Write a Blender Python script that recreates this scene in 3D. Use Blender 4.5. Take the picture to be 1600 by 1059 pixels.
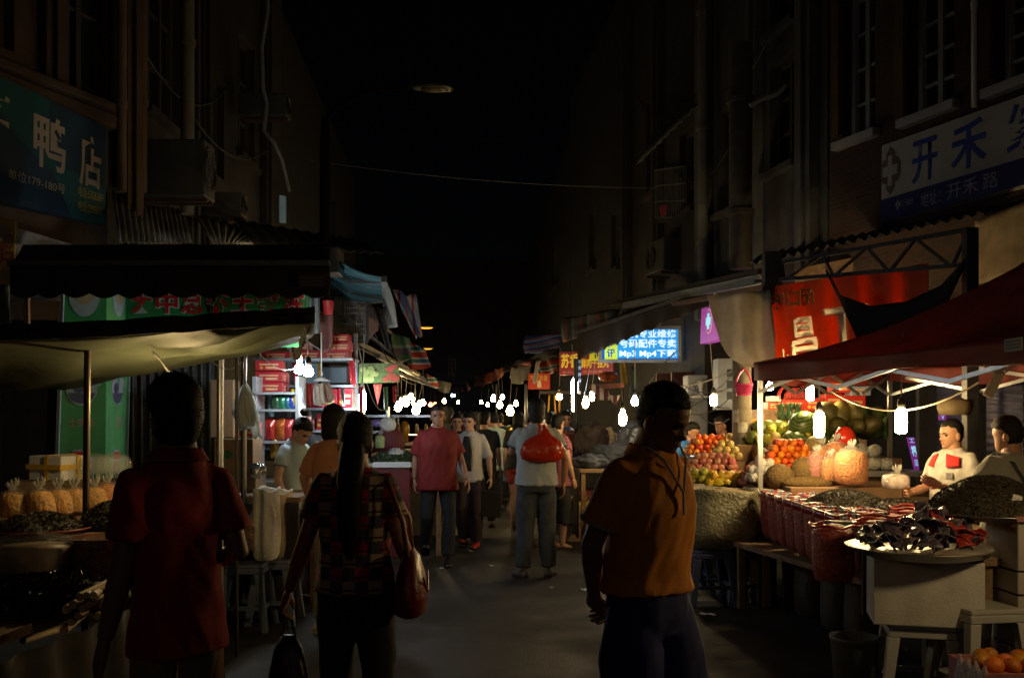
import bpy, bmesh, math, random
from mathutils import Vector, Matrix, noise
for _o in list(bpy.data.objects): bpy.data.objects.remove(_o)
S = bpy.context.scene; COL = S.collection; R = math.radians
random.seed(7)
# ---------------------------------------------------------------- camera, sky, light, exposure
cd = bpy.data.cameras.new('camera'); cam = bpy.data.objects.new('camera', cd); COL.objects.link(cam)
cam.location = (0, 0, 1.55); cam.rotation_euler = (R(90), 0, 0)
cd.sensor_width = 36; cd.lens = 33.75; cd.shift_y = 0.0753; cd.clip_start = .05; cd.clip_end = 2000
S.camera = cam
W = bpy.data.worlds.new('World'); S.world = W; W.use_nodes = True
_nt = W.node_tree; _bg = _nt.nodes['Background']
_sky = _nt.nodes.new('ShaderNodeTexSky'); _sky.sky_type = 'NISHITA'; _sky.sun_disc = False
_sky.sun_elevation = R(14); _sky.sun_rotation = R(182)
_nt.links.new(_sky.outputs['Color'], _bg.inputs['Color'])
_bg.inputs['Strength'].default_value = 0.00013        # night: only a trace of sky glow
sd = bpy.data.lights.new('night_glow', 'SUN'); sun = bpy.data.objects.new('night_glow', sd); COL.objects.link(sun)
sd.energy = 0.021; sd.angle = R(20); sd.color = (1.0, .86, .66)
sun.rotation_euler = (R(76), 0, R(-2))              # the town's glow from behind the viewer
S.view_settings.view_transform = 'Standard'; S.view_settings.look = 'None'
S.view_settings.exposure = 0.0; S.view_settings.gamma = 1.0; S.view_settings.use_curve_mapping = False
S.render.engine = 'CYCLES'
S.cycles.use_denoising = True; S.cycles.max_bounces = 6; S.cycles.transparent_max_bounces = 12
S.cycles.sample_clamp_indirect = 3.0; S.cycles.use_light_tree = True
S.cycles.caustics_reflective = False; S.cycles.caustics_refractive = False

# ---------------------------------------------------------------- helpers
F = 1500.0
def P(x, y, d): return Vector(((x - 800) * d / F, d, 1.55 + (650 - y) * d / F))
def hexc(h):
    c = [int(h[i:i + 2], 16) / 255 for i in (0, 2, 4)]
    return tuple(((v + .055) / 1.055) ** 2.4 if v > .04 else v / 12.92 for v in c)
_M = {}
def M(name, col=(.5, .5, .5), rough=.65, metal=0, var=.25, scale=7, bump=0, bscale=40, alpha=1, emit=0, transl=0, spec=.5, coat=0, dirt=0, trans=0, rnd=0):
    if name in _M: return _M[name]
    if isinstance(col, str): col = hexc(col)
    m = bpy.data.materials.new(name); m.use_nodes = True; n = m.node_tree.nodes; l = m.node_tree.links
    b = n['Principled BSDF']; b.inputs['Roughness'].default_value = rough; b.inputs['Metallic'].default_value = metal
    b.inputs['Specular IOR Level'].default_value = spec; b.inputs['Coat Weight'].default_value = coat; b.inputs['Coat Roughness'].default_value = .15
    b.inputs['Base Color'].default_value = (*col, 1); b.inputs['Alpha'].default_value = alpha
    b.inputs['Transmission Weight'].default_value = trans
    tc = n.new('ShaderNodeTexCoord'); co = tc.outputs['Object']
    csock = None
    if var > 0:
        t = n.new('ShaderNodeTexNoise'); t.inputs['Scale'].default_value = scale; t.inputs['Detail'].default_value = 5; t.inputs['Roughness'].default_value = .65
        l.new(co, t.inputs['Vector'])
        r = n.new('ShaderNodeValToRGB'); r.color_ramp.elements[0].position = .3; r.color_ramp.elements[1].position = .7
        r.color_ramp.elements[0].color = (*[v * (1 - var) for v in col], 1)
        r.color_ramp.elements[1].color = (*[min(1, v * (1 + var * .7)) for v in col], 1)
        l.new(t.outputs['Fac'], r.inputs['Fac']); csock = r.outputs['Color']
        if dirt:
            t2 = n.new('ShaderNodeTexNoise'); t2.inputs['Scale'].default_value = scale * .25; t2.inputs['Detail'].default_value = 8
            mp = n.new('ShaderNodeMapping'); mp.inputs['Scale'].default_value = (1, 1, .25); l.new(co, mp.inputs['Vector']); l.new(mp.outputs[0], t2.inputs['Vector'])
            r2 = n.new('ShaderNodeValToRGB'); r2.color_ramp.elements[0].position = .42; r2.color_ramp.elements[1].position = .62
            r2.color_ramp.elements[0].color = (1 - dirt, 1 - dirt, 1 - dirt * .95, 1); r2.color_ramp.elements[1].color = (1, 1, 1, 1)
            l.new(t2.outputs['Fac'], r2.inputs['Fac'])
            x = n.new('ShaderNodeMixRGB'); x.blend_type = 'MULTIPLY'; x.inputs['Fac'].default_value = 1
            l.new(csock, x.inputs[1]); l.new(r2.outputs['Color'], x.inputs[2]); csock = x.outputs[0]
        if rnd:
            oi = n.new('ShaderNodeObjectInfo'); mr = n.new('ShaderNodeMapRange'); mr.inputs['To Min'].default_value = 1 - rnd; mr.inputs['To Max'].default_value = 1 + rnd * .35; l.new(oi.outputs['Random'], mr.inputs['Value'])
            hs = n.new('ShaderNodeHueSaturation'); l.new(mr.outputs[0], hs.inputs['Value']); l.new(csock, hs.inputs['Color'])
            mh = n.new('ShaderNodeMapRange'); mh.inputs['To Min'].default_value = .5 - rnd * .06; mh.inputs['To Max'].default_value = .5 + rnd * .07; wn = n.new('ShaderNodeTexWhiteNoise'); wn.noise_dimensions = '1D'; l.new(oi.outputs['Random'], wn.inputs['W']); l.new(wn.outputs['Value'], mh.inputs['Value']); l.new(mh.outputs[0], hs.inputs['Hue'])
            csock = hs.outputs['Color']
        l.new(csock, b.inputs['Base Color'])
    if bump:
        t = n.new('ShaderNodeTexNoise'); t.inputs['Scale'].default_value = bscale; t.inputs['Detail'].default_value = 4; l.new(co, t.inputs['Vector'])
        bp = n.new('ShaderNodeBump'); bp.inputs['Strength'].default_value = bump; bp.inputs['Distance'].default_value = .02
        l.new(t.outputs['Fac'], bp.inputs['Height']); l.new(bp.outputs[0], b.inputs['Normal'])
    if emit:
        b.inputs['Emission Color'].default_value = (*col, 1); b.inputs['Emission Strength'].default_value = emit
    if transl:
        tr = n.new('ShaderNodeBsdfTranslucent'); tr.inputs['Color'].default_value = (*[min(1, v * 1.3) for v in col], 1)
        if csock: l.new(csock, tr.inputs['Color'])
        mx = n.new('ShaderNodeMixShader'); mx.inputs[0].default_value = transl
        l.new(b.outputs[0], mx.inputs[1]); l.new(tr.outputs[0], mx.inputs[2]); l.new(mx.outputs[0], n['Material Output'].inputs[0])
    _M[name] = m; m['base'] = name
    return m
def pattern(name, build, **k):
    """a material M(name) whose base colour comes from build(nodes, links, object coordinate)"""
    if name in _M: return _M[name]
    m = M(name, **k); n = m.node_tree.nodes; l = m.node_tree.links
    tc = next(x for x in n if x.type == 'TEX_COORD')
    s = build(n, l, tc.outputs['Object'])
    for x in n:
        if x.type == 'BSDF_PRINCIPLED': l.new(s, x.inputs['Base Color'])
        if x.type == 'BSDF_TRANSLUCENT': l.new(s, x.inputs['Color'])
    return m
def stripes(cols, axis, period, soft=False):
    def b(n, l, co):
        sp = n.new('ShaderNodeSeparateXYZ'); l.new(co, sp.inputs[0])
        d = n.new('ShaderNodeMath'); d.operation = 'DIVIDE'; d.inputs[1].default_value = period; l.new(sp.outputs[axis], d.inputs[0])
        fr = n.new('ShaderNodeMath'); fr.operation = 'FRACT'; l.new(d.outputs[0], fr.inputs[0])
        r = n.new('ShaderNodeValToRGB'); r.color_ramp.interpolation = 'CONSTANT'; e = r.color_ramp.elements
        tot = sum(c[1] for c in cols); p = 0
        for i, (c, w) in enumerate(cols):
            el = e[i] if i < 2 else e.new(p / tot)
            el.position = p / tot; el.color = (*hexc(c), 1); p += w
        l.new(fr.outputs[0], r.inputs[0]); return r.outputs[0]
    return b
def plaid(n, l, co):
    sp = n.new('ShaderNodeSeparateXYZ'); l.new(co, sp.inputs[0])
    def band(ax, per, cut, ph):
        a = n.new('ShaderNodeMath'); a.operation = 'MULTIPLY_ADD'; a.inputs[1].default_value = 1 / per; a.inputs[2].default_value = ph; l.new(sp.outputs[ax], a.inputs[0])
        f = n.new('ShaderNodeMath'); f.operation = 'FRACT'; l.new(a.outputs[0], f.inputs[0])
        g = n.new('ShaderNodeMath'); g.operation = 'LESS_THAN'; g.inputs[1].default_value = cut; l.new(f.outputs[0], g.inputs[0]); return g.outputs[0]
    def mix(f, c1, c2, fac=1):
        x = n.new('ShaderNodeMixRGB'); l.new(f, x.inputs[0])
        for k, c in ((1, c1), (2, c2)):
            if isinstance(c, tuple): x.inputs[k].default_value = (*c, 1)
            else: l.new(c, x.inputs[k])
        return x.outputs[0]
    a = mix(band(0, .105, .5, .2), (.34, .016, .018), (.05, .05, .08))
    b = mix(band(0, .105, .5, .2), (.06, .05, .075), (.34, .25, .18))
    c = mix(band(2, .105, .5, .1), a, b)
    d = mix(band(2, .0525, .16, 0), c, (.05, .012, .02))
    return d
def brick(n, l, co):
    mp = n.new('ShaderNodeMapping'); mp.inputs['Rotation'].default_value = (R(90), 0, 0); l.new(co, mp.inputs[0])
    t = n.new('ShaderNodeTexBrick'); t.inputs['Scale'].default_value = 5.5; t.inputs['Mortar Size'].default_value = .03
    t.inputs['Color1'].default_value = (.045, .017, .013, 1); t.inputs['Color2'].default_value = (.022, .012, .010, 1); t.inputs['Mortar'].default_value = (.035, .028, .024, 1)
    l.new(mp.outputs[0], t.inputs['Vector']); return t.outputs['Color']

class MB:
    def __init__(s): s.v = []; s.f = []
    def add(s, vs, fs):
        o = len(s.v); s.v += [Vector(p) for p in vs]; s.f += [tuple(i + o for i in q) for q in fs]; return s
    def box(s, c, sz, rot=None, taper=1):
        c = Vector(c); x, y, z = [k / 2 for k in sz]; vs = []
        for dz in (-1, 1):
            t = taper if dz > 0 else 1
            for dx, dy in ((-1, -1), (1, -1), (1, 1), (-1, 1)):
                p = Vector((dx * x * t, dy * y * t, dz * z))
                vs.append(c + (rot @ p if rot else p))
        return s.add(vs, [(3, 2, 1, 0), (4, 5, 6, 7), (0, 1, 5, 4), (1, 2, 6, 5), (2, 3, 7, 6), (3, 0, 4, 7)])
    def loft(s, rings, cap=True, close=True):
        n = len(rings[0]); vs = [p for r in rings for p in r]; fs = []
        for i in range(len(rings) - 1):
            for j in range(n if close else n - 1):
                k = (j + 1) % n; fs.append((i * n + j, i * n + k, (i + 1) * n + k, (i + 1) * n + j))
        if cap:
            fs.append(tuple(range(n - 1, -1, -1))); b = (len(rings) - 1) * n; fs.append(tuple(range(b, b + n)))
        return s.add(vs, fs)
    def tube(s, pts, r, seg=8, cap=True, flat=1.0):
        pts = [Vector(p) for p in pts]; n = len(pts)
        rs = r if isinstance(r, (list, tuple)) else [r] * n
        t0 = (pts[1] - pts[0]).normalized(); up = Vector((0, 0, 1)) if abs(t0.z) < .9 else Vector((0, 1, 0))
        a = t0.cross(up).normalized(); rings = []
        for i in range(n):
            t = (pts[min(i + 1, n - 1)] - pts[max(i - 1, 0)]).normalized()
            a = (a - t * a.dot(t)).normalized(); b = t.cross(a)
            rings.append([pts[i] + (a * math.cos(q) + b * math.sin(q) * flat) * rs[i] for q in [2 * math.pi * j / seg for j in range(seg)]])
        return s.loft(rings, cap)
    def bar(s, p, q, w, h=None):
        p, q = Vector(p), Vector(q); h = h or w; t = (q - p); L = t.length; t.normalize()
        up = Vector((0, 0, 1)) if abs(t.z) < .95 else Vector((0, 1, 0))
        a = t.cross(up).normalized(); b = a.cross(t)
        return s.box((p + q) / 2, (w, L, h), Matrix((a, t, b)).transposed())
    def ell(s, c, r, nu=14, nv=9, rot=None, fn=None):
        c = Vector(c); r = (r, r, r) if isinstance(r, (int, float)) else r; vs = []; fs = []
        for i in range(nv + 1):
            th = math.pi * i / nv
            for j in range(nu):
                ph = 2 * math.pi * j / nu
                u = Vector((math.sin(th) * math.cos(ph), math.sin(th) * math.sin(ph), math.cos(th)))
                k = fn(u) if fn else 1
                p = Vector((u.x * r[0], u.y * r[1], u.z * r[2])) * k
                vs.append(c + (rot @ p if rot else p))
        for i in range(nv):
            for j in range(nu):
                k = (j + 1) % nu; fs.append((i * nu + j, (i + 1) * nu + j, (i + 1) * nu + k, i * nu + k))
        return s.add(vs, fs)
    def lathe(s, c, prof, seg=20, rot=None):
        c = Vector(c); rings = []
        for r, z in prof:
            rings.append([c + (rot @ Vector((r * math.cos(q), r * math.sin(q), z)) if rot else Vector((r * math.cos(q), r * math.sin(q), z))) for q in [2 * math.pi * j / seg for j in range(seg)]])
        return s.loft(rings)
    def prism(s, poly, off):
        poly = [Vector(p) for p in poly]; off = Vector(off); n = len(poly)
        vs = poly + [p + off for p in poly]
        fs = [tuple(range(n)), tuple(range(2 * n - 1, n - 1, -1))] + [(i, i + n, (i + 1) % n + n, (i + 1) % n) for i in range(n)]
        return s.add(vs, fs)
    def cloth(s, fn, nu, nv, th=.004):
        g = [[Vector(fn(i / nu, j / nv)) for i in range(nu + 1)] for j in range(nv + 1)]
        top = []; bot = []
        for j in range(nv + 1):
            for i in range(nu + 1):
                du = g[j][min(i + 1, nu)] - g[j][max(i - 1, 0)]; dv = g[min(j + 1, nv)][i] - g[max(j - 1, 0)][i]
                n = du.cross(dv); n = n.normalized() if n.length > 1e-9 else Vector((0, 0, 1))
                top.append(g[j][i]); bot.append(g[j][i] - n * th)
        w = nu + 1; N = len(top); fs = []
        for j in range(nv):
            for i in range(nu):
                a = j * w + i; fs.append((a, a + 1, a + w + 1, a + w)); fs.append((N + a + w, N + a + w + 1, N + a + 1, N + a))
        for i in range(nu):
            fs.append((i, i + N, i + 1 + N, i + 1)); b = nv * w + i; fs.append((b, b + 1, b + 1 + N, b + N))
        for j in range(nv):
            a = j * w; fs.append((a, a + w, a + w + N, a + N)); a = j * w + nu; fs.append((a, a + N, a + w + N, a + w))
        return s.add(top + bot, fs)
    def mesh(s, name, mat=None, smooth=False, origin=None, mtx=None):
        me = bpy.data.meshes.new(name)
        vs = s.v
        if mtx: vs = [mtx @ p for p in vs]
        elif origin: vs = [p - origin for p in vs]
        me.from_pydata([tuple(p) for p in vs], [], s.f); me.validate()
        if mat: me.materials.append(mat)
        if smooth: me.polygons.foreach_set('use_smooth', [True] * len(me.polygons))
        return me
    def build(s, name, mat, parent=None, smooth=False, world=True, bev=0, sharp=None):
        org = None; mtx = None
        if parent is None and world:
            xs = [p.x for p in s.v]; ys = [p.y for p in s.v]; zs = [p.z for p in s.v]
            org = Vector(((min(xs) + max(xs)) / 2, (min(ys) + max(ys)) / 2, min(zs)))
        elif parent is not None and world: mtx = wm(parent).inverted()
        me = s.mesh(name, mat, smooth or sharp is not None, org, mtx)
        if sharp is not None: me.set_sharp_from_angle(angle=R(sharp))
        o = bpy.data.objects.new(name, me); COL.objects.link(o)
        if org: o.location = org
        if parent is not None: o.parent = parent
        if bev:
            b = o.modifiers.new('bevel', 'BEVEL'); b.width = bev; b.segments = 2; b.limit_method = 'ANGLE'
        return o
def wm(o):
    m = o.matrix_basis.copy()
    return wm(o.parent) @ m if o.parent else m
def tag(o, label=None, cat=None, group=None, kind=None):
    if label: o['label'] = label
    if cat: o['category'] = cat
    if group: o['group'] = group
    if kind: o['kind'] = kind
    return o
def thing(name, label, cat, loc=(0, 0, 0), rotz=0, group=None):
    o = bpy.data.objects.new(name, None); COL.objects.link(o); o.empty_display_size = .1
    o.location = loc; o.rotation_euler = (0, 0, R(rotz)); return tag(o, label, cat, group)
def dup(root, loc, rotz=None, label=None, group=None, scale=None):
    def cp(o, par):
        c = o.copy(); COL.objects.link(c); c.parent = par
        for ch in o.children: cp(ch, c)
        return c
    r = cp(root, None); r.location = loc
    if rotz is not None: r.rotation_euler = (0, 0, R(rotz))
    if scale: r.scale = (scale,) * 3
    if label: r['label'] = label
    if group: r['group'] = group
    return r
_fc = bpy.data.curves.new('lettering', 'FONT'); _fo = bpy.data.objects.new('lettering', _fc); COL.objects.link(_fo)
def quad(bl, br, tr, tl): return [Vector(bl), Vector(br), Vector(tr), Vector(tl)]
def qn(q): return (q[1] - q[0]).cross(q[3] - q[0]).normalized()
def qp(q, u, v, off=0): return (q[0] * (1 - u) + q[1] * u) * (1 - v) + (q[3] * (1 - u) + q[2] * u) * v + qn(q) * off
def text(s, mat, parent, q, rect, off=.005, name='lettering', mirror=False, bold=.0):
    _fc.body = s; _fc.offset = bold; _fo.hide_render = False
    bpy.context.view_layer.update()
    dg = bpy.context.evaluated_depsgraph_get(); me = bpy.data.meshes.new_from_object(_fo.evaluated_get(dg))
    xs = [v.co.x for v in me.vertices]; ys = [v.co.y for v in me.vertices]
    x0, x1, y0, y1 = min(xs), max(xs), min(ys), max(ys); u0, u1, v0, v1 = rect
    iv = wm(parent).inverted() if parent else Matrix()
    for v in me.vertices:
        a = (v.co.x - x0) / (x1 - x0); b = (v.co.y - y0) / (y1 - y0)
        if mirror: a = 1 - a
        v.co = iv @ qp(q, u0 + (u1 - u0) * a, v0 + (v1 - v0) * b, off)
    me.materials.clear(); me.materials.append(mat); me.name = name
    o = bpy.data.objects.new(name, me); COL.objects.link(o)
    if parent: o.parent = parent
    return o
def flat(mb, q, poly, off, th=.003):
    """a thin raised shape on a sign face; poly in the sign's own 0-1 coordinates"""
    mb.prism([qp(q, u, v, off) for u, v in poly], qn(q) * th); return mb
def disc(u, v, ru, rv, n=20): return [(u + ru * math.cos(2 * math.pi * i / n), v + rv * math.sin(2 * math.pi * i / n)) for i in range(n)]
def nz(p, s=1.0, seed=0): return noise.noise(Vector(p) * s + Vector((seed * 7.3, seed * 3.1, seed * 1.7)))
def lerp(a, b, t): return a + (b - a) * t
def sag(a, b, s, n=14):
    a, b = Vector(a), Vector(b)
    return [a.lerp(b, i / n) - Vector((0, 0, s * 4 * (i / n) * (1 - i / n))) for i in range(n + 1)]
def single(mb, name, mat, label, cat, group=None, **k): return tag(mb.build(name, mat, **k), label, cat, group)

# ---------------------------------------------------------------- shared materials
m_steel = M('galvanised_steel', (.42, .43, .45), .35, .9, .2, 12)
m_dsteel = M('dark_painted_steel', (.035, .035, .04), .5, .3, .3, 12)
m_rust = M('rusty_iron', (.09, .05, .035), .7, .4, .4, 20)
m_wood = M('raw_wood', (.22, .14, .08), .75, 0, .35, 10, .3)
m_white = M('white_paint', (.72, .72, .70), .5, 0, .1, 9)
m_wplast = M('white_plastic', (.70, .70, .68), .35, 0, .08, 6)
m_foam = M('white_foam', (.78, .79, .80), .85, 0, .08, 9, .25, 160)
m_black = M('black_rubber', (.012, .012, .013), .55, 0, .2)
m_red = M('red_paint', (.42, .02, .02), .5, 0, .15)
m_yel = M('yellow_tape', (.70, .42, .02), .4, 0, .12)
m_film = M('clear_film', (.75, .77, .78), .10, 0, 0, alpha=.13, bump=.9, bscale=38, spec=.9)
m_card = M('brown_cardboard', (.27, .17, .095), .8, 0, .15, 8)
m_glass = M('dark_window_glass', (.012, .016, .022), .08, 0, .4, 3, spec=.6)
m_cable = M('pale_cable', (.24, .22, .19), .6, 0, .1)
m_dcable = M('dark_cable', (.02, .02, .02), .6, 0, .1)

# ---------------------------------------------------------------- ground
def asphalt(n, l, co):
    a = n.new('ShaderNodeTexNoise'); a.inputs['Scale'].default_value = 1.1; a.inputs['Detail'].default_value = 9; l.new(co, a.inputs['Vector'])
    r = n.new('ShaderNodeValToRGB'); e = r.color_ramp.elements; e[0].position = .35; e[1].position = .68
    e[0].color = (.005, .0046, .004, 1); e[1].color = (.019, .0165, .014, 1); l.new(a.outputs['Fac'], r.inputs[0])
    b = n.new('ShaderNodeTexVoronoi'); b.inputs['Scale'].default_value = 160; l.new(co, b.inputs['Vector'])
    x = n.new('ShaderNodeMixRGB'); x.blend_type = 'OVERLAY'; x.inputs[0].default_value = .45; l.new(r.outputs[0], x.inputs[1]); l.new(b.outputs['Distance'], x.inputs[2])
    return x.outputs[0]
mat_road = pattern('street_asphalt', asphalt, col=(.06, .06, .055), rough=.72, var=.3, bump=.35, bscale=90)
_n, _l = mat_road.node_tree.nodes, mat_road.node_tree.links           # damp trodden patches are smoother
_t = _n.new('ShaderNodeTexNoise'); _t.inputs['Scale'].default_value = .9; _t.inputs['Detail'].default_value = 7; _l.new(next(x for x in _n if x.type == 'TEX_COORD').outputs['Object'], _t.inputs['Vector'])
_r = _n.new('ShaderNodeMapRange'); _r.inputs['From Min'].default_value = .42; _r.inputs['From Max'].default_value = .6; _r.inputs['To Min'].default_value = .55; _r.inputs['To Max'].default_value = .85
_l.new(_t.outputs['Fac'], _r.inputs['Value']); _l.new(_r.outputs[0], _n['Principled BSDF'].inputs['Roughness'])
_mb = MB()
for (x0, x1, y0, y1, n_) in ((-400, 400, -300, 900, 1),): _mb.add([(x0, y0, 0), (x1, y0, 0), (x1, y1, 0), (x0, y1, 0)], [(0, 1, 2, 3)])
tag(_mb.build('street', mat_road, world=False), kind='structure')
mat_pave = M('pavement_slabs', (.035, .032, .029), .8, 0, .35, 3, .2, 60)
_mb = MB()
_mb.prism([(3.0, -2, .004), (9, -2, .004), (9, 9, .004), (3.55, 9, .004)], (0, 0, .11)); tag(_mb.build('pavement', mat_pave, bev=.01), kind='structure')
_mb = MB(); _mb.prism([(-9, -2, .004), (-3.2, -2, .004), (-2.6, 9, .004), (-2.2, 16, .004), (-9, 16, .004)], (0, 0, .11)); tag(_mb.build('pavement', mat_pave, bev=.01), kind='structure')

# ---------------------------------------------------------------- buildings
def building(name, label, A, B, H, side, wallmat, opens, framemat, depth=6, z0=0, mull=(2, 4), ledges=(), lintel=True, paneset=None):
    A, B = Vector((A[0], A[1], 0)), Vector((B[0], B[1], 0)); t = (B - A); L = t.length; t.normalize()
    n = Vector((t.y, -t.x, 0)) * side          # towards the street
    root = thing(name, label, 'building', A)
    def at(x, y):
        k = (x - 800) / F; u = (k * A.y - A.x) / (t.x - k * t.y); d = A.y + u * t.y
        return u, 1.55 + (650 - y) * d / F
    def W3(u, z, o=0): return A + t * u + n * o + Vector((0, 0, z))
    op = []
    for o in opens:
        (ua, zt), (ub, zb) = at(o[0], o[2]), at(o[1], o[3]); za = at(o[1], o[2])[1]; zc = at(o[0], o[3])[1]
        op.append((min(ua, ub), max(ua, ub), (zc + zb) / 2, min(H - .3, (zt + za) / 2)))
    us = sorted({0, L} | {max(0, min(L, u)) for o in op for u in o[:2]}); zs = sorted({z0, H} | {max(z0, min(H, z)) for o in op for z in o[2:]})
    w = MB()
    for i in range(len(us) - 1):
        for j in range(len(zs) - 1):
            u, z = (us[i] + us[i + 1]) / 2, (zs[j] + zs[j + 1]) / 2
            if any(o[0] < u < o[1] and o[2] < z < o[3] for o in op): continue
            w.add([W3(us[i], zs[j]), W3(us[i + 1], zs[j]), W3(us[i + 1], zs[j + 1]), W3(us[i], zs[j + 1])], [(0, 1, 2, 3)])
    for o in op:
        c = [W3(o[0], o[2]), W3(o[1], o[2]), W3(o[1], o[3]), W3(o[0], o[3])]; b = [p - n * .3 for p in c]
        for i in range(4): w.add([c[i], c[(i + 1) % 4], b[(i + 1) % 4], b[i]], [(0, 1, 2, 3)])
        w.add(b, [(0, 1, 2, 3)])
    a0, a1, b0, b1 = W3(0, z0), W3(0, H), W3(L, z0), W3(L, H); bk = n * -depth
    w.add([a0, a1, a1 + bk, a0 + bk], [(0, 1, 2, 3)]); w.add([b0, b1, b1 + bk, b0 + bk], [(0, 1, 2, 3)])
    w.add([a1, b1, b1 + bk, a1 + bk], [(0, 1, 2, 3)]); w.add([a0, b0, b0 + bk, a0 + bk], [(0, 1, 2, 3)]); w.add([a0 + bk, b0 + bk, b1 + bk, a1 + bk], [(0, 1, 2, 3)])
    w.build('wall', wallmat, root)
    for i, o in enumerate(op):
        f = MB(); u0, u1, za, zb = o; fw = .06
        def fb(ua, ub, zc, zd, o0, o1): f.prism([W3(ua, zc, o0), W3(ub, zc, o0), W3(ub, zd, o0), W3(ua, zd, o0)], n * (o1 - o0))
        fb(u0 + .004, u0 + fw, za + .004, zb - .004, -.2, -.1); fb(u1 - fw, u1 - .004, za + .004, zb - .004, -.2, -.1)
        fb(u0 + fw + .002, u1 - fw - .002, za + .004, za + fw, -.2, -.1); fb(u0 + fw + .002, u1 - fw - .002, zb - fw, zb - .004, -.2, -.1)
        nu, nv = mull
        for k in range(1, nu): fb(lerp(u0, u1, k / nu) - .03, lerp(u0, u1, k / nu) + .03, za + fw + .002, zb - fw - .002, -.19, -.11)
        for k in range(1, nv): fb(u0 + fw + .002, u1 - fw - .002, lerp(za, zb, k / nv) - .014, lerp(za, zb, k / nv) + .014, -.175, -.125)
        fr = f.build('window', framemat, root)
        g = MB(); g.prism([W3(u0 + .01, za + .01, -.165), W3(u1 - .01, za + .01, -.165), W3(u1 - .01, zb - .01, -.165), W3(u0 + .01, zb - .01, -.165)], n * .008)
        g.build('pane', (paneset or {}).get(i, m_glass), fr)
        s = MB(); s.prism([W3(u0 - .08, za - .09, .003), W3(u1 + .08, za - .09, .003), W3(u1 + .08, za - .005, .003), W3(u0 - .08, za - .005, .003)], n * .1); s.build('sill', wallmat if not lintel else framemat, fr, bev=.008)
    for (za, zb, ot) in ledges:
        s = MB(); s.prism([W3(0, za, .002), W3(L, za, .002), W3(L, zb, .002), W3(0, zb, .002)], n * ot); s.build('ledge', wallmat, root, bev=.02)
    root['n'] = tuple(n)
    return root, W3, at
m_tan = M('tan_plaster', (.085, .050, .026), .85, 0, .25, 4, .25, 30, dirt=.45)
m_grime = M('grimy_plaster', (.038, .033, .029), .9, 0, .35, 3, .3, 25, dirt=.5)
m_grey = M('grey_plaster', (.055, .058, .06), .9, 0, .3, 3, .3, 25, dirt=.55)
m_dark = M('sooty_plaster', (.022, .021, .02), .95, 0, .4, 3, .3, 25)  # darker plaster: the weaker light down the street is put into its colour
m_brick = pattern('red_brick', brick, col=(.1, .04, .03), rough=.9, var=.2, bump=.4, bscale=60)
m_fw = M('window_frame_white', (.27, .28, .30), .5, 0, .15)
m_fd = M('window_frame_dark', (.06, .05, .045), .6, 0, .2)
m_curtain = M('lit_curtain', (.25, .42, .55), .9, 0, .3, 5, emit=.06)
LB, LBw, LBat = building('shop_building', 'tan plastered shop building above the green duck shop sign', (-5.35, 5.9), (-3.97, 9.42), 9, 1, m_tan,
    [(-60, 22, -120, 72), (92, 178, -120, 150)], m_fd, ledges=((4.34, 4.47, .16), (4.48, 4.56, .22)), mull=(2, 2), lintel=False)
LC, LCw, LCat = building('shop_building', 'narrow sooty building with pipes and an air conditioner box', (-4.01, 9.46), (-4.1, 13.0), 10, 1, m_grime,
    [(228, 282, -60, 190)], m_fd, mull=(3, 3), lintel=False)
LD, LDw, LDat = building('shop_building', 'dark building with a pale cable running down its corner', (-4.11, 13.03), (-4.22, 17.6), 10, 1, m_grime,
    [(322, 350, 120, 280), (372, 398, 60, 250)], m_fd, mull=(2, 3), lintel=False)
RB, RBw, RBat = building('brick_building', 'red brick building with tall white framed windows over the clinic sign', (4.95, 6.2), (3.40, 10.28), 9.5, -1, m_brick,
    [(1318, 1367, -120, 212), (1421, 1491, -120, 172), (1556, 1660, -120, 118)], m_fw, mull=(2, 6), z0=2.75)
RC, RCw, RCat = building('shop_building', 'grey plastered building with tall pale pilasters and drain pipes', (3.39, 10.32), (2.74, 13.6), 10, -1, m_grey,
    [(1203, 1243, 90, 260), (1122, 1146, 170, 330), (1203, 1243, -200, 40)], m_fd, mull=(2, 3), lintel=False, z0=2.7)
RD, RDw, RDat = building('shop_building', 'shadowy building with a caged balcony and a sloped canopy', (2.735, 13.63), (2.2, 18.9), 10, -1, m_grime,
    [(1062, 1086, 200, 330), (1010, 1030, 150, 300)], m_fd, mull=(2, 3), lintel=False)
RE, REw, REat = building('shop_building', 'far building coloured dark for shade past the caged balcony', (2.19, 18.94), (1.55, 25.5), 10, -1, m_dark, [(955, 968, 330, 420), (920, 930, 330, 420)], m_fd, lintel=False)
RF, _, _ = building('shop_building', 'farthest dark building behind the blue striped awning', (1.54, 25.55), (.9, 40), 9, -1, m_dark, [(862, 872, 380, 450)], m_fd, lintel=False)
LE, _, _ = building('shop_building', 'farthest dark building behind the hanging striped cloths', (-4.23, 17.65), (-4.9, 30), 9, 1, m_dark, [(506, 524, 300, 400)], m_fd, lintel=False)
LF, _, _ = building('shop_building', 'unlit building closing the far end of the street', (-7, 46), (4, 46.2), 9, 1, m_dark, [(700, 712, 560, 590)], m_fd, lintel=False)
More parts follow.
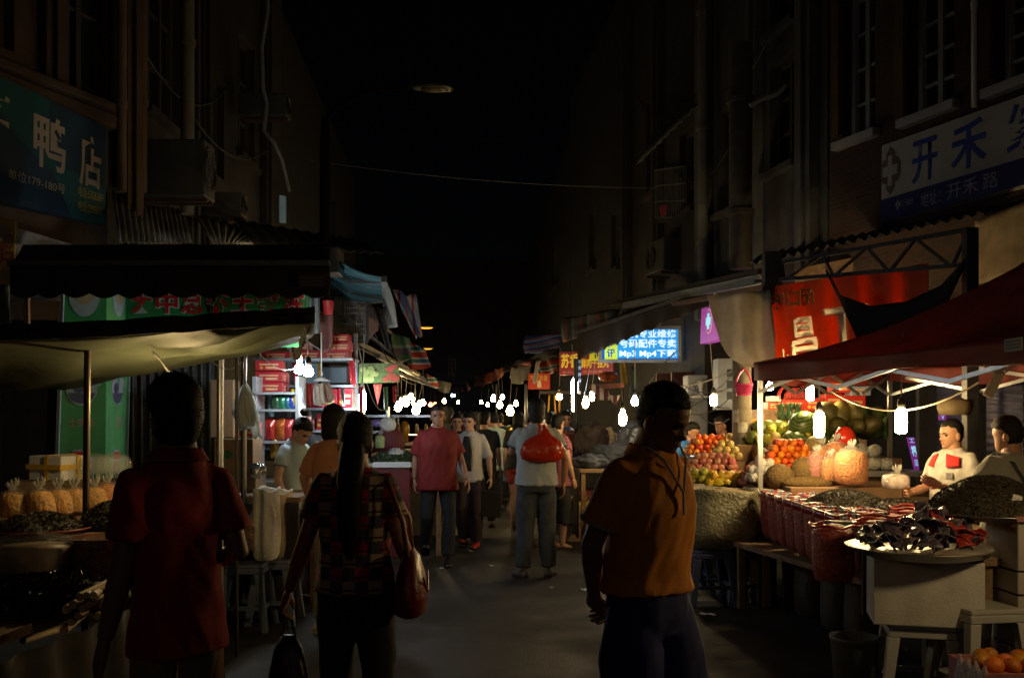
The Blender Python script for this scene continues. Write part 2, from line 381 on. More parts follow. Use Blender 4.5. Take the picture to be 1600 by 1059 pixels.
# pilasters of the grey building are parts of it
def pil(root, W3, at, x, w, z1, mat, o=.12, z0=2.9):
    u, _ = at(x, 300); b = MB()
    b.prism([W3(u - w / 2, z0, .003), W3(u + w / 2, z0, .003), W3(u + w / 2, z1, .003), W3(u - w / 2, z1, .003)], Vector(root['n']) * o)
    b.prism([W3(u - w * .22, z0, o + .005), W3(u + w * .22, z0, o + .005), W3(u + w * .22, z1, o + .005), W3(u - w * .22, z1, o + .005)], Vector(root['n']) * .05)
    b.build('pilaster', mat, root, bev=.01)
m_pil = M('pale_pilaster_stone', (.105, .11, .118), .85, 0, .25, 5, .2, 30, dirt=.4)
for x, w in ((1268, .34), (1187, .22), (1106, .34)): pil(RC, RCw, RCat, x, w, 9.6, m_pil)
for x, w in ((1034, .3), (985, .3)): pil(RD, RDw, RDat, x, w, 9.6, m_grime)
pil(LB, LBw, LBat, 78, .26, 8.9, m_tan, .1, 4.6); pil(LB, LBw, LBat, 200, .22, 8.9, m_tan, .1, 2.9)
pil(LC, LCw, LCat, 290, .25, 9.5, m_grime); pil(LD, LDw, LDat, 310, .3, 9.5, m_grime); pil(LD, LDw, LDat, 410, .35, 9.5, m_grime)
# orange-brown painted surrounds beside the brick building's windows
for x0, x1, yb in ((1307, 1317, 215), (1404, 1419, 190), (1540, 1555, 130)):
    (ua, za), (ub, _) = RBat(x0, yb), RBat(x1, yb); b = MB(); b.prism([RBw(ua, za, .003), RBw(ub, za, .003), RBw(ub, 9, .003), RBw(ua, 9, .003)], Vector(RB['n']) * .06)
    b.build('window_surround', M('ochre_paint', (.09, .045, .022), .85, dirt=.5), RB)
def pipe(label, pts, r, mat, name='drain_pipe', cat='pipe', rings=True, group=None):
    b = MB(); b.tube(pts, r, 10)
    if rings:
        for i in range(len(pts) - 1):
            p, q = Vector(pts[i]), Vector(pts[i + 1]); n = max(1, int((q - p).length / 1.3))
            for k in range(n): c = p.lerp(q, (k + .5) / n); d = (q - p).normalized(); b.tube([c - d * .03, c + d * .03], r * 1.25, 10)
    return single(b, name, mat, label, cat, group, smooth=False, sharp=40)
for x, d, r, lab in ((190, 9.0, .045, 'rusty drain pipe beside the green duck shop sign'), (222, 9.7, .05, 'fatter drain pipe between tan and sooty buildings')):
    pipe(lab, [P(x, 300, d), P(x + 1, -250, d)], r, M('rusty_pipe', (.13, .085, .055), .6, .2, .3))
pipe('grey drain pipe on the sooty building behind the air conditioner', [P(293, 335, 11), P(293, -200, 11)], .08, M('grey_pipe', (.16, .15, .14), .6))
pipe('thin white pipe running down the brick wall to the clinic sign', [P(1522, 168, 8.35), P(1522, -150, 8.35)], .022, m_white)
pipe('round drain pipe at the far edge of the grey building', [P(1098, 470, 13.2), P(1098, -250, 13.2)], .07, M('grey_pipe'))
pipe('thick dark soot covered pole in front of the grey building', [P(1157, 420, 11.2), P(1157, 70, 11.2)], .135, M('dark_pole', (.05, .042, .036), .8, 0, .4))
pipe('bent pale cable running down the dark corner at left', [P(418, -80, 13.6), P(418, 20, 13.6), P(409, 75, 13.6), P(411, 140, 13.6), P(417, 165, 13.6), P(412, 205, 13.6), P(427, 222, 13.6), P(440, 250, 13.8), P(452, 300, 14)], .03, M('grey_conduit', (.26, .26, .27), .6), 'conduit', 'cable', False)
pipe('crooked pale conduit reaching over the grey wall', [P(1172, 165, 11), P(1190, 155, 11), P(1212, 148, 11), P(1228, 134, 11)], .03, M('grey_conduit'), 'conduit', 'cable', False)
def aircon(label, x, y, d, w, h, dp, rotz):
    c = P(x, y, d); r = thing('air_conditioner', label, 'air conditioner', (c.x, c.y, c.z - h / 2), rotz)
    b = MB(); b.box((0, 0, h / 2), (w, dp, h)); b.build('casing', M('dirty_white_metal', (.09, .09, .084), .5, .1, .25, 6, dirt=.4), r, world=False, bev=.015)
    g = MB()
    for k in (.16, .2, .235): g.tube([(-w * .12 + h * k * 1.6 * math.cos(q), -dp / 2 - .012, h / 2 + h * k * 1.6 * math.sin(q)) for q in [i * math.pi / 10 for i in range(21)]], .006, 5)
    for q in range(6): g.bar((-w * .12, -dp / 2 - .012, h / 2), (-w * .12 + h * .376 * math.cos(q * math.pi / 3), -dp / 2 - .012, h / 2 + h * .376 * math.sin(q * math.pi / 3)), .006)
    g.build('fan_grille', m_dsteel, r, world=False)
    s = MB(); s.bar((-w / 2 + .1, .3, -.03), (-w / 2 + .1, -dp / 2, -.03), .035); s.bar((w / 2 - .1, .3, -.03), (w / 2 - .1, -dp / 2, -.03), .035); s.build('bracket', m_rust, r, world=False)
    return r
aircon('large boxy air conditioner on the sooty building wall', 268, 268, 10.0, .36, .58, .8, 90)
aircon('small air conditioner high on the dark left building', 414, 168, 14.2, .30, .32, .7, 90)
aircon('small air conditioner just above the corrugated roof', 341, 322, 12.6, .3, .3, .7, 90)
aircon('air conditioner under the caged balcony on the right', 1035, 402, 15.2, .75, .5, .3, -75)
# caged balcony
r = thing('balcony_cage', 'pale barred balcony cage with plants high on the right wall', 'balcony', P(1045, 345, 15.6))
b = MB(); q0 = P(1022, 345, 16.2); 
for k in range(15):
    p = P(1020 + k * 3.6, 340, 16.0 - k * .1); b.bar(p, p + Vector((0, 0, .78)), .014)
for yy in (0, .26, .52, .78): b.bar(P(1020, 340, 16.0) + Vector((0, 0, yy)), P(1070.4, 340, 14.6) + Vector((0, 0, yy)), .018)
b.build('bars', M('chalky_metal', (.16, .16, .16), .6), r)
b = MB(); b.prism([P(1020, 341, 16.0), P(1070.4, 341, 14.6), P(1070.4, 341, 14.6) + Vector((.4, .15, 0)), P(1020, 341, 16) + Vector((.4, .15, 0))], (0, 0, -.08)); b.build('floor_slab', m_grime, r)
b = MB(); b.lathe(P(1040, 338, 15.5), [(.08, 0), (.1, .16), (.095, .17)], 12); b.build('flower_pot', M('red_pot', (.30, .03, .025), .6), r)
# sloped canopy on the right wall
def corr(label, q, n, amp, mat, name='corrugated_roof', cat='roof', th=.004, group=None):
    b = MB(); q = [Vector(p) for p in q]; nn = qn(q)
    b.cloth(lambda u, v: qp(q, u, v) + nn * amp * math.sin(u * n * 2 * math.pi), n * 6, 3, th)
    return single(b, name, mat, label, cat, group, smooth=True)
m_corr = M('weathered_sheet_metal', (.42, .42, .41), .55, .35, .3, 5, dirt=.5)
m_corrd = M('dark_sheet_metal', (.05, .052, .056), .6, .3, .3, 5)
corr('sloping sheet canopy over the caged balcony', [P(995, 258, 15.0), P(1090, 165, 13.2), P(1092, 150, 14.2), P(1035, 185, 16.0)], 9, .012, m_corr)
corr('pale corrugated roof beside the green sign', [P(185, 378, 8.6), P(300, 378, 10.4), P(290, 330, 11.4), P(175, 299, 9.45)], 14, .018, m_corr)
corr('pale corrugated roof reaching farther down the left row', [P(330, 378, 10.2), P(395, 381, 11.4), P(461, 377, 12.8), P(300, 331, 11.2)], 11, .018, M('weathered_sheet_light', (.55, .54, .51), .6, .2, .25, 5, dirt=.4))
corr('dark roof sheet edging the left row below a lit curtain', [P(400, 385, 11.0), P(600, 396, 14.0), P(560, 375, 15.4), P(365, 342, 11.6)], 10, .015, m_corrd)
# a lit curtained window slot
b = MB(); q = quad(P(438, 348, 16.4), P(447, 349, 16.9), P(447, 307, 16.9), P(438, 305, 16.4)); b.prism(q, -qn(q) * .02)
r = tag(b.build('lit_window', m_curtain), 'narrow window glowing dim blue on the far left building', 'window')
# overhead cable and street lamps
b = MB(); b.tube(sag(P(480, 250, 15), P(1030, 294, 15.2), .10, 24), .008, 5); single(b, 'overhead_cable', M('grey_wire', (.11, .105, .10), .7), 'pale overhead cable strung across the dark street', 'cable')
def street_lamp(label, base, hx, hz, lens, group=None, armrise=.1):
    r = thing('street_lamp', label, 'street lamp', base, 0, group)
    b = MB(); b.tube([(0, 0, 0), (0, 0, hz * .9), (0, 0, hz - .2)], [.09, .07, .05], 10); b.build('pole', m_soot, r, world=False, smooth=True)
    a = MB(); a.tube([(0, 0, hz - .25), (hx * .12, 0, hz - .05), (hx * .5, 0, hz + armrise * .8), (hx, 0, hz + armrise)], [.045, .04, .035, .03], 8); a.build('arm', m_soot, r, world=False, smooth=True)
    s = 1 if hx > 0 else -1
    h = MB(); h.loft([[(hx + s * t, w * math.cos(q), hz + armrise - .04 * t + hh * max(math.sin(q), -.25)) for q in [2 * math.pi * k / 14 for k in range(14)]] for t, w, hh in ((-.06, .05, .05), (.06, .09, .07), (.28, .13, .09), (.5, .11, .06), (.56, .05, .03))]); h.build('lamp_head', M('grey_cast_metal', (.10, .095, .085), .35, .6, .2), r, world=False, smooth=True)
    l = MB(); l.ell((hx + s * .3, 0, hz + armrise - .035), (.19, .08, .035)); l.build('lens', lens, r, world=False, smooth=True)
    return r
m_soot = M('soot_black_paint', (.006, .006, .006), .9, 0, .2, spec=.05)
m_lensoff = M('unlit_lens', (.12, .09, .06), .15, 0, .1, spec=.9)
m_sod = M('sodium_glow', (1.0, .36, .035), emit=2.2, var=0)
p = P(508, 650, 13.0); street_lamp('unlit street lamp arching over the street on a long arm', (p.x, p.y, 0), 1.18, 5.78, m_lensoff, None, .22)
for (x, y, d, lab) in ((663, 510, 27, 'upper of the two lit orange street lamps beyond the striped cloths'), (665, 543, 34, 'lower of the two lit orange street lamps beyond the striped cloths')):
    q = P(x, y, d); street_lamp(lab, (q.x - 1.1, q.y, 0), .85, q.z - .1, m_sod, 'distant orange street lamps', .1)
# ---------------------------------------------------------------- ground floor of the right arcade
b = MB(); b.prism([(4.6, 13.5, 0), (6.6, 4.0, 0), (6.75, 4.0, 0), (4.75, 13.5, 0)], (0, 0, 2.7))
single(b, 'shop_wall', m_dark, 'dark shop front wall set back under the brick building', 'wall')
def shutter(label, q, n, mat):
    b = MB(); q = [Vector(p) for p in q]; nn = qn(q)
    b.cloth(lambda u, v: qp(q, u, v) + nn * .012 * abs(math.sin(v * n * math.pi)), 2, n * 4, .01); return single(b, 'roller_shutter', mat, label, 'shutter', smooth=True)
shutter('dark blue roller shutter behind the two sellers', quad(P(1465, 800, 10.2), P(1600, 800, 8.6), P(1600, 600, 8.6), P(1465, 590, 10.2)), 16, M('navy_shutter', (.055, .055, .12), .5, .2))
for x, d, lab in ((1530, 9.0, 'dark arcade post behind the red polo seller'), (1440, 10.4, 'dark arcade post behind the purple sign')):
    p = P(x, 600, d); b = MB(); b.box((p.x, p.y, 1.35), (.09, .09, 2.7)); single(b, 'arcade_post', m_dsteel, lab, 'post')

# ---------------------------------------------------------------- lamps
WARM = (1.0, .70, .30); COOL = (.70, .86, 1.0); WHITE = (1.0, .87, .62)
def glow(col, s): return M('bulb_glow_%d_%d' % (int(col[1] * 100), int(s)), col, emit=s, var=0)
def bulb(label, x, y, d, h=.14, r=.034, col=WARM, s=150, up=None, group='bare bulbs over the stalls', shape='cfl', shade=False):
    p = P(x, y, d); t = thing('light_bulb', label, 'light bulb', p, 0, group)
    b = MB()
    if shape == 'cfl': b.lathe((0, 0, 0), [(r * .45, -h / 2), (r * .92, -h * .44), (r, -h * .3), (r, h * .3), (r * .9, h * .42), (r * .6, h / 2)], 14)
    else: b.lathe((0, 0, 0), [(r * .3, -h * .5), (r * .8, -h * .4), (r, -h * .12), (r * .9, h * .1), (r * .5, h * .35), (r * .4, h * .5)], 14)
    b.build('glowing_tube' if shape == 'cfl' else 'glowing_globe', glow(col, s), t, smooth=True, world=False)
    b = MB(); b.lathe((0, 0, h / 2 + .003), [(.024, 0), (.026, .03), (.022, .055), (.012, .075)], 12); b.build('socket', m_wplast if col == COOL else m_black, t, smooth=True, world=False)
    top = (Vector(up) - p) if up else Vector((.02, 0, .5))
    b = MB(); a = Vector((0, 0, h / 2 + .078)); b.tube([a, a.lerp(top, .3) + Vector((0, 0, -.02)), a.lerp(top, .7), top], .005, 5); b.build('cord', m_cable, t, world=False)
    if shade:
        b = MB(); b.cloth(lambda u, v: Vector(((.03 + .1 * v) * math.cos(u * 2 * math.pi), (.03 + .1 * v) * math.sin(u * 2 * math.pi), h / 2 + .06 - .06 * v)), 20, 3, .003); b.build('lamp_shade', m_white, t, smooth=True, world=False)
    return t
B = [ # label, x, y, d, h, r, colour, strength, shape
 ('big warm bulb hanging lowest in front of the melons', 1280, 663, 7.5, .20, .04, WARM, 230, 'cfl'),
 ('big warm bulb hanging beside the white polo seller', 1408, 658, 6.5, .17, .038, WARM, 230, 'cfl'),
 ('warm bulb half hidden by the maroon canopy edge near gift boxes', 1266, 614, 9.0, .14, .035, WARM, 420, 'cfl'),
 ('small warm bulb tucked under the left corner of the maroon canopy', 1203, 603, 9.7, .09, .04, WARM, 420, 'globe'),
 ('warm bulb by the grey wall left of the concrete pole', 1115, 625, 10.8, .13, .037, WARM, 190, 'cfl'),
 ('low warm bulb left of the orange shirt man under the phone sign', 973, 652, 10.6, .18, .045, WARM, 190, 'globe'),
 ('starry white bulb touching the orange shirt man head', 992, 626, 11.5, .12, .045, WHITE, 110, 'globe'),
 ('bluish white tube under the red and gold shop sign', 898, 605, 14.5, .24, .055, COOL, 60, 'cfl'),
 ('warm bulb right of the hanging yellow ribbons', 874, 618, 17, .16, .055, WARM, 90, 'globe'),
 ('tall warm tube directly under the bluish tube', 897, 630, 15.5, .26, .04, WARM, 90, 'cfl'),
 ('warm bulb between striped little awning and bluish tube', 915, 628, 14.5, .18, .05, WARM, 90, 'globe'),
 ('smallest warm bulb above the striped little awning', 925, 619, 15.5, .14, .04, WARM, 80, 'cfl'),
 ('left bulb of four bulbs over the far right fruit stall', 771, 622, 24, .17, .07, WARM, 110, 'globe'),
 ('star bright white bulb of four over the far right fruit stall', 785, 620, 27, .15, .06, WHITE, 110, 'globe'),
 ('middle bulb of four bulbs over the far right fruit stall', 781, 632, 22, .17, .065, WARM, 110, 'globe'),
 ('lowest bulb of four bulbs over the far right fruit stall', 797, 641, 18, .19, .07, WARM, 120, 'globe'),
 ('dazzling bluish bulb at the left gift shop front', 468, 575, 8.05, .10, .045, COOL, 190, 'globe'),
 ('dazzling warm white bulb next to the bluish one', 482, 580, 8.0, .09, .042, WHITE, 190, 'globe'),
 ('tall bluish tube hanging under the fruit poster', 566, 627, 9.4, .20, .036, COOL, 115, 'cfl'),
 ('leftmost bulb of the far left bulb cluster', 622, 635, 13.5, .13, .05, WARM, 150, 'globe'),
 ('second bulb of the far left bulb cluster', 627, 628, 15.5, .13, .05, WARM, 130, 'globe'),
 ('top centre bulb of the far left bulb cluster', 634, 627, 14.5, .15, .055, WARM, 150, 'globe'),
 ('lowest bulb of the far left bulb cluster on its right', 650, 639, 13.5, .15, .055, WARM, 150, 'globe'),
 ('highest tiny bulb of the far left bulb cluster', 642, 619, 20, .13, .055, WHITE, 80, 'globe'),
 ('tiny bulb right of centre in the far left bulb cluster', 647, 627, 20, .14, .055, WARM, 110, 'globe'),
 ('tiny bulb near the right end of the far left bulb cluster', 655, 631, 21, .14, .06, WARM, 80, 'globe'),
 ('rightmost white bulb of the far left bulb cluster', 661, 629, 22, .14, .06, WHITE, 80, 'globe')]
for lab, x, y, d, h, r_, c, s, sh in B:
    bulb(lab, x, y, d, h, r_, c, s, shape=sh, up=P(x + random.uniform(-6, 8), y - 900 / d - random.uniform(0, 20), d))
bulb('assumed warm bulb hanging under the olive tarp behind the red shirt man', 272, 622, 4.9, .11, .032, WARM, 230, up=P(240, 552, 4.75), shape='globe')  # unseen bulb behind the man's head, assumed from the lit tarp
bulb('assumed warm bulb on the canopy frame over the near end of the seed stall', 1985, 565, 3.55, .16, .036, WARM, 230, up=P(1990, 480, 3.6))  # assumed bulb beyond the view, added to light the orange shirt and foam box
for x, y, d, c, lab in ((673, 632, 40, (1, .12, .05), 'red far light nearer the bulb cluster'), (680, 632, 40, (1, .25, .06), 'orange red far light beside the other red light'), (708, 617, 44, (.5, .8, 1), 'single bluish white far light over the street end')):
    bulb(lab, x, y, d, .18, .1, c, 25, shape='globe', group='distant street lights', up=P(x, y - 40, d))

# ---------------------------------------------------------------- signs
def sign(name, label, q, mat, th=.08, frame=None, fw=.02):
    r = thing(name, label, 'sign', (q[0] + q[1]) / 2)
    b = MB(); b.prism(q, -qn(q) * th); b.build('panel', mat, r)
    if frame:
        f = MB(); n = qn(q); c = (q[0] + q[1] + q[2] + q[3]) / 4
        for i in range(4):
            a, d = q[i], q[(i + 1) % 4]; e = (d - a).normalized()
            f.bar(a - e * fw * .5 + n * .004, d + e * fw * -.5 - e * .002 + n * .004, fw, fw)
        f.build('frame', frame, r)
    return r
m_tealp = M('teal_sign_vinyl', (.005, .07, .075), .5, 0, .12, 3)
m_teald = M('dark_blue_sign_vinyl', (.008, .034, .062), .5, 0, .12, 3)
m_cream = M('cream_letters', (.34, .28, .21), .5, 0, .1)
m_yl = M('yellow_letters', (.34, .29, .04), .5, 0, .1)
q = quad(P(-230, 265, 7.02), P(164, 352, 9.1), P(167, 200, 9.1), P(-230, 8, 7.02))
r = sign('shop_sign', 'teal and dark blue shop sign with pale duck shop characters', q, m_teald, .1)
b = MB(); flat(b, q, [(.36, 1), (.73, 1), (.60, .55), (.86, .42), (1, .40), (1, .0), (.83, 0), (.70, .55)], .004, .002); b.build('teal_band', m_tealp, r)
text('鸭', m_cream, r, q, (.655, .80, .38, .86), .008, bold=.02); text('店', m_cream, r, q, (.865, .975, .33, .84), .008, bold=.02)
text('烤', m_cream, r, q, (.41, .555, .40, .88), .008, bold=.02)
text('单位179-180号', m_cream, r, q, (.55, .80, .20, .29), .008)
text('电话:5326389', m_yl, r, q, (.863, .985, .22, .32), .008); text('电话:2295897', m_yl, r, q, (.863, .985, .08, .18), .008)
q = quad(P(-60, 470, 8.0), P(21, 450, 8.1), P(24, 345, 8.1), P(-60, 335, 8.0))
r = sign('shop_sign', 'small yellow sign with a red character below the teal sign', q, M('yellow_vinyl', (.42, .26, .05), .5, 0, .15), .04)
text('鸡', M('dark_red_letters', (.35, .03, .02), .5), r, q, (.70, .98, .3, .85), .005)
# clinic sign
m_sgrey = M('pale_sign_face', (.34, .335, .325), .5, 0, .1, 4, dirt=.2); m_sblue = M('navy_sign_band', (.022, .025, .12), .5, 0, .15); m_ltblue = M('blue_letters', (.012, .038, .24), .5)
q = quad(P(1377, 349, 9.5), P(1790, 238, 6.75), P(1790, 80, 6.75), P(1378, 228, 9.5))
r = sign('shop_sign', 'long white and navy clinic sign with a cross emblem', q, m_sgrey, .1)
b = MB(); flat(b, q, [(0, 0), (1, 0), (1, .30), (0, .30)], .003, .003); b.build('navy_band', m_sblue, r)
b = MB(); U = lambda u, v: (.048 + u * .05, .64 + v * .31)
flat(b, q, [U(*p) for p in [(0, 1), (.45, .72), (.45, .5), (.72, .5), (1, .25), (1, -.25), (.72, -.5), (.45, -.5), (.45, -.72), (0, -1), (-.45, -.72), (-.45, -.5), (-.72, -.5), (-1, -.25), (-1, .25), (-.72, .5), (-.45, .5), (-.45, .72)]], .003, .003); b.build('emblem', M('brown_emblem', (.10, .07, .06), .5), r)
b = MB(); flat(b, q, [U(*p) for p in [(-.22, .62), (.22, .62), (.22, .2), (.75, .2), (.75, -.2), (.22, -.2), (.22, -.62), (-.22, -.62), (-.22, -.2), (-.75, -.2), (-.75, .2), (-.22, .2)]], .008, .003); b.build('emblem_cross', m_sgrey, r)
text('开', m_ltblue, r, q, (.155, .275, .37, .90), .006, bold=.02); text('禾', m_ltblue, r, q, (.335, .485, .37, .93), .006, bold=.02)
text('综', m_ltblue, r, q, (.56, .70, .37, .93), .006, bold=.02)
m_pl = M('pale_letters', (.28, .28, .30), .5)
text('地址：', m_pl, r, q, (.20, .29, .06, .24), .008); text('开禾', m_pl, r, q, (.32, .45, .06, .25), .008); text('路', m_pl, r, q, (.47, .53, .06, .25), .008)
text('前行200米', m_pl, r, q, (.10, .165, .13, .23), .008)
b = MB(); flat(b, q, [(.075, .18), (.09, .26), (.09, .21), (.10, .21), (.10, .15), (.09, .15), (.09, .10)], .006, .002); b.build('arrow', m_pl, r)
# blue back-lit phone sign
def backlit(name, col, s): return M(name, col, .4, emit=s, var=0)
m_lblue = backlit('backlit_blue', (.025, .33, .80), .72); m_lyel = backlit('backlit_yellow', (.55, .72, .04), .8); m_lwhite = backlit('backlit_white', (.80, .95, 1), .95); m_lblue2 = backlit('backlit_blue_deep', (.0, .10, .5), .5)
q = quad(P(938, 564, 15), P(1062, 564, 14.6), P(1062, 512, 14.6), P(938, 512, 15))
r = sign('shop_sign', 'glowing blue sign for phone repair and music downloads', q, m_lblue, .14, M('alu_frame', (.40, .42, .45), .4, .8), .05)
b = MB(); flat(b, q, [(.06, .05), (.22, .05), (.22, .95), (.06, .95)], .003, .003); b.build('yellow_block', m_lyel, r)
b = MB(); flat(b, q, [(.0, .02), (.0, .98), (.05, .98), (.05, .08), (.98, .08), (.98, .02)], .003, .002); b.build('deep_blue_edge', m_lblue2, r)
text('通', m_lblue2, r, q, (.085, .20, .38, .68), .01, bold=.03); text('讯', m_lblue2, r, q, (.085, .20, .10, .37), .01, bold=.03)
text('手机专业维修', m_lwhite, r, q, (.25, .96, .70, .94), .008, bold=.015); text('号码配件专卖', m_lwhite, r, q, (.25, .96, .40, .66), .008, bold=.015); text('Mp3 Mp4下载', m_lwhite, r, q, (.25, .96, .09, .35), .008, bold=.02)
q = quad(P(921, 563, 15.3), P(941, 563, 15.2), P(941, 536, 15.2), P(921, 536, 15.3))
r = sign('shop_sign', 'little glowing yellow sign with one dark character', q, backlit('backlit_yellow_dim', (.42, .36, .01), .45), .1); text('市', M('black_letters', (.01, .01, .01)), r, q, (.3, .8, .1, .65), .006, bold=.02)
# red dumpling shop sign
m_sred = backlit('lit_red_vinyl', (.16, .012, .012), .25); m_gold = backlit('lit_gold_letters', (.55, .36, .03), .5)
q = quad(P(874, 586, 16), P(958, 584, 15.8), P(958, 548, 15.8), P(874, 550, 16))
r = sign('shop_sign', 'red sign with golden green characters behind the phone sign', q, m_sred, .1)
text('苏香', m_gold, r, q, (.03, .37, .30, .92), .008, bold=.03); text('鲜肉干捏丸', m_gold, r, q, (.40, .92, .28, .70), .008, bold=.02); text('各式小吃 欢迎品尝', M('pale_letters_small', (.45, .25, .2)), r, q, (.05, .8, .07, .17), .008)
q = quad(P(825, 608, 19), P(859, 608, 18.8), P(859, 583, 18.8), P(825, 583, 19))
r = sign('shop_sign', 'small hanging red board with gold lettering and a bottle picture', q, M('red_board', (.34, .03, .02), .5), .05); text('茶王沙发', M('gold_letters', (.6, .36, .05), .4), r, q, (.08, .92, .52, .88), .006, bold=.02)
b = MB(); flat(b, q, [(.44, .1), (.62, .1), (.62, .4), (.57, .55), (.49, .55), (.44, .4)], .004); b.build('bottle_picture', M('beige_print', (.5, .42, .3)), r)
# purple clinic sign, lit
m_pur = backlit('backlit_purple', (.42, .07, .42), .5); m_cyan = backlit('backlit_cyan', (.35, .85, 1), .8)
q = quad(P(1094, 537, 12.4), P(1150, 524, 10.6), P(1150, 462, 10.6), P(1096, 480, 12.4))
r = sign('shop_sign', 'glowing purple clinic sign with cyan cross behind the white tarp', q, m_pur, .12)
b = MB(); U = lambda u, v: (.27 + u * .10, .55 + v * .34); flat(b, q, [U(*p) for p in disc(0, 0, 1, 1)], .004); b.build('emblem_ring', backlit('backlit_cream', (.75, .45, .4), .4), r)
b = MB(); flat(b, q, [U(*p) for p in disc(0, 0, .85, .88)], .009, .002); b.build('emblem_ground', m_pur, r)
b = MB(); flat(b, q, [U(*p) for p in [(-.3, .62), (.3, .62), (.3, .3), (.7, .3), (.7, -.3), (.3, -.3), (.3, -.62), (-.3, -.62), (-.3, -.3), (-.7, -.3), (-.7, .3), (-.3, .3)]], .013, .002); b.build('emblem_cross', m_cyan, r)
text('开禾', m_cyan, r, q, (.46, .95, .52, .86), .008, bold=.02); text('地址', m_cyan, r, q, (.55, .9, .25, .42), .008, bold=.02)
# slanted purple LED strip sign in the dark shop
q = quad(P(1432, 742, 9.6), P(1438, 742, 9.6), P(1429, 683, 9.6), P(1418, 683, 9.6))
r = sign('led_sign', 'slanted purple and cyan strip sign glowing in the dark shop', q, backlit('backlit_violet', (.22, .03, .30), .5), .03)
text('工', m_cyan, r, q, (.1, .9, .86, .97), .004); text('福', m_cyan, r, q, (.1, .9, .50, .78), .004, bold=.03); text('店', m_cyan, r, q, (.15, .9, .24, .42), .004)
q = quad(P(1468, 656, 10), P(1482, 656, 10), P(1482, 648, 10), P(1468, 648, 10)); r = sign('led_sign', 'tiny violet sign above the red polo seller head', q, M('backlit_violet'), .03); text('V', m_cyan, r, q, (.2, .5, .1, .9), .004)

# green snack shop boards, left
m_green = M('green_print', (.03, .24, .075), .45, 0, .18, 6); m_green2 = M('light_green_print', (.09, .34, .12), .45, 0, .2, 6)
m_rl = M('red_letters', (.50, .015, .02), .5, 0, .1); m_wl = M('white_letters', (.62, .62, .60), .5); m_lb = M('pale_blue_print', (.28, .38, .44), .5); m_drk = M('dark_blue_print', (.05, .06, .12), .5)
q = quad(P(196, 500, 8.5), P(482, 504, 8.5), P(482, 440, 8.5), P(196, 440, 8.5))
r = sign('shop_banner', 'green banner with big red characters edged in white under scalloped awning', q, m_green, .03)
for i, ch in enumerate('大中总怀土笋冻'):
    u = .03 + i * .138
    text(ch, m_wl, r, q, (u - .006, u + .126, .16, .76), .004, bold=.075); text(ch, m_rl, r, q, (u, u + .12, .18, .74), .008, bold=.025)
q = quad(P(405, 542, 8.2), P(472, 542, 8.2), P(472, 512, 8.2), P(405, 512, 8.2))
r = sign('shop_banner', 'green board with small red number lettering above the gift shelves', q, m_green2, .03); text('700米2号', m_wl, r, q, (.2, .95, .35, .85), .004, bold=.05); text('700米2号', m_rl, r, q, (.2, .95, .35, .85), .007, bold=.01)
r = thing('sign_column', 'tall green printed column of soup bowls and jars beside stall', 'sign', P(130, 730, 8.0))
qa = quad(P(88, 760, 7.9), P(164, 760, 8.05), P(166, 455, 8.05), P(98, 455, 7.9)); qb = quad(P(164.6, 760, 8.06), P(195, 760, 8.6), P(203, 455, 8.6), P(166.6, 455, 8.06))
b = MB(); b.prism(qa, -qn(qa) * .05); b.build('front_panel', m_green, r); b = MB(); b.prism(qb, -qn(qb) * .03); b.build('side_panel', m_green2, r)
b = MB(); b.bar(qa[0] + qn(qa) * .01, qa[3] + qn(qa) * .01, .025); b.bar(qb[1] + qn(qb) * .01, qb[2] + qn(qb) * .01, .02); b.build('edge_trim', m_lb, r)
for q, bw, nm in ((qa, .34, 0), (qb, .26, 1)):
    for (v, k) in ((.93, 'plate'), (.50, 'bowl'), (.10, 'jar')):
        b = MB()
        if k == 'plate': flat(b, q, disc(.5, v + .05, bw * 1.05, .11), .004); b.build('plate_picture', m_lb, r); b = MB(); flat(b, q, disc(.5, v + .06, bw * .7, .06), .008); b.build('food_picture', M('noodle_print', (.35, .30, .18)), r)
        if k == 'bowl':
            flat(b, q, disc(.48, v, bw, .085), .004); flat(b, q, [(.5 + bw * .5, v + .06), (.5 + bw * 1.15, v + .04), (.5 + bw * 1.15, v + .02), (.5 + bw * .7, v + .0)], .004); b.build('bowl_picture', m_lb if nm == 0 else M('lilac_print', (.32, .30, .40)), r)
            b = MB(); flat(b, q, [(.48 + bw * .85 * math.cos(a), v - .02 + .055 * math.sin(a)) for a in [math.pi + i * math.pi / 10 for i in range(11)]], .008); flat(b, q, disc(.42, v + .005, bw * .4, .025), .008); b.build('soup_picture', m_drk, r)
        if k == 'jar':
            flat(b, q, [(.5 - bw * .7, .0), (.5 + bw * .7, .0), (.5 + bw * .7, .14), (.5 + bw * .5, .19), (.5 - bw * .5, .19), (.5 - bw * .7, .14)], .004); b.build('jar_picture', m_lb, r)
            b = MB(); flat(b, q, [(.5 - bw * .5, .14), (.5 + bw * .5, .14), (.5 + bw * .5, .18), (.5 - bw * .5, .18)], .008); b.build('lid_picture', m_rl, r)
            b = MB(); flat(b, q, [(.5 - bw * .6, .0), (.5 + bw * .6, .0), (.5 + bw * .6, .13), (.5 - bw * .6, .13)], .008); b.build('filling_picture', M('brown_print', (.16, .15, .10)), r)
m_pk = M('pinkish_letters', (.42, .20, .19), .5)
text('土蚝汤', m_pk, r, qa, (.18, .78, .795, .835), .006); text('土笋汤', m_pk, r, qa, (.22, .74, .305, .35), .006); text('海鲜', m_pk, r, qb, (.2, .8, .66, .72), .006); text('土笋', m_pk, r, qb, (.15, .75, .30, .36), .006); text('虾面', m_pk, r, qa, (.45, .8, .62, .65), .006)
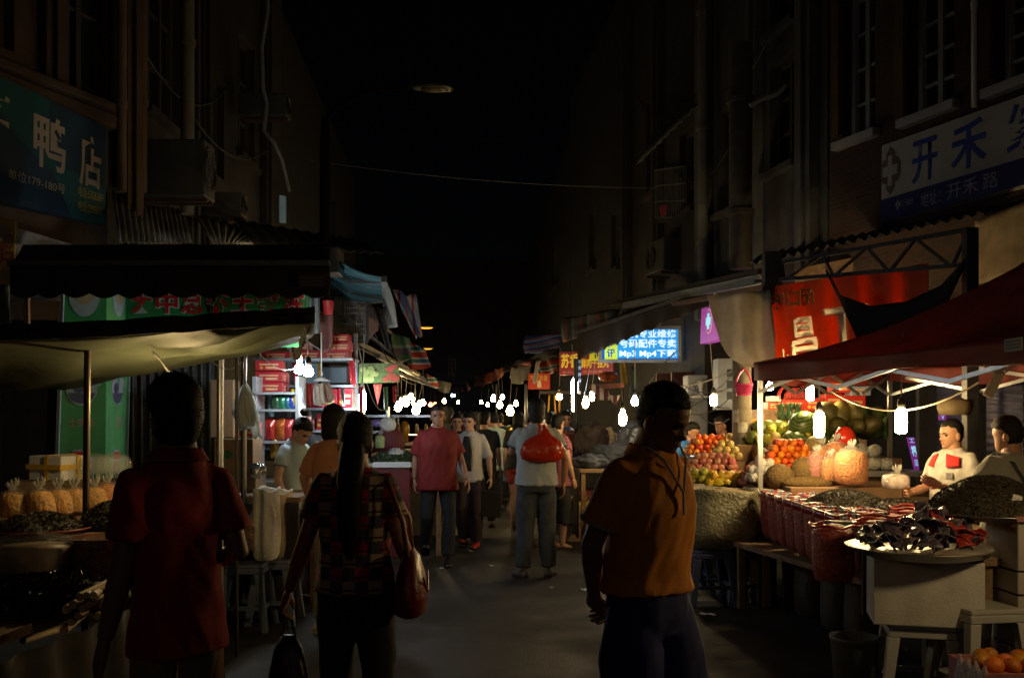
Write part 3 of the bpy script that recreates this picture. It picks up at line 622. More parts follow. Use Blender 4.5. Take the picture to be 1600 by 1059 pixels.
# fruit poster and pennant
q = quad(P(560, 599, 9.6), P(624, 597, 9.6), P(623, 567, 9.6), P(561, 568, 9.6))
r = sign('fruit_poster', 'printed poster of pale green and red fruit over the tall tube', q, M('poster_green', (.10, .16, .03), .4, 0, .5, 30), .02)
random.seed(3)
b = MB(); [flat(b, q, disc(random.uniform(.1, .42), random.uniform(.15, .8), .075, .14, 12), .003 + .0012 * i, .001) for i in range(14)]; b.build('pale_fruit_picture', M('pale_green_print', (.38, .45, .12), .4, 0, .4, 40), r)
b = MB(); [flat(b, q, disc(random.uniform(.62, .95), random.uniform(.1, .35) if i < 8 else random.uniform(.5, .8), .07, .13, 12), .003 + .0012 * i, .001) for i in range(13)]; b.build('red_fruit_picture', M('tomato_print', (.50, .07, .04), .4, 0, .4, 40), r)
b = MB(); b.prism([P(583, 600, 9.7), P(597, 600, 9.7), P(590, 633, 9.7)], (0, .008, 0)); r = single(b, 'pennant', M('pennant_red', (.42, .05, .03), .7), 'narrow red pennant with gold writing right of the tall tube', 'pennant')
q = quad(P(586.5, 626, 9.68), P(593.5, 626, 9.68), P(593.5, 602, 9.68), P(586.5, 602, 9.68)); text('特', M('gold_letters'), r, q, (.25, .75, .72, .95), .006); text('价', M('gold_letters'), r, q, (.3, .7, .42, .65), .006)

# ---------------------------------------------------------------- awnings and cloths, right
m_maroon = M('maroon_canvas', (.25, .055, .048), .6, 0, .25, 4, .25, 50, transl=.34, spec=.15)
def canopy():
    FL, FR, BR, BL = Vector((2.03, 8.0, 2.0)), Vector((3.0, 3.2, 2.0)), Vector((4.5, 4.2, 2.0)), Vector((3.5, 9.0, 2.0)); pk = Vector((3.25, 6.1, 2.52))
    r = thing('canopy_tent', 'maroon canopy tent on a folding metal frame over the seed stall', 'canopy', (FL.x, FL.y, 0))
    b = MB()
    for A, Bq in ((FL, FR), (FR, BR), (BR, BL), (BL, FL)):
        b.cloth(lambda u, v: (A.lerp(Bq, u)).lerp(pk, v) - Vector((0, 0, .16 * 4 * v * (1 - v) * .6 + .05 * 4 * u * (1 - u) * (1 - v) + .012 * nz((u * 6, v * 6, A.x), 1))), 24, 10, .004)
    b.build('roof', m_maroon, r, smooth=True)
    b = MB()
    for A, Bq in ((FL, FR), (FR, BR), (BR, BL), (BL, FL)):
        n = (Bq - A).cross(Vector((0, 0, 1))).normalized()
        b.cloth(lambda u, v: A.lerp(Bq, u) + n * (.012 + .02 * v * math.sin(u * 31) + .012 * nz((u * 9, v * 2, 4), 1)) - Vector((0, 0, .05 * 4 * u * (1 - u) + (.13 + .025 * math.sin(u * 9 + 1)) * v)), 44, 5, .003)
    b.build('valance', m_maroon, r, smooth=True)
    for c in (FL, FR, BR, BL):
        p = MB(); p.box((c.x + .03, c.y - .03, .98), (.036, .036, 1.96)); p.box((c.x + .03, c.y - .03, .012), (.1, .1, .02)); p.build('post', m_steel, r)
    f = MB()
    for A, Bq in ((FL, FR), (BL, FL), (BR, BL)):
        A2, B2 = A + Vector((.03, -.03, -.06)), Bq + Vector((.03, -.03, -.06)); n = 4
        for k in range(n):
            a, c = A2.lerp(B2, k / n), A2.lerp(B2, (k + 1) / n); dz = Vector((0, 0, -.19)); o = Vector((.012, 0, 0))
            f.bar(a + o, c + dz + o, .016, .026); f.bar(a + dz - o, c - o, .016, .026)
    f.bar(FL.lerp(FR, .5) + Vector((0, 0, -.08)), pk + Vector((0, 0, -.45)), .02); f.bar(pk + Vector((0, 0, -.45)), pk + Vector((0, 0, -.02)), .03); f.bar(BL.lerp(BR, .5) + Vector((0, 0, -.08)), pk + Vector((0, 0, -.46)), .02); f.bar(FL.lerp(BL, .5) + Vector((0, 0, -.08)), pk + Vector((.02, 0, -.45)), .02)
    f.build('scissor_frame', m_steel, r)
    a = FL.lerp(FR, .615); n = (FR - FL).cross(Vector((0, 0, 1))).normalized(); e = (FR - FL).normalized()
    q = quad(a + n * .045 + Vector((0, 0, -.115)), a + e * .13 + n * .045 + Vector((0, 0, -.112)), a + e * .13 + n * .045 + Vector((0, 0, -.045)), a + n * .045 + Vector((0, 0, -.048)))
    b = MB(); b.prism(q, -qn(q) * .004); pt = b.build('stitched_patch', M('grey_patch', (.16, .17, .17), .6), r)
    b = MB()
    for v in (.25, .5, .75): flat(b, q, [(.1, v - .06), (.9, v - .06), (.9, v + .06), (.1, v + .06)], .002, .002)
    b.build('printed_line', M('dark_patch_print', (.06, .06, .065)), pt)
    return r
canopy()
# power strip dangling from frame and its cord
c = P(1556, 598, 5.6); t = thing('power_strip', 'pale power strip dangling from the canopy frame on tangled cord', 'power strip', c)
b = MB(); b.bar(c + Vector((-.05, 0, -.08)), c + Vector((.03, 0, .07)), .035, .05); b.build('casing', m_cream, t, bev=.004)
b = MB()
for k in range(4): b.tube([c + Vector((.03, 0, .07)) + Vector((math.cos(q * .7 + k) * (.05 + .015 * k) - .03, -.01 * k, .06 + math.sin(q * .7 + k) * (.05 + .01 * k))) for q in range(10)], .005, 5)
b.build('cord', m_cable, t)
b = MB(); b.tube(sag(P(1300, 612, 7.4), P(1530, 597, 5.9), .16, 20), .006, 6); single(b, 'electric_cord', M('cream_cord', (.55, .48, .34), .5), 'cream electric cord sagging between the two big bulbs', 'cord')
b = MB(); b.lathe(P(1490, 648, 7.4), [(.10, 0), (.115, .04), (.12, .10), (.06, .13)], 16); single(b, 'hanging_basket', M('tan_bag', (.22, .17, .09), .7), 'tan cloth covered box hanging under the canopy', 'basket', smooth=True)
# white tarp
m_wtarp = M('dirty_white_tarp', (.66, .62, .56), .6, 0, .22, 5, .3, 18, transl=.6, dirt=.2)
a, b_, c_, d_ = P(1105, 462, 9.3), P(1204, 452, 9.0), P(1212, 578, 8.8), P(1185, 578, 9.0)
def _t(u, v):
    L = a.lerp(P(1182, 574, 9.0), v) + Vector((-.13 * math.sin(v * math.pi) * .3, 0, -.35 * math.sin(v * math.pi) * .55)); Rr = b_.lerp(c_, v)
    return L.lerp(Rr, u) + Vector((0, .05 * math.sin(u * 9 + v * 3) + .04 * nz((u * 3, v * 3, 0), 1), .02 * nz((u * 4, v * 9, 3), 1)))
b = MB(); b.cloth(_t, 26, 20, .004); single(b, 'white_tarp', m_wtarp, 'dirty white tarp draped between the poles left of the red banner', 'tarp', smooth=True)
b = MB(); b.cloth(lambda u, v: P(1115, 455, 9.5).lerp(P(1200, 472, 9.2), u) + Vector((0, -.1 * math.sin(v * 3.1), -.02 - .13 * v * math.sin(u * math.pi) + .03 * nz((u * 6, v * 3, 8), 1))), 20, 6, .004); single(b, 'rolled_cloth', M('tan_cloth', (.30, .22, .13), .8, 0, .3), 'tan cloth sagging over the top of the white tarp', 'tarp', smooth=True)
# red banner with mirrored writing
m_banner = M('red_banner_cloth', (.75, .16, .03), .6, 0, .15, 5, .2, 40, transl=.6)
q = quad(P(1214, 585, 8.9), P(1450, 560, 7.9), P(1448, 412, 7.9), P(1197, 448, 9.1))
def bnr(u, v): return qp(q, u, v) + Vector((0, .05 * math.sin(u * 14 + v * 2) * (1 - v) + .03 * math.sin(u * 30), 0))
r = thing('cloth_banner', 'red cloth banner with large reversed pale characters on the truss', 'banner', qp(q, .5, 0))
lit_tris = []                                      # the cloth is cut away behind the sewn-on characters, so lamps shine through them
def wave_text(s, mat, rect, off):
    o = text(s, mat, r, q, rect, 0, mirror=True, bold=.03)
    tm = bpy.data.meshes.new_from_object(_fo.evaluated_get(bpy.context.evaluated_depsgraph_get())); tm.calc_loop_triangles()
    xs = [v.co.x for v in tm.vertices]; ys = [v.co.y for v in tm.vertices]
    uv = [(rect[0] + (rect[1] - rect[0]) * (1 - (v.co.x - min(xs)) / (max(xs) - min(xs))), rect[2] + (rect[3] - rect[2]) * (v.co.y - min(ys)) / (max(ys) - min(ys))) for v in tm.vertices]
    lit_tris.extend([uv[i] for i in t.vertices] for t in tm.loop_triangles)
    bm = bmesh.new(); bm.from_mesh(o.data)
    bmesh.ops.subdivide_edges(bm, edges=[e for e in bm.edges if e.calc_length() > .06], cuts=2); bm.to_mesh(o.data); bm.free()
    iv = wm(r)
    for v in o.data.vertices:
        w = iv @ v.co; n = qn(q); best = (w - q[0]).dot((q[1] - q[0]).normalized()) / (q[1] - q[0]).length; vv = (w - q[0]).dot((q[3] - q[0]).normalized()) / (q[3] - q[0]).length
        w += Vector((0, .05 * math.sin(best * 14 + vv * 2) * (1 - vv) + .03 * math.sin(best * 30), 0)) + n * off; v.co = iv.inverted() @ w
m_bl = M('banner_letters', (.88, .80, .62), .6, 0, .1, transl=.55)
wave_text('昌', m_bl, (.13, .31, .10, .60), .012); wave_text('丁', m_bl, (.36, .66, .12, .66), .012)
wave_text('闲口味', M('dull_gold_letters', (.36, .17, .02), .5), (.02, .32, .72, .92), .012); wave_text('小', m_bl, (.04, .13, .0, .28), .012)
def in_letter(u, v):
    for (ax, ay), (bx, by), (cx, cy) in lit_tris:
        d1 = (u - bx) * (ay - by) - (ax - bx) * (v - by); d2 = (u - cx) * (by - cy) - (bx - cx) * (v - cy); d3 = (u - ax) * (cy - ay) - (cx - ax) * (v - ay)
        if (d1 >= 0) == (d2 >= 0) == (d3 >= 0) and (d1 >= 0) == (d3 >= 0): return True
    return False
b = MB(); nu_, nv_ = 150, 60; b.cloth(bnr, nu_, nv_, .003); ins = [[in_letter(i / nu_, j / nv_) for i in range(nu_ + 1)] for j in range(nv_ + 1)]
keep = []
for j in range(nv_):
    for i in range(nu_):
        if not (ins[j][i] and ins[j][i + 1] and ins[j + 1][i] and ins[j + 1][i + 1]): k = 2 * (j * nu_ + i); keep += b.f[k:k + 2]
b.f = keep + b.f[2 * nu_ * nv_:]; b.build('cloth', m_banner, r, smooth=True)
# black shade net
m_net = M('black_shade_net', (.010, .010, .013), .9, 0, .2)
def net(u, v):
    top = [P(1288, 416, 8.4), P(1312, 462, 8.3), P(1360, 478, 8.1), P(1420, 470, 7.8), P(1470, 446, 7.6), P(1508, 402, 7.4)]
    bot = [P(1290, 424, 8.4), P(1315, 470, 8.3), P(1346, 545, 8.0), P(1400, 545, 7.7), P(1460, 520, 7.5), P(1512, 412, 7.4)]
    f = u * 5; i = min(4, int(f)); t = f - i
    return top[i].lerp(top[i + 1], t).lerp(bot[i].lerp(bot[i + 1], t), v) + Vector((0, -.03 * math.sin(v * 3 + u * 8), 0))
b = MB(); b.cloth(net, 30, 8, .003); single(b, 'shade_net', m_net, 'black shade net sagging in front of the red banner', 'net', smooth=True)
# steel truss carrying the banner, and its roof
t = thing('steel_truss', 'dark steel roof truss over the red banner', 'truss', P(1340, 420, 8.5))
b = MB(); T0, T1 = P(1180, 418, 9.3), P(1522, 345, 7.4); L0, L1 = P(1180, 440, 9.3), P(1522, 412, 7.4); U0, U1 = P(1222, 410, 9.0), P(1515, 358, 7.45)
b.bar(L0, L1, .032); b.bar(U0, U1, .032)
b.build('chord', m_dsteel, t); b = MB()
for k in range(4):
    x = k / 4
    b.bar(U0.lerp(U1, x), L0.lerp(L1, x + .16), .022); b.bar(L0.lerp(L1, x + .17), U0.lerp(U1, x + .25), .022)
b.build('web_bar', m_dsteel, t)
p = P(1516, 345, 7.42); b = MB(); b.box((p.x, p.y, 1.5), (.09, .09, 3.0)); b.build('post', m_dsteel, t)
p = P(1206, 412, 9.1); b = MB(); b.box((p.x, p.y, 2.85), (.16, .12, .5)); b.build('hanger_block', m_dsteel, t)
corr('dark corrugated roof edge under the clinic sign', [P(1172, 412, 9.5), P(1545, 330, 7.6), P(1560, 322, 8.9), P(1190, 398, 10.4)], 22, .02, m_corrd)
b = MB(); b.prism(quad(P(1245, 455, 10.3), P(1420, 452, 9.6), P(1420, 385, 9.6), P(1245, 420, 10.3)), (0, .06, 0)); single(b, 'fascia_board', m_wood, 'pale timber fascia boards behind the steel truss', 'fascia')
b = MB(); b.cloth(lambda u, v: qp(quad(P(1524, 445, 8.4), P(1640, 420, 7.6), P(1640, 300, 7.6), P(1524, 345, 8.4)), u, v) + Vector((0, .05 * nz((u * 3, v * 3, 1), 1.3), 0)), 16, 10, .02); single(b, 'cloth_screen', M('tan_tarp', (.20, .15, .09), .8, 0, .35, 6), 'brown tarp sheet hanging at the far right under clinic sign', 'tarp', smooth=True)
b = MB(); b.cloth(lambda u, v: qp(quad(P(1418, 405, 9.4), P(1515, 395, 8.8), P(1515, 372, 8.8), P(1418, 382, 9.4)), u, v) + Vector((0, .03 * nz((u * 3, v * 3, 6), 2), 0)), 10, 5, .02); single(b, 'plaster_panel', M('ochre_wall', (.26, .17, .07), .9, 0, .4, 7), 'mottled ochre panel behind the truss diagonals', 'wall panel', smooth=True)
# long eave boards from the left of the truss going down the right row
for i, (p, q_, w, mt, lab) in enumerate(((P(1190, 436, 9.9), P(975, 478, 15), .10, M('bluish_board', (.17, .19, .22), .6), 'bluish eave board running down the right row'),
    (P(1188, 424, 10.0), P(955, 474, 16), .06, m_dsteel, 'dark upper eave beam of the right row'), (P(1195, 448, 9.6), P(1000, 486, 14), .05, m_rust, 'rusty lower eave beam of the right row'))):
    b = MB(); b.bar(p, q_, .05, w); single(b, 'eave_beam', mt, lab, 'beam')
b = MB(); b.prism([P(1195, 430, 9.8), P(1000, 470, 14), P(1010, 476, 14.4), P(1197, 442, 10.2)], (.0, .05, .012)); single(b, 'eave_boards', m_wood, 'weathered timber soffit boards under the bluish eave', 'soffit')
# dark brown scalloped awning over the phone sign
m_brawn = M('dark_brown_canvas', (.022, .014, .013), .8, 0, .25, 4, .2, 40)
r = thing('awning', 'dark brown awning with a jagged scalloped edge over phone sign', 'awning', P(1000, 560, 13.2))
A0, A1 = P(902, 522, 15.6), P(1106, 455, 11.6); B0, B1 = P(903, 566, 15.4), P(1106, 484, 11.4)
def brn(u, v):
    w = 1 - .16 * abs(math.sin(u * 11 * math.pi)) if v > .9 else 1
    return A0.lerp(A1, u).lerp(B0.lerp(B1, u), v * w * (1 - .12 * u)) + Vector((.02 * math.sin(u * 40) * v, 0, 0))
b = MB(); b.cloth(brn, 88, 10, .004); b.build('valance', m_brawn, r, smooth=True)
b = MB(); b.prism([A0, A1, A1 + Vector((1.0, .3, .45)), A0 + Vector((1.0, .3, .45))], (0, 0, .012)); b.build('roof', m_brawn, r)
b = MB(); b.bar(A0 + Vector((0, -.03, .02)), A1 + Vector((0, -.03, .02)), .05, .045); b.build('front_bar', M('alu_bar', (.30, .30, .31), .35, .9), r)
# far right awnings
m_bstr = pattern('blue_striped_tarp', stripes([('24428a', 3), ('8fa3bd', 1), ('24428a', 2), ('b06a5a', 1), ('1c3474', 2)], 2, .13), col=(.05, .1, .3), rough=.6, transl=.3)
m_rstr = pattern('red_striped_tarp', stripes([('a33a2c', 3), ('c9c2b0', 1), ('3b6f78', 2), ('c9c2b0', 1), ('a8563a', 2)], 2, .2), col=(.4, .1, .06), rough=.6, transl=.3)
m_rb = pattern('dull_striped_tarp', stripes([('54616e', 2), ('6e4a44', 2), ('3c4048', 2), ('7d736a', 1)], 0, .25), col=(.1, .1, .1), rough=.7)
def hang(label, q, mat, name='hanging_cloth', cat='tarp', amp=.04, nu=14, nv=8, fr=7, group=None):
    b = MB(); nn = qn(q)
    b.cloth(lambda u, v: qp(q, u, v) + nn * amp * (math.sin(u * fr + v * 3) + .8 * nz((u * 4, v * 4, q[0].x), 1)) + Vector((0, 0, -amp * .6 * math.sin(u * math.pi) * (1 if v < .5 else .4))), nu, nv, .004)
    return single(b, name, mat, label, cat, group, smooth=True)
hang('blue striped tarp stretched over the far right awning', quad(P(820, 552, 21), P(878, 548, 19), P(878, 519, 19), P(821, 524, 21)), m_bstr)
hang('faded striped tarp lying over the brown awning left end', quad(P(880, 535, 16.6), P(968, 505, 15.2), P(968, 482, 15.6), P(880, 495, 16.8)), m_rb)
hang('orange red tarp edge over the farthest right stalls', quad(P(758, 600, 28), P(788, 586, 24), P(786, 573, 24), P(762, 582, 28)), M('orange_tarp', (.36, .08, .045), .6, 0, .3, transl=.3))
hang('patched grey awning cloth sloping over the far right stalls', quad(P(785, 585, 24), P(872, 557, 18), P(872, 541, 19), P(790, 570, 25)), M('grey_tarp', (.24, .22, .18), .7, 0, .35, transl=.3), fr=15, nu=20)
hang('red patch of tarp on the far right awning front', quad(P(800, 583, 22), P(834, 572, 20), P(830, 563, 20), P(802, 572, 22)), M('red_tarp', (.34, .04, .03), .6, transl=.3))
hang('torn white strip of cloth hanging by the red board', quad(P(832, 598, 18.6), P(838, 597, 18.6), P(846, 562, 18.6), P(838, 562, 18.6)), m_wtarp)
hang('dark strip curtain of blue and white stripes by the bluish tube', quad(P(894, 600, 14.9), P(907, 600, 14.9), P(909, 560, 14.9), P(899, 562, 14.9)), pattern('navy_stripes', stripes([('1d2534', 1), ('8994a0', 1)], 2, .1), col=(.1, .1, .1)))
hang('red and white striped little awning under the phone sign', quad(P(932, 615, 12.8), P(966, 632, 12.4), P(968, 618, 12.4), P(920, 600, 12.8)), pattern('red_white_stripes', stripes([('5a2a28', 1), ('b8aca0', 1)], 0, .1), col=(.3, .2, .2)), nu=20)
hang('yellow cloth hanging below the phone sign', quad(P(970, 600, 13), P(979, 600, 13), P(977, 566, 13), P(968, 566, 13)), M('yellow_cloth', (.42, .28, .05), .7, transl=.3))
hang('dark green long cloth hanging below the phone sign', quad(P(983, 622, 13), P(997, 622, 13), P(994, 572, 13), P(986, 572, 13)), M('dark_green_cloth', (.05, .09, .09), .7, 0, .4, 12))
for i, x in enumerate((778, 786, 794)):
    hang(('leftmost', 'middle', 'rightmost')[i] + ' of the yellow ribbons hanging left of the bulbs', quad(P(855 + i * 9 + (3 if i == 1 else 0), 652 - 4 * i, 16.5), P(857 + i * 9 + (3 if i == 1 else 0), 652 - 4 * i, 16.5), P(860 + i * 8, 617, 16.5), P(857 + i * 8, 617, 16.5)), M('yellow_ribbon', (.55, .30, .02), .5, transl=.3), 'ribbon', 'ribbon', .01, 2, 6, group='hanging yellow ribbons')

# ---------------------------------------------------------------- right row furniture
def table(label, c, L, D, h, rotz=0, mat=None, legmat=None, z0=0, th=.04, name='market_table', group=None, skirt=None):
    r = thing(name, label, 'table', (c[0], c[1], z0), rotz, group)
    b = MB(); b.box((0, 0, h - th / 2), (D, L, th)); b.build('tabletop', mat or m_wood, r, world=False, bev=.004)
    for sx in (-1, 1):
        for sy in (-1, 1): b = MB(); b.box((sx * (D / 2 - .05), sy * (L / 2 - .06), (h - th) / 2 - .001), (.05, .05, h - th - .004)); b.build('leg', legmat or m_wood, r, world=False)
    if skirt:
        b = MB(); b.cloth(lambda u, v: Vector((-D / 2 - .012 - .02 * math.sin(u * 40) * v, L * (u - .5), h - .01 - (h - .12) * v)), 40, 4, .004); b.build('skirt', skirt, r, world=False, smooth=True)
    return r
def stool(label, c, mat, h=.46, w=.3, rotz=0, group=None, z0=0):
    r = thing('plastic_stool', label, 'stool', (c[0], c[1], z0), rotz, group)
    b = MB(); b.box((0, 0, h - .012), (w, w, .024)); b.box((0, 0, h - .045), (w + .012, w + .012, .04)); b.build('seat', mat, r, world=False, bev=.006)
    for sx in (-1, 1):
        for sy in (-1, 1):
            a = Vector((sx * (w / 2 - .02), sy * (w / 2 - .02), h - .066)); e = Vector((sx * (w / 2 + .035), sy * (w / 2 + .035), 0))
            b = MB(); rings = []
            for t in (0, .5, 1):
                p = a.lerp(e, t); k = .03 - .008 * t; rings.append([p + Vector((x * k, y * k, 0)) for x, y in ((-1, -1), (1, -1), (1, 1), (-1, 1))])
            b.loft(rings); b.build('leg', mat, r, world=False, bev=.004)
    b = MB(); k = w / 2 + .012
    for s in (-1, 1): b.bar((-k + .03, s * k, h * .35), (k - .03, s * k, h * .35), .012, .03); b.bar((s * k, -k + .03, h * .35), (s * k, k - .03, h * .35), .012, .03)
    b.build('stretcher', mat, r, world=False)
    return r
m_stw = M('grey_white_plastic', (.48, .48, .46), .45, 0, .12, 5, dirt=.2); m_stb = M('blue_plastic', (.05, .075, .17), .4, 0, .15)
table('long seed stall table under the maroon canopy', (2.75, 6.55), 2.9, .95, .80, 8)
m_tubred = M('red_dried_fruit', (.40, .035, .022), .5, 0, .6, 55, .8, 60); m_content = M('brown_snack', (.26, .10, .04), .6, 0, .5, 60, 1, 70)
m_rim = pattern('patterned_plastic', stripes([('8f8f96', 2), ('303f74', 1), ('8f8486', 1), ('8a2226', 2)], 0, .075), col=(.5, .5, .5), rough=.25)
m_rfilm = M('printed_film', (.45, .42, .44), .12, 0, 0, alpha=.10, bump=.9, bscale=35, spec=.9)
def snack_tub():
    r = thing('snack_bag', 'clear bag of red snacks with rolled rim in the front row', 'bag', (0, 0, 0))
    w = .085; sq = lambda k, z, j=0: [(k * (abs(math.cos(a)) ** .5 * (1 if math.cos(a) > 0 else -1)), k * (abs(math.sin(a)) ** .5 * (1 if math.sin(a) > 0 else -1)), z + j * math.sin(a * 3)) for a in [2 * math.pi * i / 24 for i in range(24)]]
    b = MB(); b.loft([sq(w * .6, -.17), sq(w * .85, -.12), sq(w * .95, 0), sq(w, .13), sq(w * .97, .165), sq(w * .5, .195, .01), sq(w * .05, .20)]); b.build('contents', m_tubred, r, world=False, smooth=True)
    b = MB(); b.loft([sq(w * .66, -.185), sq(w * .92, -.125), sq(w * 1.02, 0), sq(w * 1.06, .15), sq(w * 1.1, .19, .006)], cap=False); b.build('film', m_rfilm, r, world=False, smooth=True)
    b = MB(); b.loft([sq(w * 1.13, .15), sq(w * 1.16, .17, .004), sq(w * 1.15, .20, .006), sq(w * 1.06, .205, .006), sq(w * 1.03, .18)], cap=False); b.build('rolled_rim', m_rim, r, world=False, smooth=True)
    return r
tub = snack_tub(); first = True; GT = 'bags of snacks in the front row of the seed stall'
A, Bq = P(1207, 800, 7.7), P(1318, 850, 5.9)
for k in range(8):
    p = A.lerp(Bq, k / 7); p.z = .75
    if k == 0: tub.location = p; tub.rotation_euler.z = R(8)
    else: dup(tub, p, 8 + random.uniform(-5, 5))
    tub['group'] = GT
for k in range(7):
    p = A.lerp(Bq, (k + .3) / 7) + Vector((.24, .02, 0)); p.z = .74; c = dup(tub, p, 8 + random.uniform(-8, 8), 'clear bag of red snacks in the second row against the seeds', 'second row of snack bags')
tub['group'] = GT
for o in list(COL.objects):
    if o.name.startswith('snack_bag') and 'front row' in o.get('label', ''): o['group'] = GT
table('low rough bench carrying the front row of snack bags', (2.17, 6.75), 2.2, .32, .54, 12, z0=0)
# three big red tubs
def big_tub(label, x, y, d, r_, h, scoop=False):
    p = P(x, y, d); t = thing('snack_tub', label, 'tub', p); 
    b = MB(); b.lathe((0, 0, 0), [(r_ * .86, 0), (r_ * .98, h * .3), (r_, h * .9), (r_ * .94, h * .95), (r_ * .4, h * 1.06), (0.01, h * 1.08)], 24); b.build('contents', m_tubred, t, world=False, smooth=True)
    b = MB(); b.lathe((0, 0, 0), [(r_ * .9, -.004), (r_ * 1.03, h * .3), (r_ * 1.06, h * .9), (r_ * 1.1, h * 1.05)], 24); b.f = b.f[:-2]; b.build('film', m_rfilm, t, world=False, smooth=True)
    b = MB(); b.tube([(r_ * 1.1 * math.cos(a), r_ * 1.1 * math.sin(a), h * 1.05 + .008 * math.sin(a * 5)) for a in [2 * math.pi * i / 30 for i in range(31)]], .008, 6); b.build('rim', M('red_rim', (.45, .04, .03), .3), t, world=False, smooth=True)
    return t
big_tub('clear tub of dark dried fruit at the corner nearest the tray', 1302, 905, 5.55, .12, .30)
big_tub('wide red tub of black seeds behind the metal tray', 1372, 893, 5.6, .135, .28)
big_tub('shallow red tub right of the seed heap', 1378, 838, 6.1, .16, .14); big_tub('shallow red tub in front of the seller', 1430, 826, 6.2, .14, .13)
c = P(1312, 826, 5.6); b = MB(); b.cloth(lambda u, v: c + Vector((-.08 + .17 * v, 0, 0)) + Vector((0, .055 * math.cos(u * math.pi), .05 * math.sin(u * math.pi))), 12, 6, .003); single(b, 'metal_scoop', m_steel, 'shiny metal scoop lying on the corner tub', 'scoop', smooth=True)
# seed heaps: tray plus stuff
m_seed = M('striped_seeds', (.115, .105, .085), .6, 0, .7, 90, 1, 110); m_seedd = M('dark_seeds', (.085, .072, .05), .55, 0, .8, 90, 1, 110)
def seeds(label, c, rx, ry, h, mat, n, name='seed_heap', size=.011, tilt=.6):
    b = MB(); g = lambda x, y: h * (max(0, 1 - (x * x + y * y)) ** .8) * (1 + .10 * nz((x * 2.5, y * 2.5, c[0]), 1))
    N = 26; rings = []
    for i in range(9):
        k = 1 - i / 8 * .97; rings.append([Vector(c) + Vector((rx * k * math.cos(a), ry * k * math.sin(a), g(k * math.cos(a), k * math.sin(a)) - .004)) for a in [2 * math.pi * j / N for j in range(N)]])
    b.loft(rings)
    for _ in range(n):
        a = random.uniform(0, 6.28); k = math.sqrt(random.random()); x, y = k * math.cos(a), k * math.sin(a)
        p = Vector(c) + Vector((rx * x, ry * y, g(x, y) + .002)); d = Vector((random.gauss(0, 1), random.gauss(0, 1), random.gauss(0, .5))).normalized() * size * random.uniform(.7, 1.2); e = d.cross(Vector((random.gauss(0, 1), random.gauss(0, 1), 1))).normalized() * size * .42
        u = d.cross(e).normalized() * size * .2
        b.add([p - d, p + e + u * .2, p + d, p - e + u * .2, p + u * 1.6], [(0, 1, 4), (1, 2, 4), (2, 3, 4), (3, 0, 4)])
    o = b.build(name, mat); return tag(o, label, 'seeds', kind='stuff')
def tray(label, c, r_, mat, h=.035, name='steel_tray', rotx=None):
    b = MB(); b.lathe(c, [(r_ * .72, 0), (r_ * .9, h * .35), (r_, h), (r_ * 1.03, h), (r_ * 1.03, h + .004), (r_ * .99, h + .004), (r_ * .88, h * .45), (r_ * .3, h * .3), (.01, h * .3)], 40); return single(b, name, mat, label, 'tray', smooth=True, world=True)
p = P(1322, 798, 6.75); seeds('broad heap of striped melon seeds on the canopy stall', (p.x, p.y, .86), .37, .33, .17, m_seed, 2600)
p2 = P(1402, 800, 6.5); seeds('smaller dark seed heap joining the broad heap', (p2.x, p2.y, .86), .26, .22, .13, m_seed, 1300)
b = MB(); b.box((p.x + .16, p.y - .02, .83), (1.0, .78, .05)); single(b, 'shallow_crate', m_wood, 'shallow wooden crate under the melon seed heaps', 'crate', bev=.005)
p = P(1546, 803, 5.25); tray('metal tray under the tall dark seed heap at far right', (p.x, p.y, p.z - .02), .37, m_steel); seeds('tall heap of dark seeds in front of grey shirt seller', (p.x, p.y, p.z - .005), .345, .33, .21, m_seedd, 3000)
b = MB(); pp = P(1588, 782, 5.0); b.box(pp, (.05, .004, .06), Matrix.Rotation(.3, 3, 'Y')); single(b, 'price_card', m_white, 'small white price card stuck in the dark seeds', 'card')
# carton stack with yellow tape
m_carw = M('white_carton', (.42, .38, .34), .75, 0, .12, 5)
def carton(label, c, sx, sy, sz, mat, tape=None, rotz=0, name='carton', lid=None, holes=False, group=None, print_=None, tdir=0):
    r = thing(name, label, 'box', c, rotz, group)
    b = MB(); b.box((0, 0, sz / 2), (sx, sy, sz)); b.build('body', mat, r, world=False, bev=.006)
    if lid: b = MB(); b.box((0, 0, sz - .03), (sx + .012, sy + .012, .066)); b.build('lid', lid, r, world=False, bev=.006)
    if tape:
        b = MB(); x = sx * .08; tw = .028 if tdir else .055
        b.box((x, -sy / 2 - .0085, sz / 2), (tw, .003, sz)); b.box((x, 0, sz + .0055), (tw, sy, .003))
        if tdir: b.box((0, -sy / 2 - .0115, sz * .55), (sx + .02, .003, .03)); b.box((sx / 2 + .0085, 0, sz * .55), (.003, sy + .02, .03)); b.box((sx / 2 + .0115, sy * .1, sz * .5), (.003, .03, sz))
        b.build('tape', tape, r, world=False)
    if holes:
        b = MB()
        for hx in (-.32, .42):
            for hz in (.35, .82): b.lathe((hx * sx, -sy / 2 - .003, hz * sz), [(.012, -.002), (.012, .002)], 12, Matrix.Rotation(R(90), 3, 'X'))
        b.build('air_hole', m_black, r, world=False)
    if print_: 
        q = quad((-sx / 2, -sy / 2 - .004, 0), (sx / 2, -sy / 2 - .004, 0), (sx / 2, -sy / 2 - .004, sz), (-sx / 2, -sy / 2 - .004, sz)); q = [wm(r) @ v for v in q]
        for s_, rc, m_ in print_: text(s_, m_, r, q, rc, .004)
    return r
p = P(1622, 858, 4.95); cx, cy = p.x + .1, p.y + .12
m_dkp = M('dark_print', (.06, .055, .06))
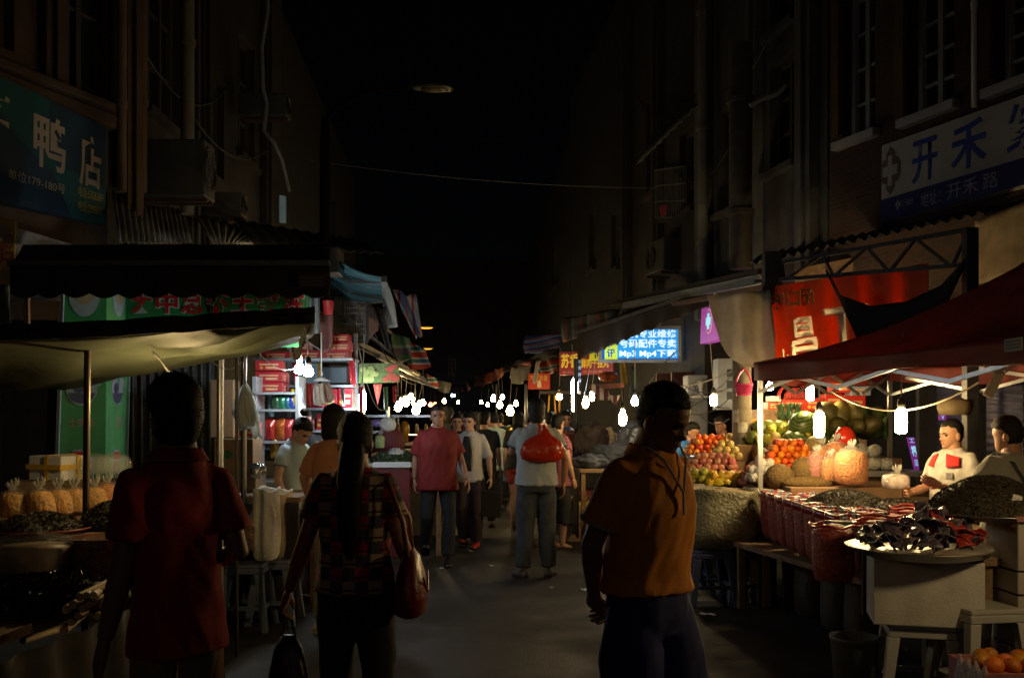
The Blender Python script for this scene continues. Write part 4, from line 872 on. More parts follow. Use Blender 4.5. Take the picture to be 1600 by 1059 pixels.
for z, h, kw in ((.10, .26, dict(label='lowest white carton of the stack at far right')), (.37, .26, dict(label='second white carton from the bottom at far right')), (.64, .11, dict(label='flat white carton with a fruit character at far right', print_=[('水 果', (.1, .6, .3, .75), m_dkp)], tape=m_yel)), (.76, .25, dict(label='white carton with air holes and a broad yellow tape', holes=True, tape=m_yel, print_=[('(18PCS)', (.30, .58, .40, .50), m_dkp)]))):
    carton(c=(cx, cy, z), sx=.46, sy=.34, sz=h, mat=m_carw, **kw)
b = MB(); b.box((cx, cy, .05), (.5, .38, .10)); single(b, 'pallet', m_wood, 'low wooden pallet under the white carton stack', 'pallet')
b = MB(); b.box((cx, cy - .02, 1.026), (.5, .36, .028)); single(b, 'cardboard_cover', M('pink_lid', (.36, .17, .16), .6), 'pinkish flat lid under the dark seed tray', 'cover', bev=.004)
# foam box on stool, steel tray of wrapped sweets
p = P(1440, 969, 5.1); fb = carton('white foam box under the round metal tray', (p.x, p.y, .475), .53, .42, .335, M('used_foam', (.62, .60, .57), .9, 0, .14, 8, .3, 120, dirt=.2), rotz=-14, name='foam_box', lid=None)
stool('white plastic stool under the foam box', (p.x - .02, p.y), m_stw, .47, .32, -14, 'white plastic stools')
p = P(1545, 950, 4.85); stool('taller white plastic stool at the far right', (p.x, p.y + .1), m_stw, .58, .30, 10, 'white plastic stools')
b = MB(); b.lathe((P(1340, 650, 5.2).x, 5.25, .0), [(.10, 0), (.125, .33), (.132, .335), (.132, .35), (.12, .35), (.10, .30), (.01, .29)], 24); single(b, 'bucket', M('grey_bucket', (.13, .13, .13), .6), 'grey bucket on the ground left of the foam box', 'bucket', smooth=True)
b = MB(); pp = P(1352, 960, 5.28); b.bar(pp, (pp.x, pp.y, .80), .035); single(b, 'table_prop', m_dsteel, 'thin prop standing in the grey bucket', 'prop')
p = P(1437, 858, 5.05); tray('round shiny metal tray on the foam box', (p.x, p.y, .815), .365, M('polished_steel', (.38, .37, .35), .42, 1, .1), .05)
m_wr = M('red_wrapper', (.50, .045, .03), .2, 0, .4, 20, .8, 60, coat=.4); m_wp = M('purple_wrapper', (.16, .13, .17), .18, 0, .4, 20, .8, 60, coat=.5)
def packet():
    b = MB(); b.cloth(lambda u, v: Vector(((u - .5) * .10, (v - .5) * .07, .012 * math.sin(u * math.pi) * math.sin(v * math.pi) + .004 * math.sin(u * 50) * (abs(v - .5) > .38))), 10, 6, .006); return b
pkr = single(packet(), 'sweet_packet', m_wr, 'crinkly red sweet packet heaped on the round metal tray', 'packet', 'red packets on the round tray', smooth=True)
pkp = single(packet(), 'sweet_packet', m_wp, 'crinkly purple sweet packet heaped on the round metal tray', 'packet', 'purple packets on the round tray', smooth=True)
ur = up_ = False
for k in range(120):
    a = random.uniform(0, 6.28); k_ = math.sqrt(random.random()) * .9; x, y = k_ * math.cos(a) * .33, k_ * math.sin(a) * .33
    red = x + random.gauss(0, .1) > .08; z = .87 + .17 * max(0, 1 - (x / .36) ** 2 - (y / .36) ** 2) * (1.1 if x > 0 else .65) * random.uniform(.55, 1)
    if red and not ur: o = pkr; ur = True
    elif not red and not up_: o = pkp; up_ = True
    else: o = (pkr if red else pkp).copy(); COL.objects.link(o)
    o.location = (p.x + x, p.y + y, z); o.rotation_euler = (random.gauss(0, .6), random.gauss(0, .6), random.uniform(0, 6.28))
# crate of oranges bottom right
def fruit(name, label, cat, group, r_, mat, sq=1.0, fn=None):
    b = MB(); b.ell((0, 0, 0), (r_, r_, r_ * sq), 14, 9, fn=fn); o = b.build(name, mat, world=False, smooth=True); return tag(o, label, cat, group)
m_orange = M('orange_peel', (.72, .24, .012), .45, 0, .2, 12, .2, 160, rnd=.35); m_tang = M('tangerine_peel', (.76, .17, .012), .42, 0, .2, 12, .2, 160, rnd=.35); m_pink = M('pink_peach', (.60, .22, .16), .55, 0, .5, 20, rnd=.4)
m_lem = M('pale_yellow_fruit', (.64, .50, .17), .5, 0, .25, 14, rnd=.3); m_gmango = M('green_mango', (.13, .18, .03), .45, 0, .4, 12, rnd=.5); m_yfr = M('yellow_fruit', (.64, .42, .03), .45, 0, .3, 16, rnd=.35)
m_papaya = M('papaya_skin', (.11, .115, .03), .5, 0, .6, 9, rnd=.6); m_netw = M('white_foam_net', (.72, .71, .68), .8, 0, .2, 60, 1, 90); m_netg = M('grey_foam_net', (.22, .22, .20), .6, 0, .55, 60, 1, 80)
def melonstripe(n, l, co):
    w = n.new('ShaderNodeTexWave'); w.inputs['Scale'].default_value = 14; w.inputs['Distortion'].default_value = 5; w.inputs['Detail'].default_value = 3; l.new(co, w.inputs['Vector'])
    r = n.new('ShaderNodeValToRGB'); r.color_ramp.elements[0].color = (.02, .055, .015, 1); r.color_ramp.elements[1].color = (.13, .20, .05, 1); l.new(w.outputs['Fac'], r.inputs[0]); return r.outputs[0]
m_wmel = pattern('watermelon_rind', melonstripe, col=(.06, .12, .03), rough=.35, var=.2)
m_dmel = M('dark_green_melon', (.045, .085, .022), .35, 0, .5, 9, rnd=.5); m_cant = M('netted_melon', (.26, .24, .10), .6, 0, .3, 40, .6, 60)
def pile(proto, c, nx, ny, lay, pitch, rotz=0, dz=.82, jit=.12, tilt=0, rnd=True):
    used = False; rm = Matrix.Rotation(R(rotz), 3, 'Z')
    for k in range(lay):
        for i in range(nx - k):
            for j in range(ny - k):
                p = Vector(((i - (nx - k - 1) / 2) * pitch + random.gauss(0, jit) * pitch, (j - (ny - k - 1) / 2) * pitch + random.gauss(0, jit) * pitch, k * pitch * dz)); p.z += tilt * p.y
                o = proto if not used else proto.copy()
                if used: COL.objects.link(o)
                used = True; o.location = Vector(c) + rm @ p
                o.rotation_euler = (random.uniform(0, 6), random.uniform(0, 6), random.uniform(0, 6)) if rnd else (0, 0, random.uniform(0, 6)); o.scale = (random.uniform(.86, 1.12), random.uniform(.86, 1.12), random.uniform(.84, 1.1))
p = P(1572, 1040, 4.35); cr = thing('fruit_crate', 'pink lined crate of oranges at the bottom right corner', 'crate', (p.x + .03, p.y, .12))
b = MB()
for sx, sy, wx, wy in ((0, -.17, .42, .014), (0, .17, .42, .014), (-.203, 0, .014, .324), (.203, 0, .014, .324)): b.box((sx, sy, .16), (wx, wy, .30))
b.box((0, 0, .02), (.39, .324, .012)); b.build('side_panels', M('pink_crate', (.42, .16, .17), .6), cr, world=False)
b = MB(); b.cloth(lambda u, v: Vector((-.215 - .03 * math.sin(v * 3), -.2 + .25 * u, .33 - .24 * v + .02 * math.sin(u * 20))), 12, 8, .004); b.build('plastic_liner', M('crinkled_plastic', (.42, .36, .38), .25, 0, .2, 20, .8, 40), cr, world=False, smooth=True)
pile(fruit('orange_fruit', 'orange in the pink lined crate at bottom right', 'fruit', 'oranges in the pink lined crate', .042, m_orange), (p.x + .03, p.y, .38), 5, 4, 2, .083, 0, .7)
b = MB(); b.box((p.x + .03, p.y, .055), (.44, .36, .11)); single(b, 'low_box', m_card, 'low carton under the pink lined crate', 'box')
# fruit stall behind
table('fruit stall table with a drooping cloth behind the concrete pole', (2.42, 9.15), 1.5, 1.4, .86, 10, skirt=M('brown_skirt', (.10, .07, .05), .8, 0, .3))
table('fruit stall table carrying the tangerines and melons', (3.35, 8.9), 1.2, 1.0, .86, -14)
def step(label, c, s, rotz=0, mat=m_card): b = MB(); b.box((c[0], c[1], c[2] - s[2] / 2), s, Matrix.Rotation(R(rotz), 3, 'Z')); single(b, 'fruit_box', mat, label, 'box', bev=.006)
p = P(1112, 722, 9.2); 
pile(fruit('orange_fruit', 'orange persimmon in the heap left of the concrete pole', 'fruit', 'orange persimmons left of the pole', .036, m_tang), P(1112, 706, 9.5), 8, 4, 4, .069, 0, .7); step('carton under the orange persimmons left of the pole', P(1112, 714, 9.5), (.68, .34, .24))
pile(fruit('peach', 'pink peach in the heap left of the concrete pole', 'fruit', 'pink peaches left of the pole', .036, m_pink), P(1112, 738, 9.05), 8, 5, 4, .069, 0, .75); 
pile(fruit('pear', 'pale yellow pear heaped against the concrete pole', 'fruit', 'pale yellow pears by the pole', .037, m_lem, 1.15), P(1146, 708, 9.7), 5, 5, 4, .07, 0, .8); step('carton under the pale yellow pears', P(1146, 716, 9.7), (.36, .36, .3))
pile(fruit('yellow_fruit', 'yellow star fruit at the front edge of the fruit stall', 'fruit', 'yellow star fruit at the front', .037, m_yfr, 1.3, lambda u: 1 + .18 * math.cos(5 * math.atan2(u.y, u.x))), P(1146, 752, 8.6), 7, 3, 2, .072, 0, .7)
pile(fruit('yellow_fruit', 'green yellow fruit at the left end of the fruit stall', 'fruit', 'green yellow fruit at the left end', .04, M('green_yellow', (.40, .38, .05), .45, 0, .3)), P(1092, 748, 8.7), 3, 3, 2, .08)
pile(fruit('apple', 'pinkish apple in the low heap beside the thin canopy post', 'fruit', 'pinkish apples beside the canopy post', .036, M('pink_apple', (.52, .15, .11), .4, 0, .45, 18, rnd=.4)), P(1190, 752, 8.5), 6, 5, 3, .07, 0, .75)
pile(fruit('wrapped_pear', 'pear in a white foam net by the canopy post', 'fruit', 'pears in white foam nets', .045, m_netw, 1.2), P(1194, 738, 8.9), 4, 4, 4, .08, 0, .8)
pile(fruit('tangerine', 'bright tangerine in the big sloping heap', 'fruit', 'tangerines in the sloping heap', .035, m_tang), P(1232, 738, 8.6), 9, 7, 6, .067, 0, .8); step('carton under the tangerine heap', P(1232, 745, 8.6), (.6, .5, .12))
pile(fruit('pear', 'pale pear beside the tangerine heap', 'fruit', 'pale pears beside tangerines', .05, m_lem, 1.15), P(1214, 708, 9.0), 3, 3, 3, .092); step('carton under the pears beside the tangerines', P(1214, 716, 9.0), (.32, .32, .25))
pile(fruit('mango', 'green mango on the upper shelf near pineapples', 'fruit', 'green mangoes on the upper shelf', .065, m_gmango, 1.35), P(1200, 683, 9.4), 4, 3, 2, .12); step('carton under the green mangoes', P(1205, 694, 9.4), (.75, .4, .26))
pile(fruit('custard_apple', 'yellow green netted fruit below the pineapples', 'fruit', 'yellow green netted fruit', .06, M('yellow_green', (.40, .42, .03), .6, 0, .3, 30, 1, 50), .9), P(1221, 687, 9.1), 4, 2, 2, .105); step('carton under the netted yellow green fruit', P(1221, 696, 9.1), (.5, .25, .25))
pile(fruit('orange_fruit', 'orange on the small back heap behind the canopy post', 'fruit', 'oranges on the small back heap', .045, m_orange), P(1187, 672, 9.9), 3, 3, 4, .085); step('carton under the small back heap of oranges', P(1187, 680, 9.9), (.3, .3, .45))
pile(fruit('melon', 'striped watermelon in the big melon pile', 'fruit', 'striped watermelons in the melon pile', .125, m_wmel, 1.1), P(1272, 694, 9.0), 3, 2, 2, .225, 0, .8); pile(fruit('melon', 'dark green melon in the big melon pile', 'fruit', 'dark green melons in the melon pile', .105, m_dmel, 1.3), P(1342, 668, 9.2), 4, 2, 3, .17, 0, .62)
pile(fruit('papaya', 'mottled papaya on top of the melon pile', 'fruit', 'papayas on the melon pile', .085, m_papaya, 1.45), P(1318, 664, 8.95), 4, 2, 2, .15); pile(fruit('melon', 'netted melon at the foot of the pile', 'fruit', 'netted melons at the foot of the pile', .085, m_cant, .95), P(1290, 712, 8.7), 3, 2, 2, .16, 0, .6)
step('big carton under the melon pile', P(1310, 714, 9.05), (1.0, .5, .36))
pile(fruit('wrapped_melon', 'melon in a grey foam net right of the clear bags', 'fruit', 'melons in grey foam nets', .062, m_netg, 1.35), P(1346, 724, 8.35), 4, 2, 3, .115, 0, .95); step('carton under the melons in grey foam nets', P(1346, 736, 8.35), (.5, .3, .3))
b = MB(); b.ell(P(1320, 684, 8.4), (.09, .07, .10), 16, 10, fn=lambda u: 1 + .15 * nz(u, 3)); single(b, 'red_bag', M('glossy_red_bag', (.55, .03, .015), .2, 0, .2), 'shiny red bag wedged beside the grey netted melons', 'bag', smooth=True)
pile(fruit('pear', 'pale yellow pear on the heap right in front of the concrete pole', 'fruit', 'pale pears before the pole', .037, m_lem, 1.15), P(1134, 712, 9.15), 4, 4, 3, .07, 0, .8); step('carton under the pale pears in front of the pole', P(1134, 720, 9.15), (.3, .3, .2))
pile(fruit('wrapped_pear', 'pear in white foam net in the low front heap', 'fruit', 'white foam net pears in the front heap', .042, m_netw, 1.2), P(1197, 746, 8.25), 4, 3, 3, .078, 0, .8)
pile(fruit('yellow_fruit', 'bright yellow fruit heaped above the tangerines', 'fruit', 'bright yellow fruit above the tangerines', .042, m_yfr), P(1248, 700, 8.95), 5, 3, 3, .078, 0, .8); step('carton under the bright yellow fruit', P(1248, 708, 8.95), (.5, .3, .3))
pile(fruit('orange_fruit', 'orange in the small heap behind the clear bags', 'fruit', 'oranges behind the clear bags', .037, m_orange), P(1292, 724, 8.5), 5, 3, 3, .07, 0, .8)
# pineapples
m_pine = M('pineapple_skin', (.20, .15, .05), .6, 0, .6, 45, 1, 50); m_leaf = M('pineapple_leaf', (.04, .085, .035), .5, 0, .35, 8)
pn = thing('pineapple', 'pineapple with a leafy crown on the fruit stall shelf', 'fruit', (0, 0, 0), 0, 'pineapples on the upper shelf')
b = MB(); b.ell((0, 0, .08), (.06, .06, .09), 14, 10); b.build('body', m_pine, pn, world=False, smooth=True)
b = MB()
for k in range(26):
    a = k * 2.4; t = k / 26; d = Vector((math.cos(a), math.sin(a), 0)); L = .16 - .05 * t; o = Vector((0, 0, .16)); s_ = Vector((-d.y, d.x, 0)) * .012; sp = (1 - t) * .09
    b.add([o - s_, o + s_, o + d * sp * .6 + Vector((0, 0, L * .6)) + s_ * .8, o + d * sp * 1.2 + Vector((0, 0, L)), o + d * sp * .6 + Vector((0, 0, L * .6)) - s_ * .8], [(0, 1, 2, 4), (4, 2, 3)])
b.build('crown', m_leaf, pn, world=False)
for k in range(6):
    p = P(1220 + (k % 3) * 13, 688 - (k // 3) * 14, 9.6 + (k // 3) * .15)
    if k == 0: pn.location = p
    else: dup(pn, p, k * 40)
step('carton under the pineapples', P(1236, 690, 9.72), (.5, .4, .3))
# jackfruit halves, snack bags, knotted clear bags
m_jack = M('jackfruit_skin', (.14, .085, .025), .7, 0, .5, 70, 1, 70)
for i, (x, y, d, rx, ry, rz_) in enumerate(((1218, 745, 8.0, .12, .1, .11), (1256, 740, 8.05, .12, .1, .14), (1262, 755, 7.9, .22, .1, .06))):
    b = MB(); b.ell(P(x, y, d), (rx, ry, rz_), 22, 14, fn=lambda u: 1 + .04 * nz(u, 9)); single(b, 'jackfruit', m_jack, ('short', 'tall pointed', 'long flat')[i] + ' brown jackfruit piece below the tangerines', 'fruit', smooth=True)
m_osn = M('orange_snack', (.62, .20, .015), .6, 0, .5, 50, 1, 60); m_ysn = M('golden_snack', (.62, .29, .015), .6, 0, .5, 45, 1, 60)
def bag(label, c, w, dpt, h, mat, rotz=0, group=None, knot=True, name='snack_bag', film=None, lean=0):
    r = thing(name, label, 'bag', c, rotz, group)
    def ring(k, z, kk=1): return [(w / 2 * k * math.cos(a) * (1 + .07 * nz((math.cos(a) * 2, math.sin(a) * 2, z * 12 + w), 1)) + lean * z, dpt / 2 * k * math.sin(a) * (1 + .07 * nz((math.cos(a), math.sin(a) * 2, z * 12 + 5), 1)), z) for a in [2 * math.pi * i / 20 for i in range(20)]]
    b = MB(); b.loft([ring(.75, .003), ring(.93, h * .08), ring(.97, h * .3), ring(.95, h * .55), ring(.80, h * .72), ring(.3, h * .80)]); b.build('contents', mat, r, world=False, smooth=True)
    b = MB(); b.loft([ring(.8, .001), ring(.98, h * .07), ring(1.03, h * .3), ring(1.02, h * .58), ring(.85, h * .75), ring(.45, h * .86), ring(.16, h * .93)], cap=False); b.build('film', film or m_film, r, world=False, smooth=True)
    if knot:
        b = MB()
        for k in range(9):
            a = k * .7; b.cloth(lambda u, v: Vector((lean * h, 0, h * .90)) + Vector((math.cos(a) * (.008 + .022 * v) + .010 * u, math.sin(a) * (.008 + .022 * v) - .010 * u, (.035 + .015 * math.sin(k)) * v + .012 * math.sin(u * 5))), 4, 4, .002)
        b.build('knot', M('bag_knot_film', (.62, .62, .58), .2, 0, 0, alpha=.4, bump=.4, bscale=60), r, world=False, smooth=True)
    return r
GB = 'clear bags of orange snacks by the tangerines'
for i, (x, y, d, w, h, lab) in enumerate(((1275, 752, 8.0, .16, .28, 'clear bag of reddish snacks next to the jackfruit'), (1296, 752, 7.9, .15, .24, 'upright clear bag of orange snacks in the middle'), (1330, 756, 7.7, .28, .34, 'biggest knotted clear bag of orange snacks'), (1306, 728, 8.3, .2, .26, 'clear bag of orange sweets behind the upright bag'), (1283, 728, 8.35, .18, .22, 'smaller clear bag of pink sweets behind'))):
    bag(lab, P(x, y, d), w, w * .8, h, m_osn if i else M('red_snack', (.42, .09, .05), .6, 0, .5, 50, 1, 60), group=GB)
bag('white and red carrier bag lying beside the seed heap', P(1400, 764, 7.0), .2, .16, .14, M('white_red_bag', (.62, .50, .46), .4, 0, .5, 12), name='carrier_bag')
step('low counter box under the snack bags', P(1300, 757, 8.05), (.9, .7, .16))
b = MB(); b.box(P(1362, 738, 8.3), (.8, .5, .04)); single(b, 'shelf_board', m_steel, 'metal shelf edge behind the seed heap', 'shelf')
# red gift boxes on the back of fruit stall
m_gift = M('red_gift_box', (.52, .03, .02), .35, 0, .12); m_giftp = M('gift_print', (.65, .38, .20), .4); m_gifty = M('gift_print_yellow', (.62, .45, .05), .4)
def gift(label, c, sx, sy, sz, rotz=0, group=None, mat=None, flat_=True):
    r = thing('gift_box', label, 'gift box', c, rotz, group); b = MB(); b.box((0, 0, sz / 2), (sx, sy, sz)); b.build('carton', mat or m_gift, r, world=False, bev=.004)
    b = MB(); b.box((0, -sy / 2 - .003, sz * .62), (sx * .7, .003, sz * .16)); b.box((sx * .1, -sy / 2 - .003, sz * .3), (sx * .45, .003, sz * .22)); b.build('print', m_giftp, r, world=False)
    b = MB(); b.lathe((-sx * .28, -sy / 2 - .003, sz * .3), [(min(sx, sz) * .14, -.002), (min(sx, sz) * .14, .002)], 14, Matrix.Rotation(R(90), 3, 'X')); b.build('seal', m_gifty, r, world=False)
    return r
step('tall plank stand behind the fruit carrying gift boxes', P(1262, 640, 10.4), (1.1, .5, .62), mat=m_wood)
for i, (x, y, w, h, lab) in enumerate(((1208, 652, 24, 11, 'lowest narrow red gift box behind the fruit'), (1208, 640, 24, 12, 'narrow red gift box second from bottom'), (1208, 627, 16, 8, 'small white topped gift box on the narrow stack'), (1236, 640, 34, 16, 'red gift box with a green leaf print'), (1268, 642, 28, 20, 'wide red gift box behind the big low bulb'), (1298, 640, 26, 24, 'red gift box right of the big low bulb'), (1330, 646, 34, 28, 'red gift box with blue yellow print on the right'), (1310, 614, 26, 20, 'topmost red gift box behind the canopy frame'), (1340, 618, 30, 14, 'colourful striped gift box at the top right'))):
    p = P(x, y, 10.3 - .02 * i); gift(lab, p, w * 10.3 / F, .2, h * 10.3 / F, 0, 'red gift boxes behind the fruit', mat=m_white if i == 2 else M('blue_gift', (.22, .28, .42), .4) if i == 8 else None)
p = P(1240, 624, 10.2); r = thing('fruit_basket', 'rounded red plastic basket on top of the gift boxes', 'basket', p)
b = MB(); b.cloth(lambda u, v: Vector((.16 * math.cos(u * math.pi), -.06 + .12 * v, .16 * math.sin(u * math.pi) ** .8)), 16, 4, .006); b.build('arched_lid', M('red_basket', (.50, .03, .015), .4), r, world=False, smooth=True)
b = MB(); b.cloth(lambda u, v: Vector((.13 * math.cos(u * math.pi), -.075, .125 * math.sin(u * math.pi) * v)), 12, 4, .006); b.build('woven_face', M('red_basket_dark', (.25, .015, .01), .5, 0, .6, 60, 1, 60), r, world=False, smooth=True)
# concrete pole with paper scraps and pink basket
p = P(1159, 740, 9.45); r = thing('concrete_pole', 'round weathered concrete pole with torn paper scraps among the fruit', 'pole', (p.x, p.y, 0))
b = MB(); b.tube([(0, 0, 0), (0, 0, 2.75)], [.095, .09], 20); b.build('shaft', M('pole_concrete', (.24, .21, .15), .85, 0, .3, 9, .4, 30, dirt=.35), r, world=False, smooth=True)
for i, (z, h, w, mt) in enumerate(((1.44, .10, 1.0, M('torn_paper', (.40, .39, .34), .8, 0, .5, 20)), (1.19, .045, 2.2, m_black), (.98, .09, 1.3, M('teal_sticker', (.30, .42, .38), .6, 0, .4, 20)), (1.55, .12, .7, M('torn_paper')))):
    b = MB(); b.cloth(lambda u, v: Vector((.0975 * math.cos(-2.2 - i * .2 + u * w), .0975 * math.sin(-2.2 - i * .2 + u * w), z - h / 2 + h * v * (1 + .2 * nz((u * 5, v, i), 1)))), 10, 3, .002); b.build('paper_scrap' if i != 1 else 'tape_band', mt, r, world=False)
p = P(1162, 618, 9.1); r = thing('pink_basket', 'bright pink plastic basket hanging on the concrete pole', 'basket', p)
m_pinkb = M('pink_plastic', (.75, .05, .22), .35, 0, .05, transl=.2)
b = MB(); el = lambda k, z: [(.085 * k * math.cos(a), .06 * k * math.sin(a), z) for a in [2 * math.pi * i / 24 for i in range(24)]]
b.loft([el(.8, 0), el(1, .10), el(1.06, .10), el(1.06, .112), el(.96, .112), el(.78, .01)], cap=False); b.loft([el(.8, .0), el(.79, .006)]); b.build('bowl', m_pinkb, r, world=False, smooth=True)
b = MB()
for k in range(20):
    a = 2 * math.pi * k / 20
    for z in (.03, .055, .08): b.box((.0862 * (.8 + .2 * z / .1) * math.cos(a) * 1.02, .061 * (.8 + .2 * z / .1) * math.sin(a) * 1.02, z), (.012, .006, .012), Matrix.Rotation(math.atan2(math.sin(a) / .06, math.cos(a) / .085) + R(90), 3, 'Z'))
b.build('slots', M('pink_shadow', (.30, .015, .08), .6), r, world=False)
b = MB(); b.tube([(.085 * math.cos(a) * (.9 if math.sin(a) < .9 else .35) * (1 - .45 * math.sin(a)), 0, .11 + .15 * math.sin(a)) for a in [math.pi * i / 14 for i in range(15)]], .009, 6); b.build('handle', m_pinkb, r, world=False, smooth=True)
# big grain sack and neighbours on blue stools
m_sack = M('woven_plastic_sack', (.20, .19, .13), .28, 0, .3, 5, 1, 38, coat=.35)
m_grain = M('pale_grain', (.36, .25, .11), .8, 0, .4, 60, .8, 90)
def sack(label, c, w, dpt, h, mat, fill=m_grain, rotz=0, group=None, roll=.03):
    r = thing('grain_sack', label, 'sack', c, rotz, group)
    def ring(k, z, s=0): return [(w / 2 * k * math.copysign(abs(math.cos(a)) ** .7, math.cos(a)) * (1 + .05 * nz((math.cos(a) * 2, math.sin(a) * 2, z * 9 + c[0]), 1)), dpt / 2 * k * math.copysign(abs(math.sin(a)) ** .7, math.sin(a)) * (1 + .06 * nz((math.cos(a) * 2, math.sin(a) * 2, z * 9 + 9), 1)), z + s * .012 * math.sin(a * 3 + c[1])) for a in [2 * math.pi * i / 36 for i in range(36)]]
    b = MB(); b.loft([ring(.80, .0), ring(.97, h * .06), ring(1.06, h * .28), ring(1.02, h * .55), ring(.97, h * .8), ring(.95, h * .93, 1), ring(1.0, h, 1), ring(.97, h + roll * .6, 1), ring(.88, h + roll * .3, 1), ring(.86, h - .03)], cap=False); b.loft([ring(.80, .0), ring(.79, .004)])
    b.build('cloth_body', mat, r, world=False, smooth=True)
    b = MB(); b.loft([ring(.87, h - .035), ring(.8, h - .01), ring(.4, h + .012), ring(.05, h + .02)]); b.build('grain', fill, r, world=False, smooth=True)
    return r
p = P(1132, 858, 7.9); sack('big shiny woven sack of grain in front of the fruit stall', (p.x, p.y + .1, .46), .60, .46, .47, m_sack); stool('blue plastic stool under the big woven sack', (p.x - .12, p.y + .05), m_stb, .455, .3, 5, 'blue stools under the sacks'); stool('dark blue stool right of the one under the big sack', (p.x + .22, p.y + .12), m_stb, .455, .3, 0, 'blue stools under the sacks')
p = P(1076, 858, 8.4); sack('dull sack squeezed left of the big woven sack', (p.x - .0, p.y + .1, .46), .36, .40, .44, m_sack); stool('blue stool at the left end under the dull sack', (p.x - .0, p.y + .05), m_stb, .455, .3, 0, 'blue stools under the sacks')
p = P(1213, 850, 7.9); sack('pale open sack right of the big woven sack', (p.x, p.y + .2, .50), .44, .40, .43, M('pale_sack', (.34, .31, .25), .5, 0, .25, 6, .5, 40), m_osn); table('low plank stand under the pale open sack', (p.x, p.y + .2), .42, .46, .495, 0)
# ---------------------------------------------------------------- left row: awnings, tarps and poles
m_bcan = M('black_canvas', (.018, .017, .018), .85, 0, .25, 4, .2, 50)
def scal(label, x0, x1, y0, y1, d, d2, y2, mat, n, name='awning', bar=True):
    r = thing(name, label, 'awning', P((x0 + x1) / 2, y1, d))
    a, c, e, f = P(x0, y0, d), P(x1, y0, d), P(x1, y1, d), P(x0, y1, d)
    def fn(u, v): return a.lerp(c, u).lerp(f.lerp(e, u), v * (1 - .13 * (1 - abs(math.sin(u * n * math.pi))) * (v > .8))) + Vector((0, .02 * math.sin(u * 23) * v, 0))
    b = MB(); b.cloth(fn, n * 8, 8, .004); b.build('valance', mat, r, smooth=True)
    g, h = P(x1, y2, d2), P(x0 + 20, y2, d2)
    b = MB(); b.cloth(lambda u, v: (a + Vector((0, 0, .02))).lerp(c + Vector((0, 0, .02)), u).lerp(h.lerp(g, u), v) - Vector((0, 0, .03 * math.sin(v * 3.1))), 20, 6, .006); b.build('roof', mat, r, smooth=True)
    if bar: b = MB(); b.bar(a + Vector((0, -.025, 0)), c + Vector((0, -.025, 0)), .035); b.build('front_bar', M('grey_bar', (.10, .10, .105), .4, .6), r)
    return r
r = scal('black awning with a scalloped edge over the green banner', 16, 516, 412, 466, 6.6, 8.2, 382, m_bcan, 12)
q = quad(P(466, 450, 6.55), P(510, 450, 6.55), P(510, 427, 6.55), P(466, 428, 6.55)); b = MB(); b.prism(q, (0, .004, 0)); pl_ = b.build('sewn_label', M('dark_label', (.05, .045, .045), .6), r)
b = MB(); [flat(b, q, [(.08, v), (.92, v), (.92, v + .14), (.08, v + .14)], .003, .001) for v in (.15, .4, .66)]; b.build('printed_line', M('label_print', (.12, .11, .11)), pl_)
m_olive = M('olive_tarp', (.155, .175, .11), .6, 0, .2, 3, .25, 14, transl=.35)
ft = [(-90, 545), (0, 531), (130, 527), (300, 516), (400, 510), (492, 503)]; bk = [(-90, 612), (0, 606), (95, 610), (235, 577), (400, 547), (485, 516)]
def pl2(pts, u):
    x = u * (len(pts) - 1); i = min(len(pts) - 2, int(x)); t = x - i; return lerp(pts[i][0], pts[i + 1][0], t), lerp(pts[i][1], pts[i + 1][1], t)
def tarp(u, v):
    a = P(*pl2(ft, u), 4.5); b_ = P(*pl2(bk, u), 6.3); p = a.lerp(b_, v)
    k = math.exp(-((u - .68) / .12) ** 2 - ((v - .15) / .25) ** 2)
    p.z += -.06 * math.sin(v * math.pi) + .022 * math.sin(u * 26 + 5 * v) * v * (1 - u) + .05 * nz((u * 4, v * 3, 0), 1) * math.sin(v * 3.14) + .05 * k * math.sin(v * 34 + u * 22)
    return p
r = thing('tarp_roof', 'olive tarp roof lit from below with a rolled dark front edge', 'tarp', P(250, 560, 5.3))
b = MB(); b.cloth(tarp, 60, 30, .003); b.build('sheet', m_olive, r, smooth=True)
b = MB(); fu = lambda u, o: P(pl2(ft, u)[0], pl2(ft, u)[1], 4.48) + Vector((0, 0, o)) + Vector((0, .02 * nz((u * 9, o, 1), 2), .012 * nz((u * 16, 1, o), 1)))
b.cloth(lambda u, v: fu(u, .055 * (1 - v) - .004), 60, 3, .012); b.build('front_hem', m_bcan, r, smooth=True)
b = MB(); b.tube([fu(u / 30, .058) for u in range(31)], [.016 + .006 * nz((i, 0, 0), 1.7) for i in range(31)], 8); b.build('edge_pole', m_bcan, r, smooth=True)
b = MB(); b.cloth(lambda u, v: P(490, 503, 4.5).lerp(P(474, 560, 4.9), v) + Vector((-.02 - .05 * u + .03 * nz((u * 3, v * 6, 2), 1), .1 * u, 0)), 8, 14, .004); single(b, 'hanging_cloth', m_bcan, 'dark twisted cloth end hanging off the olive tarp corner', 'tarp', smooth=True)
def pole(label, x, d, ytop, r_, mat, lean=0, group=None):
    p = P(x, ytop, d); b = MB(); b.tube([(p.x + lean, p.y, 0), (p.x, p.y, p.z)], r_, 12); b2 = single(b, 'tent_pole', mat, label, 'pole', group, smooth=True, sharp=40); return b2
pole('dark near pole holding up the olive tarp among yellow bags', 137, 4.7, 528, .016, M('brown_pole', (.10, .075, .045), .35, .5, .2), -.02)
pole('thick shiny steel pole right of the red shirt man', 344, 6.4, 552, .024, m_steel); pole('thin dark pole between the two steel poles', 370, 6.2, 520, .011, m_dsteel); pole('steel pole carrying the bunch of white bags', 381, 7.25, 545, .022, M('dull_pole', (.20, .20, .21), .4, .8, .2))
